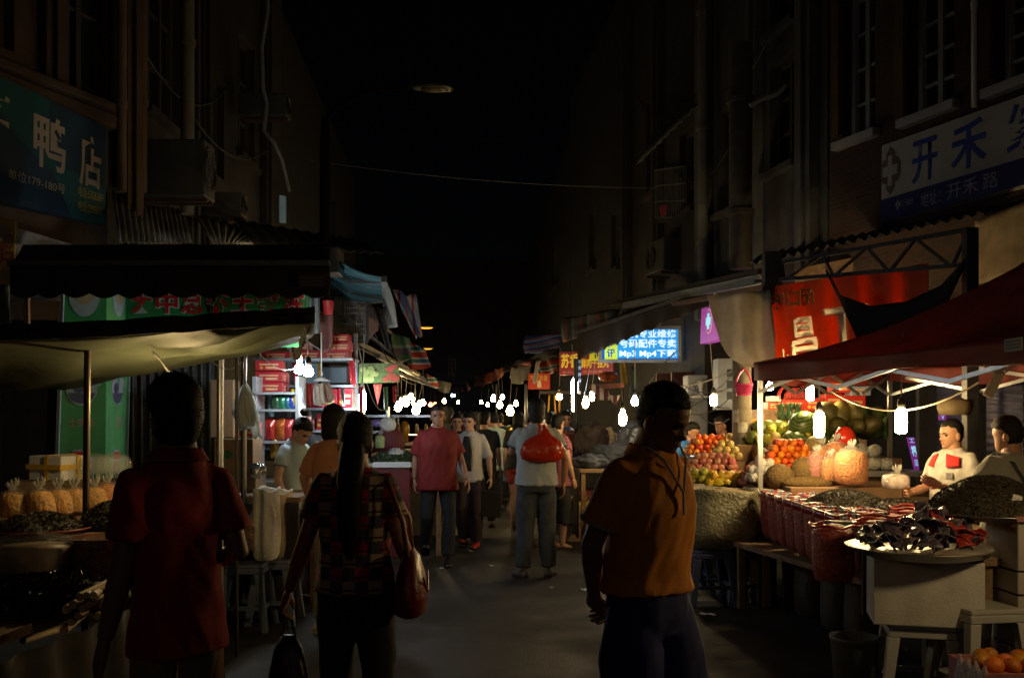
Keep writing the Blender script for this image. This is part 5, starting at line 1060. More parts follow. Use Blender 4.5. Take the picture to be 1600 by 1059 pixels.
for i, (p, q_, s) in enumerate(((P(238, 545, 4.8), P(262, 580, 4.9), .0), (P(318, 548, 6.0), P(392, 548, 6.5), .12), (P(405, 552, 7.2), P(470, 570, 8.3), .08))):
    b = MB(); b.tube(sag(p, q_, s, 14), .004, 5); single(b, 'electric_cord', m_cable, ('short pale cord hanging under the olive tarp', 'pale cord looping between the steel poles', 'white cord running to the dazzling bulbs')[i], 'cord')
# teal awning seen from below and the cloths beyond
m_teal = pattern('teal_striped_canvas', stripes([('3d6f78', 2), ('35626e', 1), ('4a7c84', 3), ('2f5763', 1)], 1, .31), col=(.045, .16, .19), rough=.7, transl=.4)
r = thing('awning', 'faded teal awning with folding arms seen from below', 'awning', P(560, 470, 9))
TA, TB, TC, TD = P(520, 400, 8.3), P(600, 432, 8.0), P(602, 472, 10.0), P(515, 462, 10.4)
b = MB(); b.cloth(lambda u, v: TA.lerp(TB, u).lerp(TD.lerp(TC, u), v) - Vector((0, 0, .04 * math.sin(u * 3.1))), 14, 14, .004); b.build('canvas', m_teal, r, smooth=True)
b = MB(); b.cloth(lambda u, v: TB.lerp(TC, u) + Vector((.03 * v + .10 * v * (1 - u), 0, -.42 * v * (1 - .35 * u))) + Vector((.02 * math.sin(u * 9 + v * 4), 0, 0)), 12, 8, .004); b.build('front_flap', M('grey_flap', (.20, .20, .18), .7, 0, .25, transl=.2), r, smooth=True)
b = MB()
for y0, y1, d in ((424, 441, 8.7), (441, 467, 9.6)):
    a, c, e = P(521, y0, d), P(548, y0 + 16, d - .1), P(599, y1, d - .3); b.bar(a, c, .045, .03); b.bar(c, e, .035, .03)
b.bar(TB + Vector((0, 0, -.02)), TC + Vector((0, 0, -.02)), .05); b.build('folding_arm', M('alu_bar'), r)
b = MB(); b.box(P(522, 410, 8.3), (.12, .3, .22)); b.build('end_cap', M('grey_cast_metal', (.22, .21, .19), .35, .6, .2), r, bev=.01)
hang('pinkish grey cloth sagging beneath the teal awning', quad(P(548, 520, 10.4), P(590, 520, 10.4), P(586, 476, 10.2), P(546, 470, 10.2)), M('pinkish_cloth', (.22, .15, .15), .8, 0, .3, transl=.3), amp=.08, fr=11)
hang('dark triangular cloth under the teal awning flap', quad(P(604, 545, 10.2), P(612, 546, 10.2), P(600, 480, 10), P(586, 482, 10)), M('dark_cloth', (.035, .03, .03), .8))
hang('blue and red woven cloth drooping above the street lamps', quad(P(648, 525, 11.5), P(660, 523, 11.5), P(650, 462, 11.2), P(614, 452, 11.2)), pattern('woven_bag_stripes', stripes([('8f8f9c', 2), ('77303a', 1), ('6b7aa0', 2), ('9b6a6e', 1)], 0, .16), col=(.2, .15, .15), rough=.6, transl=.35), amp=.05, fr=9)
hang('green and white cloth on the awning before the striped flag', quad(P(610, 548, 12), P(645, 570, 12), P(640, 528, 12), P(612, 518, 12)), pattern('green_stripes', stripes([('5f7a55', 3), ('6b5a64', 2), ('8fa08a', 1)], 2, .25), col=(.2, .25, .15), rough=.6, transl=.35))
hang('red teal and white striped cloth flag hanging in the left row', quad(P(640, 577, 12.4), P(674, 573, 12.4), P(664, 545, 12.4), P(634, 530, 12.4)), pattern('red_teal_stripes', stripes([('a84a3c', 3), ('b9b3ac', 1), ('3a7486', 2), ('b9b3ac', 1)], 2, .16), col=(.3, .1, .1), rough=.6, transl=.4), amp=.03)
hang('small striped rag at the far end of left awnings', quad(P(668, 596, 16), P(686, 604, 16), P(684, 592, 16), P(666, 583, 16)), m_rstr)
m_bam = M('bamboo_pole', (.22, .16, .08), .6, 0, .3)
for i, (p, q_, w) in enumerate(((P(545, 500, 9.8), P(628, 566, 12.5), .04), (P(560, 535, 10), P(655, 585, 14), .035), (P(590, 556, 11), P(676, 600, 17), .05), (P(560, 478, 10), P(610, 520, 11.6), .03), (P(600, 575, 12), P(683, 606, 19), .04))):
    b = MB(); b.bar(p, q_, w); single(b, 'roof_pole', m_bam if i % 2 else m_dsteel, ('topmost slanting roof pole of the left row', 'second slanting roof pole of the left row', 'long lower roof pole of the left row', 'short dark roof pole under pinkish cloth', 'lowest slanting roof pole of the left row')[i], 'pole')
b = MB(); b.prism([P(560, 545, 10.3), P(640, 580, 13), P(690, 606, 20), P(600, 560, 20)], (0, 0, .02)); single(b, 'added_roof', M('old_ply_roof', (.14, .11, .075), .8, 0, .35, 5), 'low roof added over the far left stalls to block lamp light', 'roof')  # roof added to keep the bulbs' light off the facades
r = thing('wire_cage', 'wire mesh panel hanging beside the red bucket', 'cage', P(545, 530, 10))
b = MB()
for k in range(15): x = 521 + k * 3.6; b.bar(P(x, 532, 10), P(x, 462, 10), .007)
for k in range(9): y = 464 + k * 8.4; b.bar(P(520, y, 9.99), P(573, y, 9.99), .007)
b.build('mesh', M('wire_grey', (.22, .22, .22), .5, .7), r)
b = MB(); [b.bar(p, q_, .03) for p, q_ in ((P(520, 533, 9.97), P(520, 460, 9.97)), (P(574, 533, 9.97), P(574, 460, 9.97)), (P(519, 461, 9.97), P(575, 461, 9.97)), (P(519, 534, 9.97), P(575, 534, 9.97)))]; b.build('rim', m_dsteel, r)
b = MB(); b.lathe(P(513, 491, 9), [(.04, 0), (.055, .12), (.058, .125), (.05, .125), (.03, .02)], 16); single(b, 'hanging_bucket', m_red, 'small red bucket hanging by the wire mesh', 'bucket', smooth=True)
hang('faded pinkish banner hanging left of the wire mesh', quad(P(502, 552, 9.2), P(519, 546, 9.2), P(521, 490, 9.2), P(498, 484, 9.2)), M('faded_pink', (.26, .11, .11), .7, 0, .3, 14, transl=.25), amp=.01)
hang('dull white striped curtain right of the green banner', quad(P(482, 520, 8.9), P(500, 520, 8.9), P(500, 460, 8.9), P(482, 462, 8.9)), pattern('curtain_stripes', stripes([('8b8f92', 1), ('5a5e62', 1)], 0, .07), col=(.2, .2, .2), transl=.2), amp=.015, fr=20)
corr('dark corrugated wall behind the red shirt man', quad(P(190, 760, 8.9), P(350, 760, 9.2), P(350, 490, 9.2), P(190, 490, 8.9)), 12, .02, M('corrugated_wall', (.10, .10, .095), .6, .3, .3, 4, dirt=.4), 'corrugated_wall', 'wall')
shutter('dark plank shutter behind the green column', quad(P(-60, 800, 8.3), P(90, 800, 8.3), P(90, 500, 8.3), P(-60, 500, 8.3)), 12, M('dark_planks', (.045, .04, .036), .8, 0, .3))
hang('pale grey bag hanging at the left edge under the yellow sign', quad(P(-20, 512, 6.9), P(18, 505, 6.9), P(15, 445, 6.9), P(-20, 440, 6.9)), M('greyish_green_cloth', (.10, .13, .11), .8), amp=.02)
b = MB(); b.bar(P(43, 520, 6.8), P(42, 460, 6.8), .03); single(b, 'bamboo_pole', M('ochre_pole', (.25, .13, .03), .5), 'short ochre pole end under the black awning at left', 'pole')
b = MB(); b.prism(quad(P(-10, 470, 8.25), P(90, 470, 8.6), P(172, 400, 9.0), P(-10, 345, 7.95)), (.0, .02, 0)); single(b, 'pale_board', M('dirty_panel', (.26, .24, .21), .8, 0, .5, 3), 'dirty pale boards behind the black awning at far left', 'board')

# ---------------------------------------------------------------- near left stall
def lstall():
    table('low bamboo bench at the bottom left', (-2.45, 3.75), 1.35, 1.3, .77, -6, m_wood); table('higher back table under the yellow snack bags', (-2.62, 5.0), 1.15, 1.75, 1.0, -4, m_wood)
    m_bcut = M('cut_bamboo', (.48, .36, .18), .6, 0, .2); st = None
    for k in range(15):
        x, y = [(104, 952), (100, 984), (114, 944), (122, 962), (112, 972), (128, 950), (138, 944), (146, 930), (135, 930), (124, 932), (152, 962), (160, 946), (164, 938), (36, 1000), (46, 986)][k]; p = P(x, y, 3.62)
        if not st:
            b = MB(); b.tube([(0, 0, 0), (0, .34, .0)], .016, 12); st = tag(b.build('bamboo_stick', m_bcut, world=False, sharp=40), 'cut bamboo stick poking out over the bench plank', 'stick', 'cut bamboo sticks on the bench'); o = st
        else: o = st.copy(); COL.objects.link(o)
        o.location = p; o.rotation_euler = (random.uniform(-.08, .08), 0, random.uniform(-.15, .3)); o.scale = (random.uniform(.75, 1.1),) * 3
    p = P(75, 945, 3.85); seeds('bed of shiny dark olives along the front of the bench', (p.x, p.y, .80), .42, .2, .12, M('shiny_olives', (.03, .028, .015), .15, 0, .5, 30, coat=.6), 700, 'olive_heap', .02)
    c = P(52, 915, 4.0); t = thing('wrapped_tub', 'film wrapped pale tub at the left edge of the bench', 'tub', (c.x, c.y, .86))
    b = MB(); b.lathe((0, 0, 0), [(.135, 0), (.145, .1), (.15, .15), (.01, .155)], 24); b.build('tub', M('pale_brown_tub', (.22, .14, .08), .5, 0, .3), t, world=False, smooth=True)
    b = MB(); b.lathe((0, 0, 0), [(.142, -.004), (.156, .1), (.166, .16), (.13, .19), (.03, .2), (.035, .225), (.01, .24)], 30); b.build('film', m_film, t, world=False, smooth=True)
    b = MB(); b.box(c + Vector((0, .05, -.0)), (.5, .34, .02)); b2 = single(b, 'plank', m_wood, 'rough plank under the film wrapped tub', 'plank'); b2.location.z = .825
    c = P(160, 905, 4.15); t = thing('printed_bag', 'wide red and gold printed bag behind the film wrapped tub', 'bag', (c.x, c.y, .80))
    b = MB(); b.lathe((0, 0, 0), [(.12, 0), (.135, .08), (.14, .2), (.138, .23), (.1, .22), (.01, .225)], 26); b.build('contents', M('gold_flecked_red', (.20, .045, .015), .25, 0, .9, 22, .7, 50, coat=.4), t, world=False, smooth=True)
    b = MB(); b.lathe((0, 0, 0), [(.128, 0), (.142, .08), (.149, .24)], 26); b.f = b.f[:-2]; b.build('film', m_rfilm, t, world=False, smooth=True)
    c = P(62, 836, 4.55); b = MB(); b.lathe((c.x, c.y, .985), [(.18, 0), (.23, .03), (.24, .034), (.235, .04), (.18, .012), (.01, .012)], 36); single(b, 'red_basin', M('brick_red_plastic', (.22, .04, .02), .35), 'shallow red basin of dark seeds below the yellow bags', 'basin', smooth=True)
    b = MB(); b.box((c.x + .1, c.y + .05, .96), (.85, .6, .04)); single(b, 'plank', m_wood, 'plank carrying the red basin and seed heap', 'plank')
    seeds('low heap of black seeds in the red basin', (c.x, c.y, 1.01), .21, .2, .085, m_seedd, 1200)
    c = P(186, 822, 4.75); seeds('greenish seed heap right of the dark near pole', (c.x, c.y, .995), .21, .2, .14, m_seed, 1400)
    G = 'golden snack bags on the left stall'
    for i, (x, d, y, w, h, lab) in enumerate(((25, 5.0, 808, .17, .165, 'wide golden snack bag at the far left edge'), (66, 5.0, 806, .15, .165, 'golden snack bag right of the leftmost one'), (95, 5.15, 803, .14, .165, 'golden snack bag before the white foam box'), (120, 5.3, 800, .14, .165, 'golden snack bag just left of the dark pole'), (152, 5.35, 798, .13, .165, 'golden snack bag right of the dark pole'), (172, 5.45, 792, .13, .165, 'orange snack bag farther right of the dark pole'), (196, 5.5, 788, .13, .165, 'orange snack bag half behind the red shirt man'))):
        bag(lab, P(x, y, d), w, w * .75, h, m_ysn if i < 5 else m_osn, group=G, lean=-.12)
    c = P(92, 749, 5.75); carton('white foam box with yellow tape behind the golden bags', (c.x, c.y, c.z), .265, .2, .145, m_foam, m_yel, -24, 'foam_box', tdir=1)
    b = MB(); b.box((c.x + .15, c.y + .05, (c.z + 1.0) / 2 - .001), (.75, .4, c.z - 1.004)); single(b, 'wooden_crate', m_wood, 'wooden crate under the white foam box', 'crate')
    for i, (x, y) in enumerate(((150, 742), (178, 740))): bag(('crumpled clear bag right of the white foam box', 'crumpled clear bag near the red shirt man shoulder')[i], P(x, y, 5.6), .2, .14, .14, m_film, knot=False, name='clear_bag')
lstall()
# sacks on stools right of the red shirt man
m_foil = M('red_gold_foil', (.25, .085, .015), .22, .2, .9, 16, .7, 40, coat=.4)
for i, (x, d, w, h, mt, lab) in enumerate(((374, 7.0, .15, .34, m_foil, 'red and gold foil bag next to the red shirt man'), (398, 7.0, .13, .33, m_foil, 'second red and gold foil bag left of the white sack'))):
    bag(lab, P(x, 860, d), w, .15, h, mt, group='foil bags on the stools', knot=False)
sack('white open sack with a folded rim on blue grey stools', P(417, 872, 7.1), .17, .34, .50, M('white_sack', (.72, .69, .64), .6, 0, .15, 6, .5, 40), m_grain); sack('beige open sack right of the white sack', P(439, 872, 7.35), .15, .34, .50, M('beige_sack', (.50, .40, .26), .6, 0, .2, 6, .5, 40), m_grain)
for x, d, lab in ((385, 7.0, 'blue grey plastic stool under the foil bags'), (428, 7.2, 'blue grey plastic stool under the white sack')): p = P(x, 900, d); stool(lab, (p.x, p.y + .05), M('blue_grey_plastic', (.12, .15, .22), .4), p.z if False else .475, .26, 0, 'blue grey stools on the left')
table('low table behind the sacks and stools', (-2.05, 7.65), .8, .9, .94, 0)
for x in (372, 398, 415): pass
hang('crumpled white plastic sheet lying on the low table', quad(P(362, 778, 7.3), P(430, 776, 7.3), P(425, 764, 7.9), P(362, 764, 7.9)), M('white_sheet', (.5, .5, .48), .4, 0, .2, transl=.2), amp=.02)
p = P(373, 735, 7.8); c = carton('large brown carton with a green logo by the poles', (p.x, p.y, p.z), .31, .3, .26, m_card, None, 0)
q = quad((-.155, -.154, 0), (.155, -.154, 0), (.155, -.154, .26), (-.155, -.154, .26)); q = [wm(c) @ v for v in q]; b = MB(); flat(b, q, disc(.35, .52, .13, .14), .003, .002); b.build('logo', M('green_logo', (.04, .16, .08)), c); b = MB(); flat(b, q, disc(.8, .55, .05, .07), .003, .002); b.build('seal', M('red_logo', (.3, .04, .03)), c)
b = MB(); b.box((p.x, p.y, (p.z + .94) / 2), (.36, .32, p.z - .945)); single(b, 'wooden_crate', m_wood, 'wooden crate under the brown carton', 'crate')
gift('flat dark red box on the brown carton', P(392, 681, 7.9), .14, .2, .11, 0)
carton('brown carton on the shelf with pale front behind the poles', P(352, 683, 8.4), .2, .2, .5, m_card)
r = thing('bag_bundle', 'bunch of white and bluish carrier bags hung on the pole', 'bag bundle', P(384, 640, 7.1))
m_pbag = M('thin_white_bag', (.90, .94, .96), .3, 0, .1, transl=.6, bump=.4, bscale=30); m_pbag2 = M('thin_blue_bag', (.50, .70, .82), .3, 0, .1, transl=.6, bump=.4, bscale=30)
for k in range(9):
    x = 368 + k * 4.2; b = MB(); y0 = 598 + 6 * (k % 3); L = 52 + (k * 37 % 23); a, e = P(384, y0, 7.1 - .01 * k), P(x, y0 + L, 7.08 - .015 * k)
    b.cloth(lambda u, v: a.lerp(e, v) + Vector(((u - .5) * (.02 + .075 * math.sin(v * 2.8) ** .7 if v > .02 else (u - .5) * .02), .03 * math.sin(u * 12 + k) * v, .02 * math.sin(u * 9 + k) * v)), 10, 12, .002); b.build('carrier_bag', m_pbag2 if k in (1, 3) else m_pbag, r, smooth=True)
b = MB(); b.tube([P(384, 600, 7.1), P(379, 575, 7.15), P(381, 556, 7.2)], .006, 6); b.build('string', m_cable, r)

# ---------------------------------------------------------------- lit gift shop stall, left
r = thing('display_rack', 'white metal display rack of the lit gift shop stall', 'rack', P(500, 700, 9.8)); m_rack = M('pale_rack_metal', (.42, .47, .52), .35, .3, .1)
zs = lambda y, d: 1.55 + (650 - y) * d / F
b = MB()
for x in (404, 452, 556): b.box((P(x, 0, 9.9).x, 9.9, 1.2), (.035, .035, 2.4))
b.build('upright', m_rack, r)
for y, x0, x1 in ((604, 450, 556), (639, 450, 556), (673, 450, 556), (563, 404, 556), (700, 404, 556)):
    b = MB(); a, c = P(x0, y, 9.75), P(x1, y, 9.75); b.box(((a.x + c.x) / 2, 9.75, a.z), (c.x - a.x, .42, .022)); b.build('shelf', m_rack, r)
for x0, x1, y0, y1 in ((452, 497, 568, 600), (502, 542, 573, 598)):
    b = MB(); q = quad(P(x0, y1, 9.93), P(x1, y1, 9.93), P(x1, y0, 9.93), P(x0, y0, 9.93)); b.prism(q, (0, .02, 0)); b.build('glass_back', M('pale_blue_glass', (.35, .52, .68), .2, 0, .08), r)
b = MB(); q = quad(P(404, 720, 10.0), P(560, 720, 10.0), P(560, 600, 10.0), P(404, 600, 10.0)); b.prism(q, (0, .02, 0)); b.build('back_board', M('back_board_grey', (.16, .17, .19), .7), r)
b = MB(); b.prism(quad(P(505, 600, 9.9), P(541, 600, 9.9), P(541, 575, 9.9), P(505, 575, 9.9)), (0, .015, 0)); [b.bar(p, q_, .018) for p, q_ in ((P(503, 601, 9.88), P(543, 601, 9.88)), (P(503, 573, 9.88), P(543, 573, 9.88)), (P(503, 601, 9.88), P(503, 573, 9.88)), (P(543, 601, 9.88), P(543, 573, 9.88)))]; b.f = b.f[6:]; b.build('glass_frame', m_dsteel, r)
GR = 'red gift boxes in the lit left stall'; m_gr2 = M('crimson_gift_box', (.42, .018, .03), .35, 0, .15)
for i, (x0, x1, y0, y1, d, lab) in enumerate(((507, 529, 608, 637, 9.7, 'crimson gift box standing left on the lit middle shelf'), (531, 553, 607, 637, 9.7, 'crimson gift box right of its twin on the lit middle shelf'), (460, 476, 609, 637, 9.72, 'crimson gift box behind the hanging cloth on the middle shelf'), (497, 513, 647, 671, 9.7, 'crimson gift box on the lower lit shelf'), (482, 493, 654, 671, 9.7, 'little pinkish gift box on the lower lit shelf'),
    (412, 455, 550, 562, 9.7, 'long red box at the top left of the lit stall'), (463, 505, 548, 562, 9.7, 'long red box at the top centre of the lit stall'), (506, 548, 549, 562, 9.65, 'long red box at the top right of the lit stall'), (462, 486, 536, 547.5, 9.7, 'faded red box on the long top centre box'), (517, 550, 535, 548.5, 9.6, 'red box resting on the long top right box'), (520, 548, 523, 534.5, 9.6, 'topmost red box of the lit stall'))):
    gift(lab, P((x0 + x1) / 2, y1, d), (x1 - x0) * d / F, .16, (y1 - y0) * d / F, group=GR, mat=m_gr2 if i not in (4, 8) else M('pink_gift', (.42, .12, .14), .4))
for i, (y0, y1) in enumerate(((597, 612), (580, 596), (563, 579))): gift(('lowest', 'middle', 'topmost')[i] + ' of the three big red cartons left of the dazzling bulbs', P(423, y1 + 1, 8.8), .24, .22, 15.6 * 8.8 / F, 6, 'stacked red cartons', mat=m_gr2)
for i, (y0, y1) in enumerate(((598, 613), (582, 597))): gift(('lower', 'upper')[i] + ' narrow red carton beside the big red cartons', P(446, y1 + 1, 8.9), .045, .2, 15.6 * 8.9 / F, 6, 'narrow red cartons', mat=m_gr2)
r = thing('side_rack', 'low white rack of snack packets left of bun haired woman', 'rack', P(435, 720, 8.5))
b = MB()
for x in (404, 470): b.box((P(x, 0, 8.6).x, 8.6, .95), (.03, .3, 1.9))
b.build('upright', m_rack, r)
for y in (615, 641, 690): b = MB(); a, c = P(406, y, 8.6), P(468, y, 8.6); b.box(((a.x + c.x) / 2, 8.6, a.z), (c.x - a.x, .34, .02)); b.build('shelf', m_rack, r)
def chip(label, x, y, d, w, h, mat, rz=0, group=None, tilt=.12):
    b = MB(); b.cloth(lambda u, v: Vector(((u - .5) * w, -.03 * math.sin(u * math.pi) * math.sin(v * math.pi) + tilt * v * h, v * h)), 8, 8, .02); o = single(b, 'snack_packet', mat, label, 'packet', group, smooth=True, world=False); o.location = P(x, y, d); o.rotation_euler.z = R(rz); return o
for i, (x, y, c, lab) in enumerate(((432, 640, (.03, .10, .05), 'dark green foil packet leftmost on the side rack'), (440, 640, (.02, .20, .10), 'green foil packet second from left on the side rack'), (448, 640, (.03, .16, .22), 'teal foil packet in the middle of the side rack'), (455, 640, (.03, .07, .45), 'blue foil packet on the side rack'), (462, 636, (.6, .42, .03), 'yellow packet at the right end of the side rack'),
    (436, 688, (.4, .10, .02), 'orange packet on the lower side rack'), (450, 688, (.45, .04, .05), 'pinkish red packet on the lower side rack'), (422, 688, (.35, .02, .02), 'dark red packet at the left of the lower side rack'), (444, 716, (.40, .02, .02), 'red packet below the side rack shelf'), (430, 716, (.42, .28, .04), 'ochre packet below the side rack shelf'))):
    chip(lab, x, y, 8.5, .085 if y != 688 else .10, .16 if y < 650 else .2, M('foil_%d' % i, c, .2, .2, .4, 14, .4, 40, coat=.4), random.uniform(-20, 20))
m_rsn = M('red_foil_snack', (.42, .02, .03), .25, 0, .6, 14, .5, 40, coat=.3)
for i, (x, y) in enumerate(((455, 637), (484, 637), (497, 637))): chip(('red foil packet left on the middle lit shelf', 'red foil packet centre on the middle lit shelf', 'red foil packet beside the crimson box')[i], x, y, 9.6, .12, .17, m_rsn)
hang('strip of small red packets hanging right of glass cabinet', quad(P(546, 603, 9.6), P(556, 603, 9.6), P(554, 560, 9.6), P(545, 560, 9.6)), m_rsn, 'packet_strip', 'packets', .015, fr=3)
hang('red cloth apron hanging below the white lamp shade', quad(P(473, 632, 9.0), P(500, 632, 9.0), P(497, 598, 9.0), P(478, 598, 9.0)), M('red_apron', (.32, .03, .03), .8, 0, .15, transl=.2), amp=.03, fr=10)
hang('white cloth hanging over the red apron', quad(P(489, 631, 8.93), P(508, 631, 8.93), P(506, 598, 8.93), P(492, 598, 8.93)), M('white_apron', (.52, .47, .42), .8, 0, .2, transl=.2), amp=.03, fr=14)
hang('grey and red cloth to the right of the white cloth', quad(P(508, 629, 9.0), P(524, 622, 9.0), P(514, 598, 9.0), P(503, 598, 9.0)), M('grey_red_cloth', (.40, .27, .23), .8, 0, .4, 8, transl=.2), amp=.03, fr=10)
c = P(502, 595, 8.95); b = MB(); b.cloth(lambda u, v: c + Vector(((.015 + .06 * v) * math.cos(u * 6.2832), (.015 + .06 * v) * math.sin(u * 6.2832), .035 - .035 * v)), 18, 3, .003); b.tube([c + Vector((0, 0, .03)), c + Vector((0, 0, .45))], .006, 6); single(b, 'lamp_shade', m_white, 'small white enamel lamp shade above the hanging cloths', 'lamp shade', smooth=True)
table('counter of the lit gift shop stall', (-2.0, 8.75), .8, .95, .98, 0, M('counter_top', (.14, .12, .10), .5), skirt=None)
for i, (x, y, w) in enumerate(((478, 722, .16), (498, 724, .13))): bag(('white plastic bag on the gift counter', 'small white plastic bag right on the gift counter')[i], P(x, y + 8, 8.5), w, .12, .13, m_pbag, knot=False, name='carrier_bag')
b = MB(); b.ell(P(402, 735, 7.45), (.07, .06, .06), 16, 10, fn=lambda u: 1 + .25 * nz(u, 4)); single(b, 'silver_bag', M('silver_foil', (.5, .5, .5), .15, .9, .2, 10, .6, 40), 'crumpled silver foil bag by the steel poles', 'bag', smooth=True)

# ---------------------------------------------------------------- lit food stall with greens, left of the red shirt walker
table('food stall table with a white edge and a dark red skirt', (-1.42, 11.2), 1.1, 1.3, 1.03, 0, m_white, skirt=None)
r = thing('stall_front', 'dark red front panel of the food stall with a white rim', 'stall', P(612, 760, 10.55))
b = MB(); a, c = P(584, 727, 10.5), P(640, 727, 10.5); b.box(((a.x + c.x) / 2, 10.5, .5), (c.x - a.x, .03, .96)); b.build('panel', M('dark_red_panel', (.14, .012, .015), .6), r); b = MB(); b.box(((a.x + c.x) / 2, 10.48, 1.02), (c.x - a.x + .02, .06, .06)); b.build('rim', m_white, r, bev=.006)
seeds('bed of dark mussels and greens on the food stall table', ((a.x + c.x) / 2, 10.85, 1.045), .30, .28, .13, M('dark_greens', (.05, .07, .035), .3, 0, .8, 20, coat=.3), 500, 'greens_heap', .03)
seeds('little heap of white mushrooms on the dark greens', ((a.x + c.x) / 2 + .02, 10.75, 1.13), .10, .10, .06, M('white_mushroom', (.55, .55, .52), .6), 90, 'mushroom_heap', .022)
bag('clear bag of lettuce standing on the greens', P(594, 700, 10.8), .12, .1, .18, M('lettuce', (.28, .42, .08), .5, 0, .4, 20, .6, 30)); b = MB(); b.ell(P(590, 661, 10.9), (.10, .08, .045), 16, 9, fn=lambda u: 1 + .15 * nz(u, 3)); single(b, 'purple_bag', M('purple_film', (.30, .20, .50), .3, 0, .2), 'shiny purple bag on the stall shelf', 'bag', smooth=True)
b = MB(); b.ell(P(606, 663, 10.8), (.09, .08, .075), 18, 12, fn=lambda u: 1 + .3 * nz(u, 3.2)); single(b, 'white_bag', m_pbag, 'crumpled white bag on top of a dark red sack', 'bag', smooth=True)
b = MB(); b.loft([[(P(608, y, 10.9).x + w * math.cos(t), 10.9 + w * .7 * math.sin(t), zs(y, 10.9)) for t in [k * math.pi / 8 for k in range(16)]] for y, w in ((706, .17), (690, .18), (676, .15), (668, .08))]); single(b, 'dark_sack', M('dark_red_sack', (.10, .012, .015), .7), 'dark red bundle below the crumpled white bag', 'sack', smooth=True)
b = MB(); b.box(P(586, 650, 11.1), (.3, .2, .03)); b.box(P(586, 675, 11.1), (.3, .2, .03)); [b.box(P(x, 660, 11.1), (.02, .2, .36)) for x in (567, 606)]; single(b, 'small_shelf', m_rack, 'small pale shelf unit behind the purple bag', 'shelf')
r = thing('food_cart', 'glass sided food cart lit by the far bulb cluster', 'food cart', P(655, 740, 12.6))
b = MB(); b.box((P(652, 0, 12.6).x, 12.7, .5), (.62, .5, 1.0)); b.build('base', M('cream_cart', (.36, .32, .22), .5), r, bev=.01)
b = MB(); cx_ = P(652, 0, 12.6).x
for sx in (-.29, .29):
    for sy in (-.2, .2): b.box((cx_ + sx, 12.7 + sy, 1.27), (.025, .025, .53))
b.box((cx_, 12.7, 1.55), (.64, .5, .03)); b.box((cx_, 12.7, 1.3), (.6, .42, .012)); b.build('frame', m_steel, r)
b = MB()
for k in range(9): b.lathe((cx_ - .24 + .06 * k, 12.55, 1.02 if k % 2 else 1.32), [(.025, 0), (.028, .06), (.02, .1), (.012, .13)], 10)
b.build('jars', M('amber_jars', (.45, .26, .06), .3, 0, .5, 30), r, smooth=True)
b = MB(); b.box(P(666, 706, 11.9), (.34, .25, .08)); b.box(P(664, 698, 11.9), (.30, .2, .06)); single(b, 'food_tray', M('food_yellow', (.55, .34, .12), .5, 0, .6, 25), 'bright tray of yellow food lit by the bulb cluster', 'tray', bev=.01)
b = MB(); b.box(P(645, 746, 10.9), (.16, .2, .22)); single(b, 'plastic_crate', M('pink_mesh_crate', (.34, .10, .11), .6, 0, .6, 30), 'pink plastic crate beside the red shirt walker', 'crate', bev=.01)
b = MB(); b.lathe(P(632, 690, 12.2), [(.05, 0), (.055, .2), (.03, .26)], 14); single(b, 'oil_jar', M('amber_oil', (.45, .22, .02), .2), 'amber jar standing on the food cart', 'jar', smooth=True)
table('dim far table of the left row past the food cart', (-1.75, 16.6), 2.5, 1.0, .95, 0); table('farthest dim table of the left row', (-1.9, 22), 3, 1.0, .95, 0)
random.seed(11)
for i, (x, y, d) in enumerate(((640, 735, 15.6), (652, 732, 16.4), (664, 722, 18))): step(('yellowish', 'pale', 'brown')[i] + ' goods box on the far left tables', P(x, y - 14, d), (.5, .5, .16), 0, [m_ysn, m_wplast, m_card][i])

# ---------------------------------------------------------------- middle and far right stalls
m_jean = pattern('blue_striped_cloth', stripes([('2a3040', 3), ('586070', 1)], 1, .08), col=(.05, .05, .08), rough=.8)
table('clothes stall table with a dark skirt under the phone sign', (1.28, 12.4), 2.0, 1.1, .92, 4, m_wood, skirt=M('dark_skirt', (.03, .025, .028), .85))
for i, (x, y, d, sx, sy, sz, mt, lab) in enumerate(((925, 722, 11.7, .5, .4, .12, m_jean, 'folded striped cloth pile on the clothes stall'), (960, 714, 11.9, .55, .45, .2, M('denim_pile', (.028, .034, .05), .8, 0, .5, 12), 'heap of denim on the clothes stall'), (925, 690, 12.8, .45, .4, .34, M('brown_bundle', (.045, .028, .022), .85, 0, .4, 10), 'big brown cloth bundle behind the pointing arm'), (990, 690, 12.2, .45, .4, .30, M('grey_bundle', (.045, .05, .062), .35, 0, .4, 10), 'grey plastic covered bundle behind the low bulb'), (893, 686, 13.4, .4, .3, .16, M('orange_bundle', (.42, .15, .05), .7, 0, .4, 12), 'orange food heap under the little striped awning'), (945, 688, 13.4, .34, .3, .22, M('cream_bundle', (.45, .36, .24), .7, 0, .3), 'cream bundle behind the brown cloth bundle'))):
    b = MB(); c = P(x, y, d); b.ell(c, (sx / 2, sy / 2, sz * .8), 44, 30, fn=lambda u: 1 + .30 * nz(u, 2.2, i) + .14 * nz(u, 6, i) + .06 * abs(nz(u, 15, i))); single(b, 'cloth_bundle', mt, lab, 'bundle', smooth=True)
p = P(903, 805, 12); carton('open carton of yellow pomelos on the ground', (p.x, p.y, .22), .36, .3, .19, m_card)
pile(fruit('pomelo', 'yellow pomelo in the open carton on the ground', 'fruit', 'pomelos in the carton', .055, m_yfr), (p.x, p.y, .45), 3, 3, 2, .1, 0, .7)
carton('dark crate under the pomelo carton', (p.x, p.y, 0.004), .4, .34, .205, m_wood)
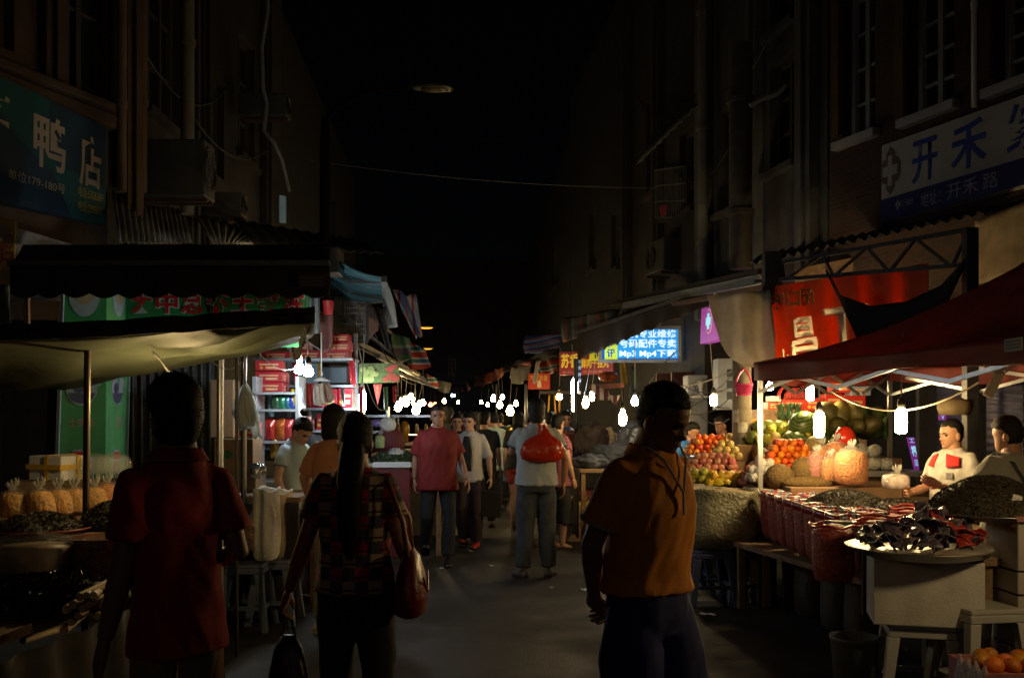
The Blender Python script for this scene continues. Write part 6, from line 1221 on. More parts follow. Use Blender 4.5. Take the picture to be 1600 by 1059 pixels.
carton('white carton below the pomelos by the orange shirt man', P(938, 868, 10.9), .14, .2, .36, m_carw); b = MB(); c = P(938, 776, 11.2); b.lathe(c, [(.04, -.04), (.045, .12), (.03, .14)], 14); b2 = single(b, 'white_jar', m_wplast, 'small white jar on the box by the orange shirt man', 'jar', smooth=True)
step('dark box carrying the small white jar', P(938, 782, 11.2), (.2, .2, .52), 0, m_card); step('reddish tray of goods behind the pomelos', P(912, 764, 12.3), (.4, .3, .1), 0, m_pink)
for (x, y, d, c, lab) in ((900, 560, 13.4, 0, 'post carrying the red and gold shop sign'), (822, 600, 18, 0, 'post by the small red board'), (776, 600, 23, 0, 'thin far post of the right row')): pole(lab, x, d, y, .03, m_dsteel)
b = MB(); b.bar(P(845, 613, 16.6), P(905, 613, 14.6), .05); single(b, 'rail', m_rust, 'horizontal rail carrying the yellow ribbons', 'rail')
b = MB(); b.bar(P(930, 604, 13.6), P(972, 602, 12.8), .06); single(b, 'rail', M('red_rail', (.30, .07, .05), .6), 'reddish shelf rail under the red and gold sign', 'rail')
b = MB(); b.ell(P(950, 588, 14), (.14, .12, .07), 16, 10, fn=lambda u: 1 + .35 * nz(u, 4)); single(b, 'orange_bags', M('orange_film', (.55, .12, .03), .25, 0, .5, 12, .5, 30), 'bunch of shiny orange bags above the reddish rail', 'bags', smooth=True)
table('far right fruit stall table under four bulbs', (.55, 19.5), 3.2, 1.1, .9, 3, skirt=M('tan_skirt', (.20, .13, .06), .8)); table('farthest right table of the market', (.2, 25.5), 4, 1.1, .9, 3)
for i, (x, y, d, mt) in enumerate(((800, 680, 18.4, m_pink), (790, 672, 20, m_gmango), (812, 676, 18, m_orange), (780, 668, 23, m_yfr), (795, 690, 18, m_lem))):
    pile(fruit('fruit_piece', ('pinkish', 'green', 'orange', 'small yellow', 'pale yellow')[i] + ' fruit in the heaps on the far right fruit stall', 'fruit', 'far right stall fruit ' + ('pinkish', 'green', 'orange', 'yellow', 'pale')[i], .07, mt), P(x, y + 6, d), 4, 3, 2, .13)
# shop interior right of the orange shirt man
b = MB(); b.box((P(1086, 0, 13.0).x, 13.0, 1.05), (.26, .4, 2.1)); single(b, 'white_cabinet', M('dull_white_metal', (.24, .25, .27), .5), 'dull white cabinet by the warm bulb left of the concrete pole', 'cabinet', bev=.01)
q = quad(P(1122, 640, 11.6), P(1150, 640, 11.4), P(1150, 560, 11.4), P(1122, 560, 11.6)); b = MB(); b.prism(q, (0, .3, 0)); r = tag(b.build('steel_locker', M('grey_locker', (.16, .17, .18), .5, .2)), 'grey metal locker with dark vents behind the concrete pole', 'locker')
b = MB(); [flat(b, q, [(.5, v), (.85, v), (.85, v + .15), (.5, v + .15)], .003, .002) for v in (.2, .42, .64)]; b.build('vent', m_black, r)
b = MB(); c = P(1095, 616, 12.7); b.lathe(c, [(.06, -.02), (.03, .0), (.02, .06), (.045, .13), (.055, .17), (.01, .19)], 16); single(b, 'trophy', m_wplast, 'pale trophy like vase on the shelf left of warm bulb', 'vase', smooth=True)
b = MB(); b.box(P(1095, 620, 12.7), (.9, .25, .02)); single(b, 'wall_shelf', m_white, 'pale wall shelf under the trophy like vase', 'shelf')
table('little dark table with red cups in the shop', (2.35, 12.4), .6, .6, .86, 0, M('dark_top', (.09, .03, .03), .5)); cup = None
for k, (x, y) in enumerate(((1096, 690), (1104, 686), (1112, 690), (1120, 687), (1101, 694))):
    p = P(x, y, 12.35); p.z = .86
    if not cup: b = MB(); b.lathe((0, 0, 0), [(.028, 0), (.036, .09), (.037, .092), (.03, .09), (.02, .02)], 12); cup = tag(b.build('red_cup', m_red, world=False, smooth=True), 'red cup on the little dark shop table', 'cup', 'red cups on the shop table'); cup.location = p
    else: o = cup.copy(); COL.objects.link(o); o.location = p
q = quad(P(1077, 719, 10.4), P(1091, 717, 10.4), P(1091, 709, 10.6), P(1079, 711, 10.6)); b = MB(); b.prism(q, (0, 0, -.02)); single(b, 'lit_screen', backlit('screen_glow', (.6, .85, 1), .9), 'bright bluish screen lying left of the orange fruit', 'screen')
for x, d, lab in ((1070, 14.2, 'dark red door panel deep in the shop'), (1046, 14.6, 'dark shelf panel behind the orange shirt man head')):
    b = MB(); b.box((P(x, 0, d).x, d, 1.1), (.4, .1, 2.2)); single(b, 'door_panel', M('dark_red_door', (.09, .02, .02), .6), lab, 'panel')
b = MB()
for k in range(5): b.tube(sag(P(1040 + k * 12, 640 - 50 * (k % 2), 13), P(1140, 590 + 16 * k, 11), .12, 10), .006, 5)
single(b, 'tangled_wires', m_dcable, 'tangled dark wires across the shop wall', 'wires')
b = MB(); b.tube(sag(P(1000, 620, 11.4), P(1058, 548, 13), -.05, 10), .008, 5); single(b, 'electric_cord', m_cable, 'pale cord climbing from starry bulb to the phone sign', 'cord')
b = MB(); b.tube(sag(P(1030, 604, 11.6), P(1148, 578, 9.5), .06, 10), .008, 5); single(b, 'electric_cord', m_cable, 'pale cord running from warm bulb to concrete pole', 'cord')
# litter on the street
random.seed(5)
for i, (x, y, w) in enumerate(((914, 922, .09), (768, 884, .05), (648, 893, .05), (690, 888, .04), (735, 861, .06), (1105, 960, .12), (862, 918, .03), (1010, 1010, .04))):
    d = 1.545 * F / (y - 650); b = MB(); c = P(x, y, d); a = random.uniform(0, 3); b.cloth(lambda u, v: Vector((c.x + (u - .5) * w * math.cos(a) - (v - .5) * w * .5 * math.sin(a), c.y + (u - .5) * w * math.sin(a) + (v - .5) * w * .5 * math.cos(a), .006 + .012 * abs(math.sin(u * 5 + v * 3)))), 5, 4, .002)
    single(b, 'paper_scrap', m_white, ('longest pale scrap lying in mid street', 'small scrap near the blazer woman feet', 'shiny scrap right of the plaid shirt woman', 'little scrap near the walking man shoes', 'scrap between the walkers', 'pale scrap near blue stools', 'speck of paper behind the grey shirt man', 'little scrap by the orange shirt man')[i], 'litter')

# added dark sacks and cloth under the stalls, deepening the shade at right
m_dsack = M('dark_sack_cloth', (.05, .042, .036), .8, 0, .4, 6, .4, 40)
for i, (x, y, d) in enumerate(((1222, 905, 7.5), (1262, 930, 7.0), (1298, 960, 6.5))):
    p = P(x, y, d); sack(('first', 'second', 'third')[i] + ' added dark sack from the left deepening shade under the snack bag bench', (p.x + .28, p.y, .0), .34, .32, .44, m_dsack, m_grain)
hang('added dark cloth standing in for shade under the long seed stall table', quad((2.28, 8.0, .05), (2.62, 5.2, .05), (2.62, 5.2, .76), (2.28, 8.0, .76)), M('dark_under_cloth', (.03, .024, .022), .85), amp=.03, nu=30, fr=40)
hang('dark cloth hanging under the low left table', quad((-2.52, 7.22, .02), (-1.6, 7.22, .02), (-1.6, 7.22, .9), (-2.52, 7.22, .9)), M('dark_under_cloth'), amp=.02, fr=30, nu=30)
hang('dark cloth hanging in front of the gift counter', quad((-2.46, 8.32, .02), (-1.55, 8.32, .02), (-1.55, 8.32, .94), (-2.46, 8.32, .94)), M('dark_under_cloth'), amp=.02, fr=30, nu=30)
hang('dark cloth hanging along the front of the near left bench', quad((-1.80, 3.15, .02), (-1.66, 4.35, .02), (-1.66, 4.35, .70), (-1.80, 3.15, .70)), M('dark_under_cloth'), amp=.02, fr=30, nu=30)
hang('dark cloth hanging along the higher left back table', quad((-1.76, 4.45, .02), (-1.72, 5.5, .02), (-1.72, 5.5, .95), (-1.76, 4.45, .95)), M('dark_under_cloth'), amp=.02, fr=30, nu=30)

# the packed far end of the street
random.seed(21)
for i, (x0, x1, y0, y1, d, mt) in enumerate(((742, 768, 604, 585, 31, m_rstr), (700, 716, 612, 598, 30, m_bstr), (686, 702, 610, 594, 24, m_wtarp), (722, 740, 612, 600, 38, m_rb), (800, 826, 600, 574, 21, m_wtarp), (846, 872, 584, 563, 17.5, m_rstr))):
    hang(('striped cloth roof of a far right stall near the street end', 'blue cloth roof of a far left stall near the street end', 'pale cloth roof beyond the striped rag', 'dull cloth roof at the very end of the street', 'pale cloth edge over the far right fruit stall', 'striped cloth under the blue striped tarp')[i], quad(P(x0, y0, d), P(x1, y0 + (4 if x1 < 740 else -6), d * .92), P(x1, y1 + (3 if x1 < 740 else -5), d * .95), P(x0, y1, d * 1.03)), mt, fr=9)
for i, (x, y, d, c) in enumerate(((752, 628, 33, WARM), (762, 632, 29, WARM), (694, 626, 27, WARM), (716, 628, 36, WARM), (806, 630, 21, WARM), (842, 634, 18, WARM))):
    bulb(('tiny bulb deepest on the right of the street', 'tiny bulb second deepest on the right', 'tiny bulb deep on the left row', 'tiny bulb at the very street end', 'small bulb right of the four far bulbs', 'small bulb below the red board')[i], x, y, d, .13, .05, c, 110, shape='globe', up=P(x + 2, y - 25, d))
for i, (x, y, d, w, h, mt) in enumerate(((838, 660, 16.6, .25, .3, m_gift), (848, 655, 16.8, .2, .35, m_white), (858, 664, 16.4, .3, .25, m_yl), (826, 668, 17.2, .3, .2, m_pink), (815, 664, 17.8, .3, .25, m_card))):
    step(('red', 'white', 'yellow', 'pink', 'brown')[i] + ' goods box stacked on the dim stall left of the ribbons', P(x, y, d), (w, .3, h), 0, mt)
table('dim stall table holding goods boxes left of the ribbons', (.68, 16.9), 1.4, .9, 1.2, 3)
# goods hanging in front of the lit gift stall and loose cables over the left row
for i, (x, y0, y1, w, mt, lab) in enumerate(((458, 566, 596, 7, m_rsn, 'strip of red foil packets hanging leftmost before the glass backs'), (497, 566, 590, 6, M('gold_strip', (.45, .28, .04), .25, 0, .5, 16, .5, 40), 'strip of golden packets hanging between the two glass backs'), (533, 606, 634, 5, M('silver_strip', (.45, .45, .46), .2, .6, .4, 16, .5, 40), 'silvery packet strip hanging before the crimson boxes'), (561, 604, 650, 6, m_rsn, 'long red packet strip hanging left of the tall tube'), (419, 616, 650, 8, m_pbag2, 'bluish bag hanging at the left end of the side rack'), (600, 604, 640, 6, M('dull_green_strip', (.08, .14, .05), .4, 0, .4, 16), 'dull green packet strip right of the red pennant'), (614, 602, 628, 5, m_rsn, 'short red packet strip under the fruit poster right end'))):
    hang(lab, quad(P(x, y1, 9.3), P(x + w, y1, 9.3), P(x + w, y0, 9.35), P(x, y0, 9.35)), mt, 'packet_strip', 'packets', .012, 6, 14, 5, 'hanging packet strips')
for i, (p, q_, s) in enumerate(((P(440, 500, 8.8), P(640, 560, 12), .25), (P(520, 478, 9.6), P(680, 590, 17), .3), (P(560, 540, 10), P(600, 640, 11), .2), (P(585, 520, 10.5), P(650, 600, 13), .15))):
    b = MB(); b.tube(sag(p, q_, s, 16), .006, 5); single(b, 'slack_cable', m_dcable if i % 2 else m_cable, ('pale cable sagging over the gift stall', 'long dark cable sagging down the left row', 'pale cable dropping past the fruit poster', 'short dark cable under the pinkish cloth')[i], 'cable')
b = MB()
for k, (x, y, d) in enumerate(((1200, 60, 10.9), (1140, 230, 12.2), (1085, 150, 13.5))): b.tube(sag(P(x, y, d), P(x - 90, y + 60 - 30 * k, d + 3), .35, 14), .012, 5)
single(b, 'facade_cables', m_dcable, 'dark cables looping along the right hand upper facades', 'cables')
b = MB()
for k, (x, y, d) in enumerate(((230, 90, 10.0), (300, 180, 11.5))): b.tube(sag(P(x, y, d), P(x + 130, y + 40, d + 3.5), .4, 14), .012, 5)
single(b, 'facade_cables', m_dcable, 'dark cables looping along the left upper facades', 'cables')
# ---------------------------------------------------------------- people
def smooth01(a, b, x): t = max(0, min(1, (x - a) / (b - a))); return t * t * (3 - 2 * t)
def remesh(mb, vox, it=6, name='m'):
    me = mb.mesh(name); o = bpy.data.objects.new(name, me); COL.objects.link(o)
    m = o.modifiers.new('r', 'REMESH'); m.mode = 'VOXEL'; m.voxel_size = vox
    s = o.modifiers.new('s', 'SMOOTH'); s.factor = .5; s.iterations = it
    dg = bpy.context.evaluated_depsgraph_get(); out = bpy.data.meshes.new_from_object(o.evaluated_get(dg))
    bpy.data.objects.remove(o); bpy.data.meshes.remove(me); return out
def ell_ring(c, rx, ry, n=20, p=2.0, ax=None, ay=None):
    ax = ax or Vector((1, 0, 0)); ay = ay or Vector((0, 1, 0)); out = []
    for i in range(n):
        a = 2 * math.pi * i / n; ca, sa = math.cos(a), math.sin(a)
        out.append(Vector(c) + ax * rx * math.copysign(abs(ca) ** (2 / p), ca) + ay * ry * math.copysign(abs(sa) ** (2 / p), sa))
    return out
HEAD = [(0, .018, -.070, -.030), (.012, .036, -.083, -.005), (.035, .051, -.084, .03), (.06, .059, -.083, .058), (.085, .064, -.081, .078), (.105, .067, -.081, .088), (.128, .070, -.087, .094), (.155, .070, -.083, .094), (.185, .062, -.068, .083), (.208, .045, -.045, .062), (.220, .026, -.022, .036), (.225, .006, -.004, .012)]
def hring(z, tab):
    for i in range(len(tab) - 1):
        if z <= tab[i + 1][0]:
            t = (z - tab[i][0]) / (tab[i + 1][0] - tab[i][0]); t = max(0, t); return [lerp(tab[i][k], tab[i + 1][k], t) for k in (1, 2, 3)]
    return tab[-1][1:]
def head_pts(z, n, tab=HEAD, k=1.0, face=True):
    rx, f, b = hring(z, tab); out = []
    for i in range(n):
        a = 2 * math.pi * i / n; ca, sa = math.cos(a), math.sin(a); yc = .01
        x = rx * k * ca; y = yc + ((b - yc) if sa > 0 else (yc - f)) * sa * k
        if face and sa < 0:
            g = lambda x0, z0, sx, sz: math.exp(-((x - x0) / sx) ** 2 - ((z - z0) / sz) ** 2)
            y -= .021 * g(0, .074, .012, .013) + .012 * g(0, .095, .009, .018) + .006 * g(0, .043, .022, .010) - .004 * g(0, .043, .02, .0035) + .004 * g(0, .012, .02, .012)
            y += .010 * (g(.031, .103, .017, .010) + g(-.031, .103, .017, .010)) - .004 * (g(.03, .122, .025, .007) + g(-.03, .122, .025, .007)) - .003 * (g(.045, .078, .018, .02) + g(-.045, .078, .018, .02))
            y -= .007 * (g(.012, .07, .007, .006) + g(-.012, .07, .007, .006))
        out.append(Vector((x, y, z)))
    return out
m_skin = M('skin', (.42, .22, .135), .5, 0, .12, 18, .1, 120); m_skin2 = M('tanned_skin', (.30, .145, .085), .5, 0, .12, 18, .1, 120); m_skinf = M('fair_skin', (.50, .29, .20), .5, 0, .1, 18)
m_hair = M('black_hair', (.009, .008, .007), .62, 0, .5, 60, .3, 200, spec=.22); m_eye = M('dark_eye', (.01, .008, .008), .15, 0, 0); m_lip = M('lips', (.32, .10, .085), .45, 0, .1)
HT = {  # hair shells: z, half width, front, back
 'short': [(.045, .052, .045, .082), (.075, .070, .022, .098), (.11, .076, .012, .106), (.135, .078, -.012, .108), (.152, .076, -.058, .107), (.172, .076, -.0855, .103), (.20, .068, -.080, .093), (.222, .052, -.061, .076), (.238, .030, -.035, .046), (.243, .008, -.006, .012)],
 'buzz': [(.05, .052, .05, .080), (.085, .068, .03, .096), (.12, .0725, .01, .100), (.15, .0735, -.02, .100), (.168, .072, -.078, .097), (.190, .064, -.074, .088), (.210, .048, -.052, .068), (.226, .028, -.026, .04), (.2305, .008, -.004, .012)],
 'bushy': [(.01, .05, .035, .080), (.04, .066, .02, .100), (.08, .077, .004, .108), (.115, .081, -.004, .113), (.14, .083, -.03, .113), (.156, .083, -.080, .112), (.185, .081, -.097, .107), (.210, .070, -.086, .094), (.230, .051, -.062, .073), (.244, .028, -.034, .043), (.249, .008, -.008, .012)],
 'tied': [(.05, .056, .04, .084), (.08, .071, .01, .098), (.11, .076, -.015, .104), (.14, .078, -.045, .105), (.160, .077, -.080, .104), (.185, .070, -.078, .094), (.21, .054, -.058, .074), (.230, .032, -.032, .046), (.236, .01, -.008, .012)],
 'bob': [(-.03, .070, .01, .086), (.03, .080, -.004, .10), (.08, .083, -.012, .108), (.12, .083, -.028, .108), (.15, .082, -.066, .107), (.17, .080, -.090, .104), (.20, .069, -.082, .092), (.222, .052, -.062, .076), (.240, .030, -.034, .046), (.245, .008, -.006, .012)]}
def hand_mb(mb, wr, d, n, t, s=1.0, curl=.35, spread=.12, thumb=.5):
    """palm and five fingers; d along the forearm, n palm normal, t towards the thumb"""
    d, n, t = d.normalized(), n.normalized(), t.normalized()
    pr = [(-.015, .024, .019), (.02, .030, .018), (.06, .040, .016), (.088, .040, .013), (.095, .034, .009)]
    mb.loft([ell_ring(wr + d * q * s, w * s, h * s, 12, 2.6, t, n) for q, w, h in pr])
    for i, (o, L, r_) in enumerate(((.030, .072, .0088), (.0105, .082, .0092), (-.0095, .076, .0088), (-.028, .058, .0078))):
        p = wr + d * .086 * s + t * o * s; dr = (d + t * o * spread * 12 + n * .05).normalized(); pts = [p]; c = curl * (1 + .12 * i)
        for k, fr in enumerate((.45, .31, .24)):
            dr = (dr * math.cos(c * (.7 + .3 * k)) + n * math.sin(c * (.7 + .3 * k))).normalized(); pts.append(pts[-1] + dr * L * fr * s)
        mb.tube(pts, [r_ * s, r_ * .96 * s, r_ * .88 * s, r_ * .6 * s], 8)
    p = wr + d * .022 * s + t * .026 * s; d1 = (d * .62 + t * .68 + n * thumb).normalized(); d2 = (d * .9 + t * .25 + n * (thumb + .2)).normalized()
    mb.tube([p, p + d1 * .036 * s, p + d1 * .036 * s + d2 * .032 * s, p + d1 * .036 * s + d2 * .055 * s], [.0135 * s, .0115 * s, .0098 * s, .006 * s], 8)
DEF = dict(hipL=(.088, 0, .90), kneeL=(.098, -.015, .49), ankL=(.102, .02, .085), shL=(.158, .012, 1.362), elL=(.205, .03, 1.10), wrL=(.222, -.045, .865))
for k_ in list(DEF): DEF[k_[:-1] + 'R'] = (-DEF[k_][0], *DEF[k_][1:])
def person(label, loc, rotz, H=1.68, pose=None, fem=False, lean=0, twist=0, head=(0, 0, 0), hair='short', strands=0, skin=None, shirt=None, sleeve=.62, hem=.80, collar=None, trim=None, loose=1.0, pants=None, leg=1.0, pfit=1.0, shoes=None, bare=False, vox=.014, face=True, hands=((.35, .5), (.35, .5)), build=1.0, neck_v=0, name='person', handrot=(None, None)):
    pose = pose or {}; s = H / 1.666; J = {k: Vector(pose.get(k, DEF[k])) for k in DEF}; lb_ = min(1, build); J['hipL'].x *= lb_; J['hipR'].x *= lb_; skin = skin or m_skin
    sw = (.90 if fem else 1.0) * build
    for k in ('shL', 'shR', 'elL', 'elR', 'wrL', 'wrR'):
        if k not in pose: J[k].x *= sw
    root = thing(name, label, 'person', loc, rotz); root.scale = (1, 1, 1)
    def up(p, full=False):
        p = Vector(p); w = 1 if full else smooth01(.86, 1.12, p.z); c = Vector((0, 0, .93))
        return (Matrix.Rotation(R(twist) * w, 3, 'Z') @ (Matrix.Rotation(R(lean) * w, 3, 'X') @ (p - c))) + c
    UP = lambda p: up(p, True)
    for k in ('shL', 'shR', 'elL', 'elR', 'wrL', 'wrR'): J[k] = UP(J[k])
    def sc(mb): mb.v = [p * s for p in mb.v]; return mb
    hy, hp, hr = head; HM = Matrix.Rotation(R(hy), 3, 'Z') @ Matrix.Rotation(R(hp), 3, 'X') @ Matrix.Rotation(R(hr), 3, 'Y'); nk = Vector((0, .012, 1.455))
    def HD(p): return UP(nk + HM @ (Vector(p) + Vector((0, -.012, -.012))))
    # body ---------------------------------------------------------
    b = MB(); wst = .88 if fem else 1.0
    tr = [(.80, .12, .10), (.86, .148, .106), (.93, .152 * (1.06 if fem else 1), .11), (1.02, .140 * wst, .10), (1.12, .142 * wst, .10), (1.24, .155 * sw, .112), (1.32, .146 * sw, .105), (1.37, .125 * sw, .085), (1.41, .075, .068), (1.455, .056, .058), (1.50, .054, .056), (1.54, .05, .05)]
    b.loft([[up(q) if z < 1.45 else (UP(q) if z < 1.47 else UP(nk + HM @ (q - nk))) for q in ell_ring((0, .0 if z < 1.4 else .012, z), rx * build if z < 1.4 else rx, ry * build if z < 1.4 else ry, 20, 2.3)] for z, rx, ry in tr])
    for sd in 'LR':
        h, k, a = J['hip' + sd], J['knee' + sd], J['ank' + sd]
        b.tube([h + Vector((0, 0, .03)), h.lerp(k, .45), k, k.lerp(a, .35), k.lerp(a, .7), a], [.076, .070, .052, .052, .042, .036], 14)
        sh, e, w = J['sh' + sd], J['el' + sd], J['wr' + sd]; i_ = Vector((.08 if sd == 'L' else -.08, .01, 1.345))
        b.tube([UP(i_), sh, sh.lerp(e, .5), e, e.lerp(w, .35), w], [.044, .043, .040, .038, .038, .026], 12)
        if bare or not shoes: b.tube([a + Vector((0, .02, -.02)), a + Vector((0, -.03, -.035)), a + Vector((0, -.10, -.06)), a + Vector((0, -.16, -.066))], [.036, .038, .034, .02], 12)
    me = remesh(sc(b), vox * (.9 if s > .9 else .8), 4, 'person_body')
    hb = MB(); nh = 44 if face else 26; nr = 40 if face else 20
    hb.loft([[HD(q) for q in head_pts(.225 * i / nr if i else .0, nh, face=face)] for i in range(nr + 1)])
    for sx in (-1, 1): hb.ell(HD((sx * .069, .012, .088)), (.012, .02, .032), 10, 8, HM)
    for idx, sd in enumerate('LR'):
        sg = 1 if sd == 'L' else -1; d = (J['wr' + sd] - J['el' + sd]).normalized()
        n, t = Vector((-sg, .15, 0)), Vector((0, -1, 0))
        if handrot[idx]: n, t = Vector(handrot[idx][0]), Vector(handrot[idx][1])
        n = (n - d * n.dot(d)).normalized(); t = (t - d * t.dot(d) - n * t.dot(n)).normalized()
        hand_mb(hb, J['wr' + sd] + d * .01, d, n, t, .96 if not fem else .86, *([hands[idx][0], .12, hands[idx][1]]))
    sc(hb); bm = bmesh.new(); bm.from_mesh(me); tm = hb.mesh('t'); bm.from_mesh(tm); bpy.data.meshes.remove(tm); bm.to_mesh(me); bm.free()
    me.materials.clear(); me.materials.append(skin); me.polygons.foreach_set('use_smooth', [True] * len(me.polygons))
    o = bpy.data.objects.new('body', me); COL.objects.link(o); o.parent = root
    if face:
        for sx in (-1, 1):
            e = MB(); e.ell(HD((sx * .031, -.0655, .103)), (.0145, .010, .0075), 12, 8, HM); sc(e).build('eye', m_eye, root, world=False, smooth=True)
            e = MB(); e.tube([HD((sx * x, y, z)) for x, y, z in ((.014, -.083, .118), (.03, -.083, .123), (.048, -.072, .119))], [.004, .005, .003], 6); sc(e).build('eyebrow', m_hair, root, world=False)
        e = MB(); e.tube([HD((x, y, .043)) for x, y in ((-.022, -.076), (-.01, -.087), (0, -.089), (.01, -.087), (.022, -.076))], [.002, .0055, .006, .0055, .002], 8, flat=1.0); sc(e).build('mouth', m_lip, root, world=False, smooth=True)
    # hair ---------------------------------------------------------
    tab = HT['tied' if hair in ('bun', 'ponytail') else 'bob' if hair == 'long' else hair]; hm = MB(); z0, z1 = tab[0][0], tab[-1][0]; rings = []
    for i in range(23):
        z = lerp(z0, z1, i / 22); rg = head_pts(z, 34, tab, 1, False)
        rings.append([HD(q + (q - Vector((0, .01, .12))).normalized() * (.0045 * nz((q.x * 60, q.y * 60, q.z * 14), 1, 3) + .004 * nz(q, 26, 1))) for q in rg])
    hm.loft(rings)
    if hair == 'bun': hm.ell(HD((0, .075, .262)), (.040, .040, .036), 16, 10, fn=lambda u: 1 + .12 * nz(u, 5))
    if hair == 'ponytail':
        c = HD((0, .10, .12)); pts = [c + Vector((0, -.05, .02)), c + Vector((0, -.02, -.06)), c + Vector((.004, .02, -.17)), c + Vector((0, .055, -.30)), c + Vector((-.006, .06, -.42)), c + Vector((-.006, .055, -.52))]
        hm.loft([ell_ring(p_, w_, d_, 18, 2.5) for p_, w_, d_ in zip(pts, (.040, .056, .056, .050, .044, .014), (.03, .05, .042, .032, .028, .010))])
        hm.v = [v + Vector((.004 * math.sin(v.x * 420 + v.z * 9), .003 * nz(v, 40), 0)) if v.z < 1.42 else v for v in hm.v]
    if hair == 'long':
        hm.loft([[HD(Vector((0, 0, 0))) + Vector(q) for q in ell_ring((0, .062 + .01 * k, -.02 - .1 * k + .07), .085 - .012 * k, .042 - .006 * k, 18, 2.4)] for k in range(5)])
    if not strands and vox < .02: strands = 140
    if strands:
        rnd = random.Random(len(label))
        for _ in range(strands):
            i = rnd.randrange(4 if hair != 'ponytail' else 2, 22); j = rnd.randrange(34); p = rings[i][j]; up_ = (rings[min(22, i + 1)][j] - p).normalized(); out = (p - HD((0, .01, .11))).normalized()
            L = rnd.uniform(.012, .032); dr = (out * rnd.uniform(.1, .6) - up_ * rnd.uniform(-.1, .8) + Vector((rnd.gauss(0, .6), rnd.gauss(0, .6), rnd.gauss(0, .2)))).normalized(); sd_ = dr.cross(out); sd_ = sd_.normalized() * .0011 if sd_.length > 1e-6 else Vector((.001, 0, 0))
            q = p + dr * L * .6 + out * .002; hm.add([p - out * .004 - sd_, p - out * .004 + sd_, q + sd_ * .7, q - sd_ * .7, p + dr * L - up_ * L * .3], [(0, 1, 2, 3), (3, 2, 4)])
    sc(hm).build('hair', m_hair, root, world=False, smooth=True)
    # shirt --------------------------------------------------------
    def wr(me_, amp, seed):
        me_.update(); ns = [v.normal.copy() for v in me_.vertices]
        for v, n in zip(me_.vertices, ns):
            c = v.co; w = nz((c.x * 9 + c.z * 5, c.y * 9, c.z * 3.2 + c.x * 4), 1, seed) + .6 * nz((c.x * 22 - c.z * 10, c.y * 22, c.z * 9), 1, seed + 3)
            v.co = c + n * amp * w
    if shirt:
        b = MB(); L = loose; rel = lambda z: smooth01(hem - .02, hem + .35, z)
        tr = [(hem, .186, .136), (.90, .178, .129), (1.0, .166 * (.94 if fem else 1), .120), (1.12, .166 * (.93 if fem else 1), .121), (1.24, .170 * sw, .128), (1.32, .168 * sw, .120), (1.365, .150 * sw, .102), (1.405, .118 * sw, .090), (1.418, .092, .080), (1.430, .076, .072)]
        tr = [q for q in tr if q[0] >= hem]; rings = []
        for z, rx, ry in tr:
            k = L if z < 1.3 else lerp(L, 1, .7); rings.append([up(q) for q in ell_ring((0, .0 if z < 1.4 else .008, z), rx * k * build, ry * k * build, 24, 2.35)])
        b.loft(rings)
        for sd in 'LR':
            sh, e, w = J['sh' + sd], J['el' + sd], J['wr' + sd]; i_ = UP(Vector((.085 if sd == 'L' else -.085, .008, 1.345)))
            if sleeve <= 1: ts = [(sh.lerp(e, t), lerp(.056, .059 + .012 * (loose - 1) * 10, t / max(sleeve, .01))) for t in (sleeve * .33, sleeve * .66, sleeve)]
            else: ts = [(sh.lerp(e, .5), .062), (e, .056), (e.lerp(w, (sleeve - 1) * .5), .05), (e.lerp(w, sleeve - 1), .045)]
            if sleeve > 0: b.tube([i_, sh] + [p for p, _ in ts], [.058, .053] + [r_ for _, r_ in ts], 16)
        me = remesh(sc(b), vox, 9, 'shirt'); wr(me, .0085 * min(1.4, .6 + (loose - 1) * 6 + .4), len(label)); me.materials.append(shirt); me.polygons.foreach_set('use_smooth', [True] * len(me.polygons))
        so = bpy.data.objects.new('shirt', me); COL.objects.link(so); so.parent = root
        if collar:
            b = MB(); 
            def cf(u, v):
                a = lerp(-.32, math.pi + .32, u) if neck_v else 2 * math.pi * u - math.pi / 2 + .0
                a = lerp(-math.pi / 2 + .22, 1.5 * math.pi - .22, u); rr = .072 + .022 * v
                fr = max(0, -math.sin(a)) ** 3
                return UP(Vector((rr * math.cos(a), .010 + rr * .98 * math.sin(a) - .012 * fr * v, 1.444 - .04 * v - .045 * fr)))
            b.cloth(cf, 30, 4, .005); sc(b).build('collar', collar, so, world=False, smooth=True)
        if trim and sleeve:
            for sd in 'LR':
                sh, e = J['sh' + sd], J['el' + sd]; p, q = sh.lerp(e, sleeve - .03), sh.lerp(e, sleeve + .012); k = .063 + .012 * (loose - 1) * 10
                b = MB(); b.tube([p, q], [k, k], 18); sc(b).build('sleeve_trim', trim, so, world=False, smooth=True)
    # trousers -----------------------------------------------------
    if pants:
        b = MB(); k_ = pfit; rings = [[up(q) for q in ell_ring((0, 0, z), rx * build, ry * build, 22, 2.3)] for z, rx, ry in ((.80, .15, .118), (.86, .172 * (.97 + .03 * k_), .130), (.93, .166, .126), (1.0, .154, .116))]
        b.loft(rings)
        for sd in 'LR':
            h, k, a = J['hip' + sd], J['knee' + sd], J['ank' + sd]; pts = [h + Vector((0, 0, .02)), h.lerp(k, .45), k, k.lerp(a, .5), a + Vector((0, 0, .01))]; rs = [.088 * lb_, .088 * k_ * lb_, .073 * k_, .068 * k_, .062 * k_]
            if leg < 1:   # cut length: 0..1 along the whole leg
                cut = leg * 2; pts2 = [pts[0]]; rs2 = [rs[0]]
                if cut <= 1: pts2 += [h.lerp(k, cut * .5), h.lerp(k, cut)]; rs2 += [.092 * k_ * lb_, .094 * k_ * lb_]
                else: pts2 += [pts[1], k, k.lerp(a, cut - 1)]; rs2 += [.094 * k_, .082 * k_, .074 * k_]
                pts, rs = pts2, rs2
            b.tube(pts, rs, 16)
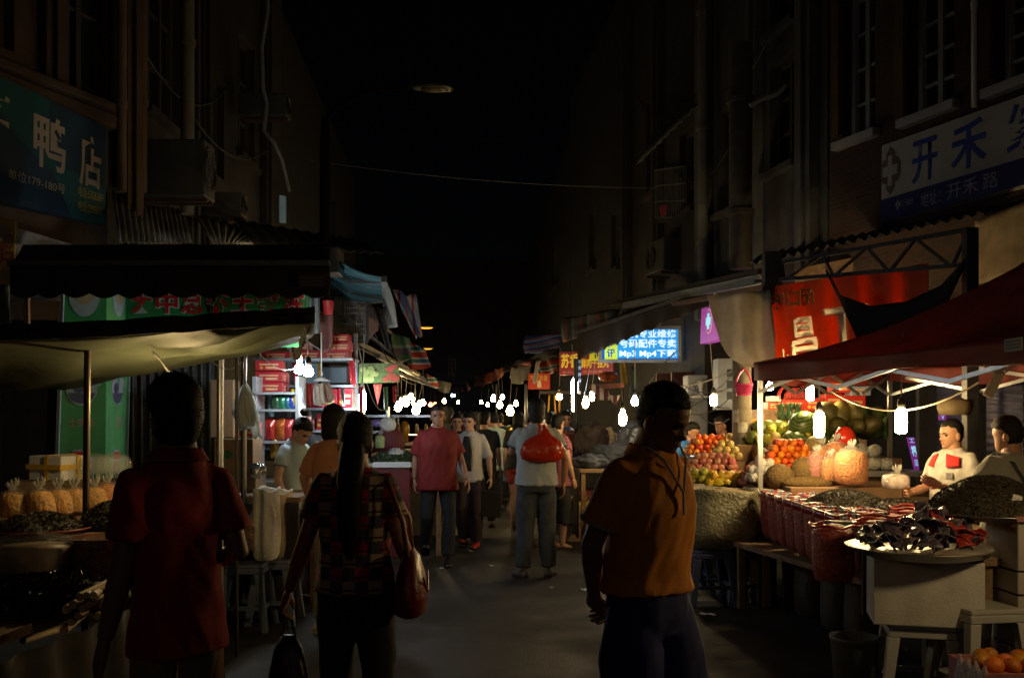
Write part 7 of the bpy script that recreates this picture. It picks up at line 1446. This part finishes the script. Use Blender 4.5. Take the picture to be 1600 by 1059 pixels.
        me = remesh(sc(b), vox, 5, 'trousers'); wr(me, .008, len(label) + 5); me.materials.append(pants); me.polygons.foreach_set('use_smooth', [True] * len(me.polygons))
        po = bpy.data.objects.new('trousers' if leg > .8 else 'shorts', me); COL.objects.link(po); po.parent = root
    if shoes:
        for sd in 'LR':
            a, k = J['ank' + sd], J['knee' + sd]; ft = Vector((0, -1, 0)); pitch = pose.get('toe' + sd, 0); tw_ = pose.get('yaw' + sd, 0)
            RM = Matrix.Rotation(R(tw_), 3, 'Z') @ Matrix.Rotation(R(pitch), 3, 'X'); f = lambda x, y, z: a + RM @ Vector((x, y, z))
            sec = [(.07, .028, .045), (.05, .036, .06), (0, .038, .062), (-.05, .040, .045), (-.10, .046, .036), (-.15, .042, .028), (-.182, .022, .016)]
            b = MB(); b.loft([[f(w * math.cos(q), y, -.078 + max(0, math.sin(q)) * h * 1.15 + .004) for q in [2 * math.pi * i / 16 for i in range(16)]] for y, w, h in sec]); sh_ = sc(b).build('shoe', shoes, root, world=False, smooth=True)
            b = MB(); b.loft([[f(w * 1.06 * x, y, z) for x, z in ((-1, -.086), (1, -.086), (1, -.072), (-1, -.072))] for y, w, h in [(.078, .02, 0)] + sec + [(-.19, .014, 0)]]); sc(b).build('sole', M('pale_sole', (.40, .36, .28), .7) if shoes.get('base') == 'white_canvas_shoe' else m_black, sh_, world=False)
    return root, J, s
def at(x, y, d): p = P(x, y, d); return (p.x, p.y, .002)
def wp(root, p, s=1):  return wm(root) @ (Vector(p) * s)
c_red = M('red_knit', (.36, .02, .028), .85, 0, .12, 30, .15, 200); c_red2 = M('red_polo_cloth', (.16, .007, .006), .8, 0, .12, 20, .12, 160); c_or = M('orange_polo_cloth', (.72, .24, .012), .75, 0, .1, 20, .12, 160); c_navy = M('navy_cloth', (.03, .036, .15), .85, 0, .2); c_blk = M('black_cloth', (.012, .012, .014), .85, 0, .2); c_khaki = M('khaki_cloth', (.22, .17, .09), .85, 0, .15)
c_plaid = pattern('plaid_cloth', plaid, col=(.1, .02, .02), rough=.85, var=.2); c_lb = M('light_blue_cloth', (.40, .52, .58), .75, 0, .1, transl=.1); c_wht = M('white_knit', (.52, .50, .47), .8, 0, .08); c_sal = M('salmon_cloth', (.42, .17, .09), .8, 0, .15); c_grey = M('grey_knit', (.27, .29, .30), .85, 0, .1, 30, .1, 160); c_jean = M('grey_jeans', (.034, .04, .05), .85, 0, .3, 14, .2, 80)
c_str = pattern('pink_striped_cloth', stripes([('8c4a58', 2), ('5c2f3e', 1)], 2, .035), col=(.2, .06, .08), rough=.8); c_blu = M('bright_blue_cloth', (.015, .16, .52), .7, 0, .1); c_mint = M('mint_cloth', (.34, .45, .36), .8, 0, .1); c_shoe = M('black_shoe', (.014, .013, .012), .3, 0, .2); c_wsh = M('white_canvas_shoe', (.52, .49, .42), .7, 0, .1); c_rsh = M('red_shoe', (.42, .04, .03), .35); c_dk = M('dark_blue_cloth', (.006, .007, .011), .85)
m_trimw = M('pale_trim', (.45, .42, .40), .8)
# 1 near left: red shirt man from behind
person('man in a dark red polo shirt seen from behind at the left stall', at(279, 0, 3.05), 226, 1.665, dict(shL=(.138, .0, 1.345), shR=(-.138, .012, 1.345), elL=(.165, -.02, 1.10), wrL=(.205, -.07, .865), elR=(-.18, .06, 1.10), wrR=(-.11, -.15, 1.06)), hair='bushy', strands=900, skin=m_skin2, shirt=c_red, sleeve=.72, hem=.80, collar=c_red, loose=1.05, build=.82, pants=c_khaki, shoes=c_shoe, vox=.011, face=False, head=(-4, 4, 0), lean=2, hands=((.30, .3), (.6, .4)))
# 2 plaid woman
pw, Jw, sw_ = person('woman in a red and grey plaid shirt with a ponytail seen from behind', at(556, 0, 4.0), 178, 1.555, dict(elL=(.215, .06, 1.10), wrL=(.295, .03, .88), elR=(-.205, .04, 1.11), wrR=(-.225, -.10, .98), kneeL=(.10, -.05, .49), ankL=(.09, .05, .09)), fem=True, build=.98, hair='ponytail', strands=500, skin=m_skin2, shirt=c_plaid, sleeve=.62, hem=.88, loose=1.04, pants=c_blk, pfit=1.05, shoes=c_shoe, vox=.011, face=False, hands=((.9, .3), (.5, .4)))
p = wp(pw, Jw['wrL'], sw_) + Vector((0, 0, -.12)); t = thing('shopping_bag', 'dark purple shopping bag hanging from the plaid shirt woman left hand', 'bag', (p.x, p.y, p.z - .36))
b = MB(); b.loft([ell_ring((0, 0, z), w, dd, 18, 3) for z, w, dd in ((0, .07, .05), (.02, .085, .06), (.14, .08, .05), (.24, .06, .03), (.30, .03, .015))]); b.build('body', M('dark_purple_bag', (.035, .02, .05), .35, 0, .3, 10, .4, 30), t, world=False, smooth=True)
b = MB(); b.tube([(-.03, 0, .29), (-.012, 0, .36), (.012, 0, .36), (.03, 0, .29)], .006, 6); b.build('handle', M('dark_purple_bag'), t, world=False)
p = wp(pw, (-.215, .02, 1.0), sw_); t = thing('shoulder_bag', 'dark red leather shoulder bag on the plaid shirt woman right side', 'bag', (p.x + .02, p.y - .02, .0))
b = MB(); b.loft([ell_ring((.015, 0, z), w, dd, 22, 2.8) for z, w, dd in ((.735, .035, .10), (.75, .062, .135), (.82, .068, .14), (.90, .056, .12), (.97, .035, .09), (1.0, .012, .07))]); b.build('body', M('dark_red_leather', (.16, .012, .018), .35, 0, .2, 10, .2, 40), t, world=False, smooth=True)
b = MB(); b.tube([(.01, -.08, .98), (-.01, -.075, 1.12), (-.065, -.05, 1.26), (-.085, .0, 1.292), (-.06, .06, 1.25), (0, .075, 1.12), (.01, .08, .98)], .010, 6, flat=.5); b.tube([(.075, -.10, .90), (.084, 0, .83), (.075, .1, .90)], .005, 6); b.build('strap', M('tan_leather', (.26, .12, .06), .4), t, world=False, smooth=True)
# 3 salmon shirt woman half hidden
person('person in a salmon shirt and white canvas shoes half hidden by plaid woman', at(522, 0, 6.9), 150, 1.62, dict(ankL=(.10, .03, .085), elL=(.25, .05, 1.13), wrL=(.27, -.06, .93), kneeR=(-.10, -.03, .49)), fem=True, hair='bob', shirt=c_sal, sleeve=.9, hem=.84, loose=1.06, pants=M('beige_trousers', (.25, .21, .16), .85), shoes=c_wsh, face=False, vox=.015)
# 4 girl with a bun
person('young woman with a hair bun in a light blue polo looking down', at(452, 0, 8.0), 62, 1.56, dict(elL=(.20, -.03, 1.12), wrL=(.16, -.18, .98), elR=(-.21, -.02, 1.11), wrR=(-.19, -.15, .90)), fem=True, lean=10, head=(0, 26, 0), hair='bun', strands=120, skin=m_skinf, shirt=c_lb, sleeve=.55, hem=.84, collar=c_lb, trim=M('dark_trim', (.1, .12, .14), .8), pants=c_blk, shoes=c_shoe, vox=.013)
# 5 clerk behind the counter
person('shop clerk in black behind the bun haired woman facing the street', at(474, 0, 9.25), 22, 1.62, dict(elL=(.22, -.05, 1.13), wrL=(.08, -.22, 1.12), elR=(-.22, -.05, 1.13), wrR=(-.06, -.24, 1.10)), fem=True, head=(12, 8, 0), hair='tied', skin=m_skinf, shirt=c_blk, sleeve=.7, pants=c_blk, vox=.016)
# 6 red polo man walking
person('man in a loose bright red polo walking towards the viewer', at(684, 0, 10.1), 6, 1.665, dict(kneeL=(.12, -.10, .50), ankL=(.10, -.16, .09), kneeR=(-.11, -.08, .50), ankR=(-.13, .12, .17), elL=(.24, .02, 1.11), wrL=(.30, -.10, .89), elR=(-.23, .07, 1.11), wrR=(-.24, .06, .88), toeR=-28, toeL=4), hair='short', skin=m_skin2, shirt=c_red2, sleeve=.85, hem=.77, collar=c_red2, loose=1.16, pants=c_dk, shoes=c_shoe, vox=.013, build=1.05)
# 7 blazer woman
wb, Jb, sb = person('young woman in an open white blazer and red shoes walking', at(734, 0, 11.3), -12, 1.60, dict(kneeL=(.09, -.06, .50), ankL=(.085, .0, .09), kneeR=(-.09, -.08, .50), ankR=(-.08, .07, .12), elL=(.235, .03, 1.10), wrL=(.27, -.04, .87), toeR=-14), fem=True, head=(-8, 6, 0), hair='bob', skin=m_skinf, shirt=c_wht, sleeve=1.05, hem=.80, loose=1.0, pants=M('plum_black_cloth', (.035, .022, .035), .8), pfit=1.3, shoes=c_rsh, vox=.013)
b = MB(); b.cloth(lambda u, v: Vector(((u - .5) * (.05 + .075 * math.sin(min(1, v * 1.4) * 2.2)), -.150 - .012 * math.cos((u - .5) * 3) + .012 * v, 1.37 - .42 * v)) * sb, 10, 14, .012); b.build('black_top', c_blk, wb, world=False, smooth=True)
p = wp(wb, Jb['wrL'], sb); t = thing('shopping_bag', 'black carrier bag hanging from the white blazer woman hand', 'bag', (p.x, p.y, p.z - .47))
b = MB(); b.prism([(-.14, -.04, .02), (.12, -.04, 0), (.13, -.04, .30), (-.12, -.04, .32)], (0, .08, 0)); b.build('body', m_black, t, world=False, bev=.01); b = MB(); b.tube([(-.06, 0, .31), (-.02, 0, .42), (.03, 0, .42), (.06, 0, .30)], .006, 6); b.build('handle', m_black, t, world=False)
# 8-11 the crowd behind
person('person with a pale face just behind the red polo walker shoulder', at(714, 0, 12.6), 5, 1.58, {}, fem=True, hair='bob', skin=m_skinf, shirt=c_blk, pants=c_blk, shoes=c_shoe, vox=.018)
person('person in a dark blue top walking behind the blazer woman', at(757, 0, 13.4), 175, 1.60, dict(kneeL=(.1, -.1, .5), ankL=(.1, -.1, .1)), hair='short', shirt=c_dk, sleeve=.8, pants=c_blk, shoes=c_shoe, vox=.018, face=False, head=(-40, 0, 0))
mp, Jm, sm = person('woman in a mint tunic and black leggings seen from behind', at(772, 0, 15.8), 184, 1.60, dict(kneeL=(.09, -.03, .49)), fem=True, hair='tied', shirt=c_mint, sleeve=.1, hem=.68, loose=1.08, pants=c_blk, pfit=.85, shoes=c_shoe, vox=.018, face=False)
p = wp(mp, Jm['wrR'], sm); b = MB(); b.loft([ell_ring((p.x, p.y, p.z - .36 + z), w, dd, 14, 2.6) for z, w, dd in ((0, .06, .05), (.03, .09, .07), (.16, .08, .06), (.26, .03, .02), (.30, .012, .012))]); single(b, 'shopping_bag', M('pale_blue_bag', (.25, .35, .50), .3, transl=.3), 'pale blue carrier bag held by the mint tunic woman', 'bag', smooth=True)
person('bare legged woman with long dark hair and red shorts seen from behind', at(810, 0, 13.2), 172, 1.60, dict(kneeL=(.075, -.02, .49), ankL=(.07, .03, .085), kneeR=(-.085, -.06, .5), ankR=(-.08, -.06, .085)), fem=True, hair='long', skin=m_skinf, shirt=c_blk, sleeve=.8, hem=.86, pants=M('red_shorts_cloth', (.26, .025, .02), .8), leg=.30, shoes=None, bare=True, vox=.014, face=False)
# 12 grey polo man with red bag
gp, Jg, sg_ = person('man in a grey polo and jeans seen from behind mid street', at(838, 0, 9.25), 186, 1.70, dict(kneeR=(-.10, -.02, .49), ankR=(-.12, .0, .085), ankL=(.13, .02, .085), elR=(-.27, .05, 1.12), wrR=(-.26, .0, .88), elL=(.23, -.10, 1.17), wrL=(.06, -.23, 1.30), yawR=-20, yawL=18), hair='bushy', skin=m_skin2, shirt=c_grey, sleeve=.62, hem=.87, collar=c_grey, trim=M('dark_grey_trim', (.08, .085, .09), .8), loose=1.07, pants=c_jean, pfit=1.16, shoes=M('brown_shoe', (.07, .05, .04), .5), vox=.012, face=False, build=1.06)
p = wp(gp, (-.03, .195, 1.22), sg_); t = thing('plastic_bag', 'bulging red plastic bag slung over the grey polo man back', 'bag', (p.x, p.y, p.z - .13)); m_rbag = M('thin_red_plastic', (.48, .035, .012), .18, 0, .25, 8, .6, 26, transl=.35, coat=.3)
b = MB(); b.loft([[q * (1 + .0) + Vector((q.x, q.y, 0)) * (.10 * math.sin(9 * math.atan2(q.y, q.x) + z * 14) * smooth01(.03, .24, z) + .10 * nz(q, 9)) for q in ell_ring((o, 0, z), w, dd, 60, 2.4)] for z, w, dd, o in ((0, .13, .06, .0), (.03, .185, .09, 0), (.07, .2, .105, 0), (.12, .205, .11, 0), (.165, .19, .10, 0), (.20, .155, .08, 0), (.235, .10, .055, .01), (.27, .05, .03, .02), (.31, .022, .02, .03))]); b.build('body', m_rbag, t, world=False, smooth=True)
b = MB(); b.tube([(.03, 0, .30), (.01, -.02, .36), (-.03, -.12, .36), (-.03, -.2, .26)], [.02, .016, .014, .014], 8); b.build('handle', m_rbag, t, world=False, smooth=True)
# 13 pointing woman
person('woman in a pink striped top pointing across the clothes stall', at(872, 0, 11.2), 128, 1.56, dict(elL=(.42, -.06, 1.30), wrL=(.66, -.10, 1.27), elR=(-.21, .02, 1.11), wrR=(-.22, -.06, .88), shL=(.17, 0, 1.385)), fem=True, build=1.08, hair='short', skin=m_skin, shirt=c_str, sleeve=.5, hem=.78, loose=1.06, pants=c_blk, leg=.72, shoes=None, bare=True, vox=.013, hands=((.12, .3), (.4, .4)), handrot=(((0, 0, -1), (0, -1, 0)), None), head=(10, 0, 0))
# 14-15 behind the clothes stall
person('stall man in a bright blue shirt facing the street', at(884, 0, 13.6), 12, 1.62, dict(elL=(.22, -.02, 1.12), wrL=(.16, -.2, 1.0)), hair='short', skin=m_skin, shirt=c_blu, pants=c_blk, shoes=c_shoe, vox=.016, head=(-6, 6, 0))
person('dark haired person between grey polo man and blue shirt man', at(860, 0, 14.2), 178, 1.60, {}, hair='short', shirt=c_dk, pants=c_blk, shoes=c_shoe, vox=.02, face=False)
person('person in a blue shirt hidden behind the orange shirt man', at(1058, 0, 11.6), 60, 1.50, {}, lean=20, hair='short', shirt=c_blu, pants=c_blk, shoes=c_shoe, vox=.02, face=False)
def om_up(p): c = Vector((0, 0, .93)); return Matrix.Rotation(R(3), 3, 'X') @ (p - c) + c
# 16 orange shirt man
om, _, om_s = person('man in an orange polo with pale trim walking with hands behind back', at(1012, 0, 3.32), 40, 1.675, dict(shL=(.146, .012, 1.35), shR=(-.146, .012, 1.35), elL=(.185, .10, 1.10), wrL=(.07, .185, .90), elR=(-.19, .09, 1.10), wrR=(-.07, .19, .91), kneeL=(.11, -.07, .5), ankL=(.11, -.02, .09)), lean=3, head=(18, 22, -6), hair='buzz', strands=500, skin=m_skin2, shirt=c_or, sleeve=.70, hem=.94, collar=c_or, trim=m_trimw, loose=1.10, build=.93, pants=c_navy, leg=.62, pfit=1.2, shoes=c_shoe, vox=.010, hands=((.4, .4), (.4, .4)))
b = MB()
for q in ([(-.085, -.045, 1.44), (-.055, -.098, 1.40), (-.004, -.138, 1.30)], [(.085, -.045, 1.44), (.055, -.098, 1.40), (.004, -.138, 1.30)], [(0, -.139, 1.30), (.0, -.145, 1.22)]): b.tube([om_up(Vector(p)) * om_s for p in q], .0045, 6)
b.build('neck_piping', m_trimw, om, world=False)
# 17 seller
ps, Js, ss = person('seller in a white polo with red shoulder patches behind the seeds', at(1488, 0, 6.9), -66, 1.525, dict(elL=(.22, -.01, 1.12), wrL=(.20, -.22, 1.06), elR=(-.225, -.03, 1.12), wrR=(-.16, -.27, 1.09)), head=(-14, 4, 0), hair='buzz', skin=m_skin, shirt=c_wht, sleeve=.66, hem=.80, collar=c_wht, loose=1.06, pants=c_blk, shoes=c_shoe, vox=.010, strands=200, hands=((.8, .3), (.7, .4)))
for sx in (-1, 1):
    b = MB(); b.cloth(lambda u, v: Vector((sx * (.045 + .085 * u + .02 * v), -.105 - .026 * v - .003 * math.sin(u * 3) + .035 * u * u, 1.400 - .028 * u - .105 * v * (1 - .35 * u))) * ss, 10, 8, .012); b.build('red_patch', M('red_patch_cloth', (.55, .02, .02), .8), ps, world=False, smooth=True)
b = MB(); b.cloth(lambda u, v: Vector((.06 + .055 * u, -.1395 + .012 * u, 1.21 + .045 * v)) * ss, 4, 4, .006); b.build('chest_emblem', M('grey_emblem', (.22, .22, .24), .8, 0, .6, 60), ps, world=False)
# 18 grey tee seller from behind
pg, Jg2, sg2 = person('seller in a grey tee with a dark shoulder strap seen from behind', at(1578, 0, 5.95), 196, 1.54, dict(elL=(.28, -.06, 1.13), wrL=(.37, -.22, 1.20), elR=(-.24, -.02, 1.12), wrR=(-.2, -.2, 1.0)), hair='short', strands=120, skin=m_skin, shirt=M('grey_green_tee', (.27, .275, .24), .85, 0, .1), sleeve=.6, hem=.82, loose=1.07, pants=c_dk, shoes=c_shoe, vox=.012, build=1.1, face=False, head=(30, 10, 0))
b = MB(); b.tube([Vector(q) * sg2 for q in ((.125, -.09, 1.36), (.115, .0, 1.432), (.085, .115, 1.37), (.02, .168, 1.22), (-.06, .172, 1.05), (-.14, .13, .93))], .018, 8, flat=.35); b.build('shoulder_strap', M('dark_strap', (.035, .04, .05), .7), pg, world=False, smooth=True)
# 19 seated man and the far crowd
person('man in a black tee standing by the red cups in the shop', at(1134, 0, 11.9), -60, 1.55, dict(wrL=(.2, -.2, 1.0)), hair='short', shirt=c_blk, pants=c_blk, shoes=c_shoe, vox=.018, face=False, lean=8)
random.seed(4)
for i, (x, d, rz_, c, lab) in enumerate(((694, 17, 0, c_blk, 'far walker with pale face above the crowd left of blazer woman'), (706, 20, 180, c_dk, 'far dark figure left of the bluish white light'), (745, 18.5, 180, c_blk, 'far black shirted figure right of the bluish white light'), (752, 22, 10, c_dk, 'small far figure beside the black shirted one'), (728, 24, 180, c_red2, 'tiny far figure in a red top at the street middle'), (762, 19, 185, c_blk, 'far figure behind the mint tunic woman'), (700, 15, 182, c_dk, 'dark figure directly behind the red polo walker'))):
    person(lab, at(x, 0, d), rz_, random.uniform(1.58, 1.7), dict(kneeL=(.1, -.08, .5), ankL=(.1, -.06, .1)), hair='short' if i % 2 else 'bob', shirt=c, pants=c_blk, shoes=c_shoe, vox=.026, face=False)

for i, (x, d, rz_, c, lab) in enumerate(((688, 21, 10, c_wht, 'far walker in a white top near the left bulb cluster'), (718, 27, 0, c_blk, 'tiny dark walker left of the far red top'), (736, 30, 180, c_lb, 'tiny pale blue figure at the far street end'), (748, 26, 185, c_sal, 'tiny salmon top figure at the far right'), (780, 17, 178, c_dk, 'dark figure shopping at the far right fruit stall'), (792, 21, 170, c_wht, 'white top figure beside the far right fruit stall'))):
    person(lab, at(x, 0, d), rz_, random.uniform(1.56, 1.7), dict(kneeR=(-.1, -.08, .5), ankR=(-.1, -.06, .1)), hair='bob' if i % 2 else 'short', shirt=c, pants=c_blk, shoes=c_shoe, vox=.028, face=False)
bpy.data.objects.remove(_fo)
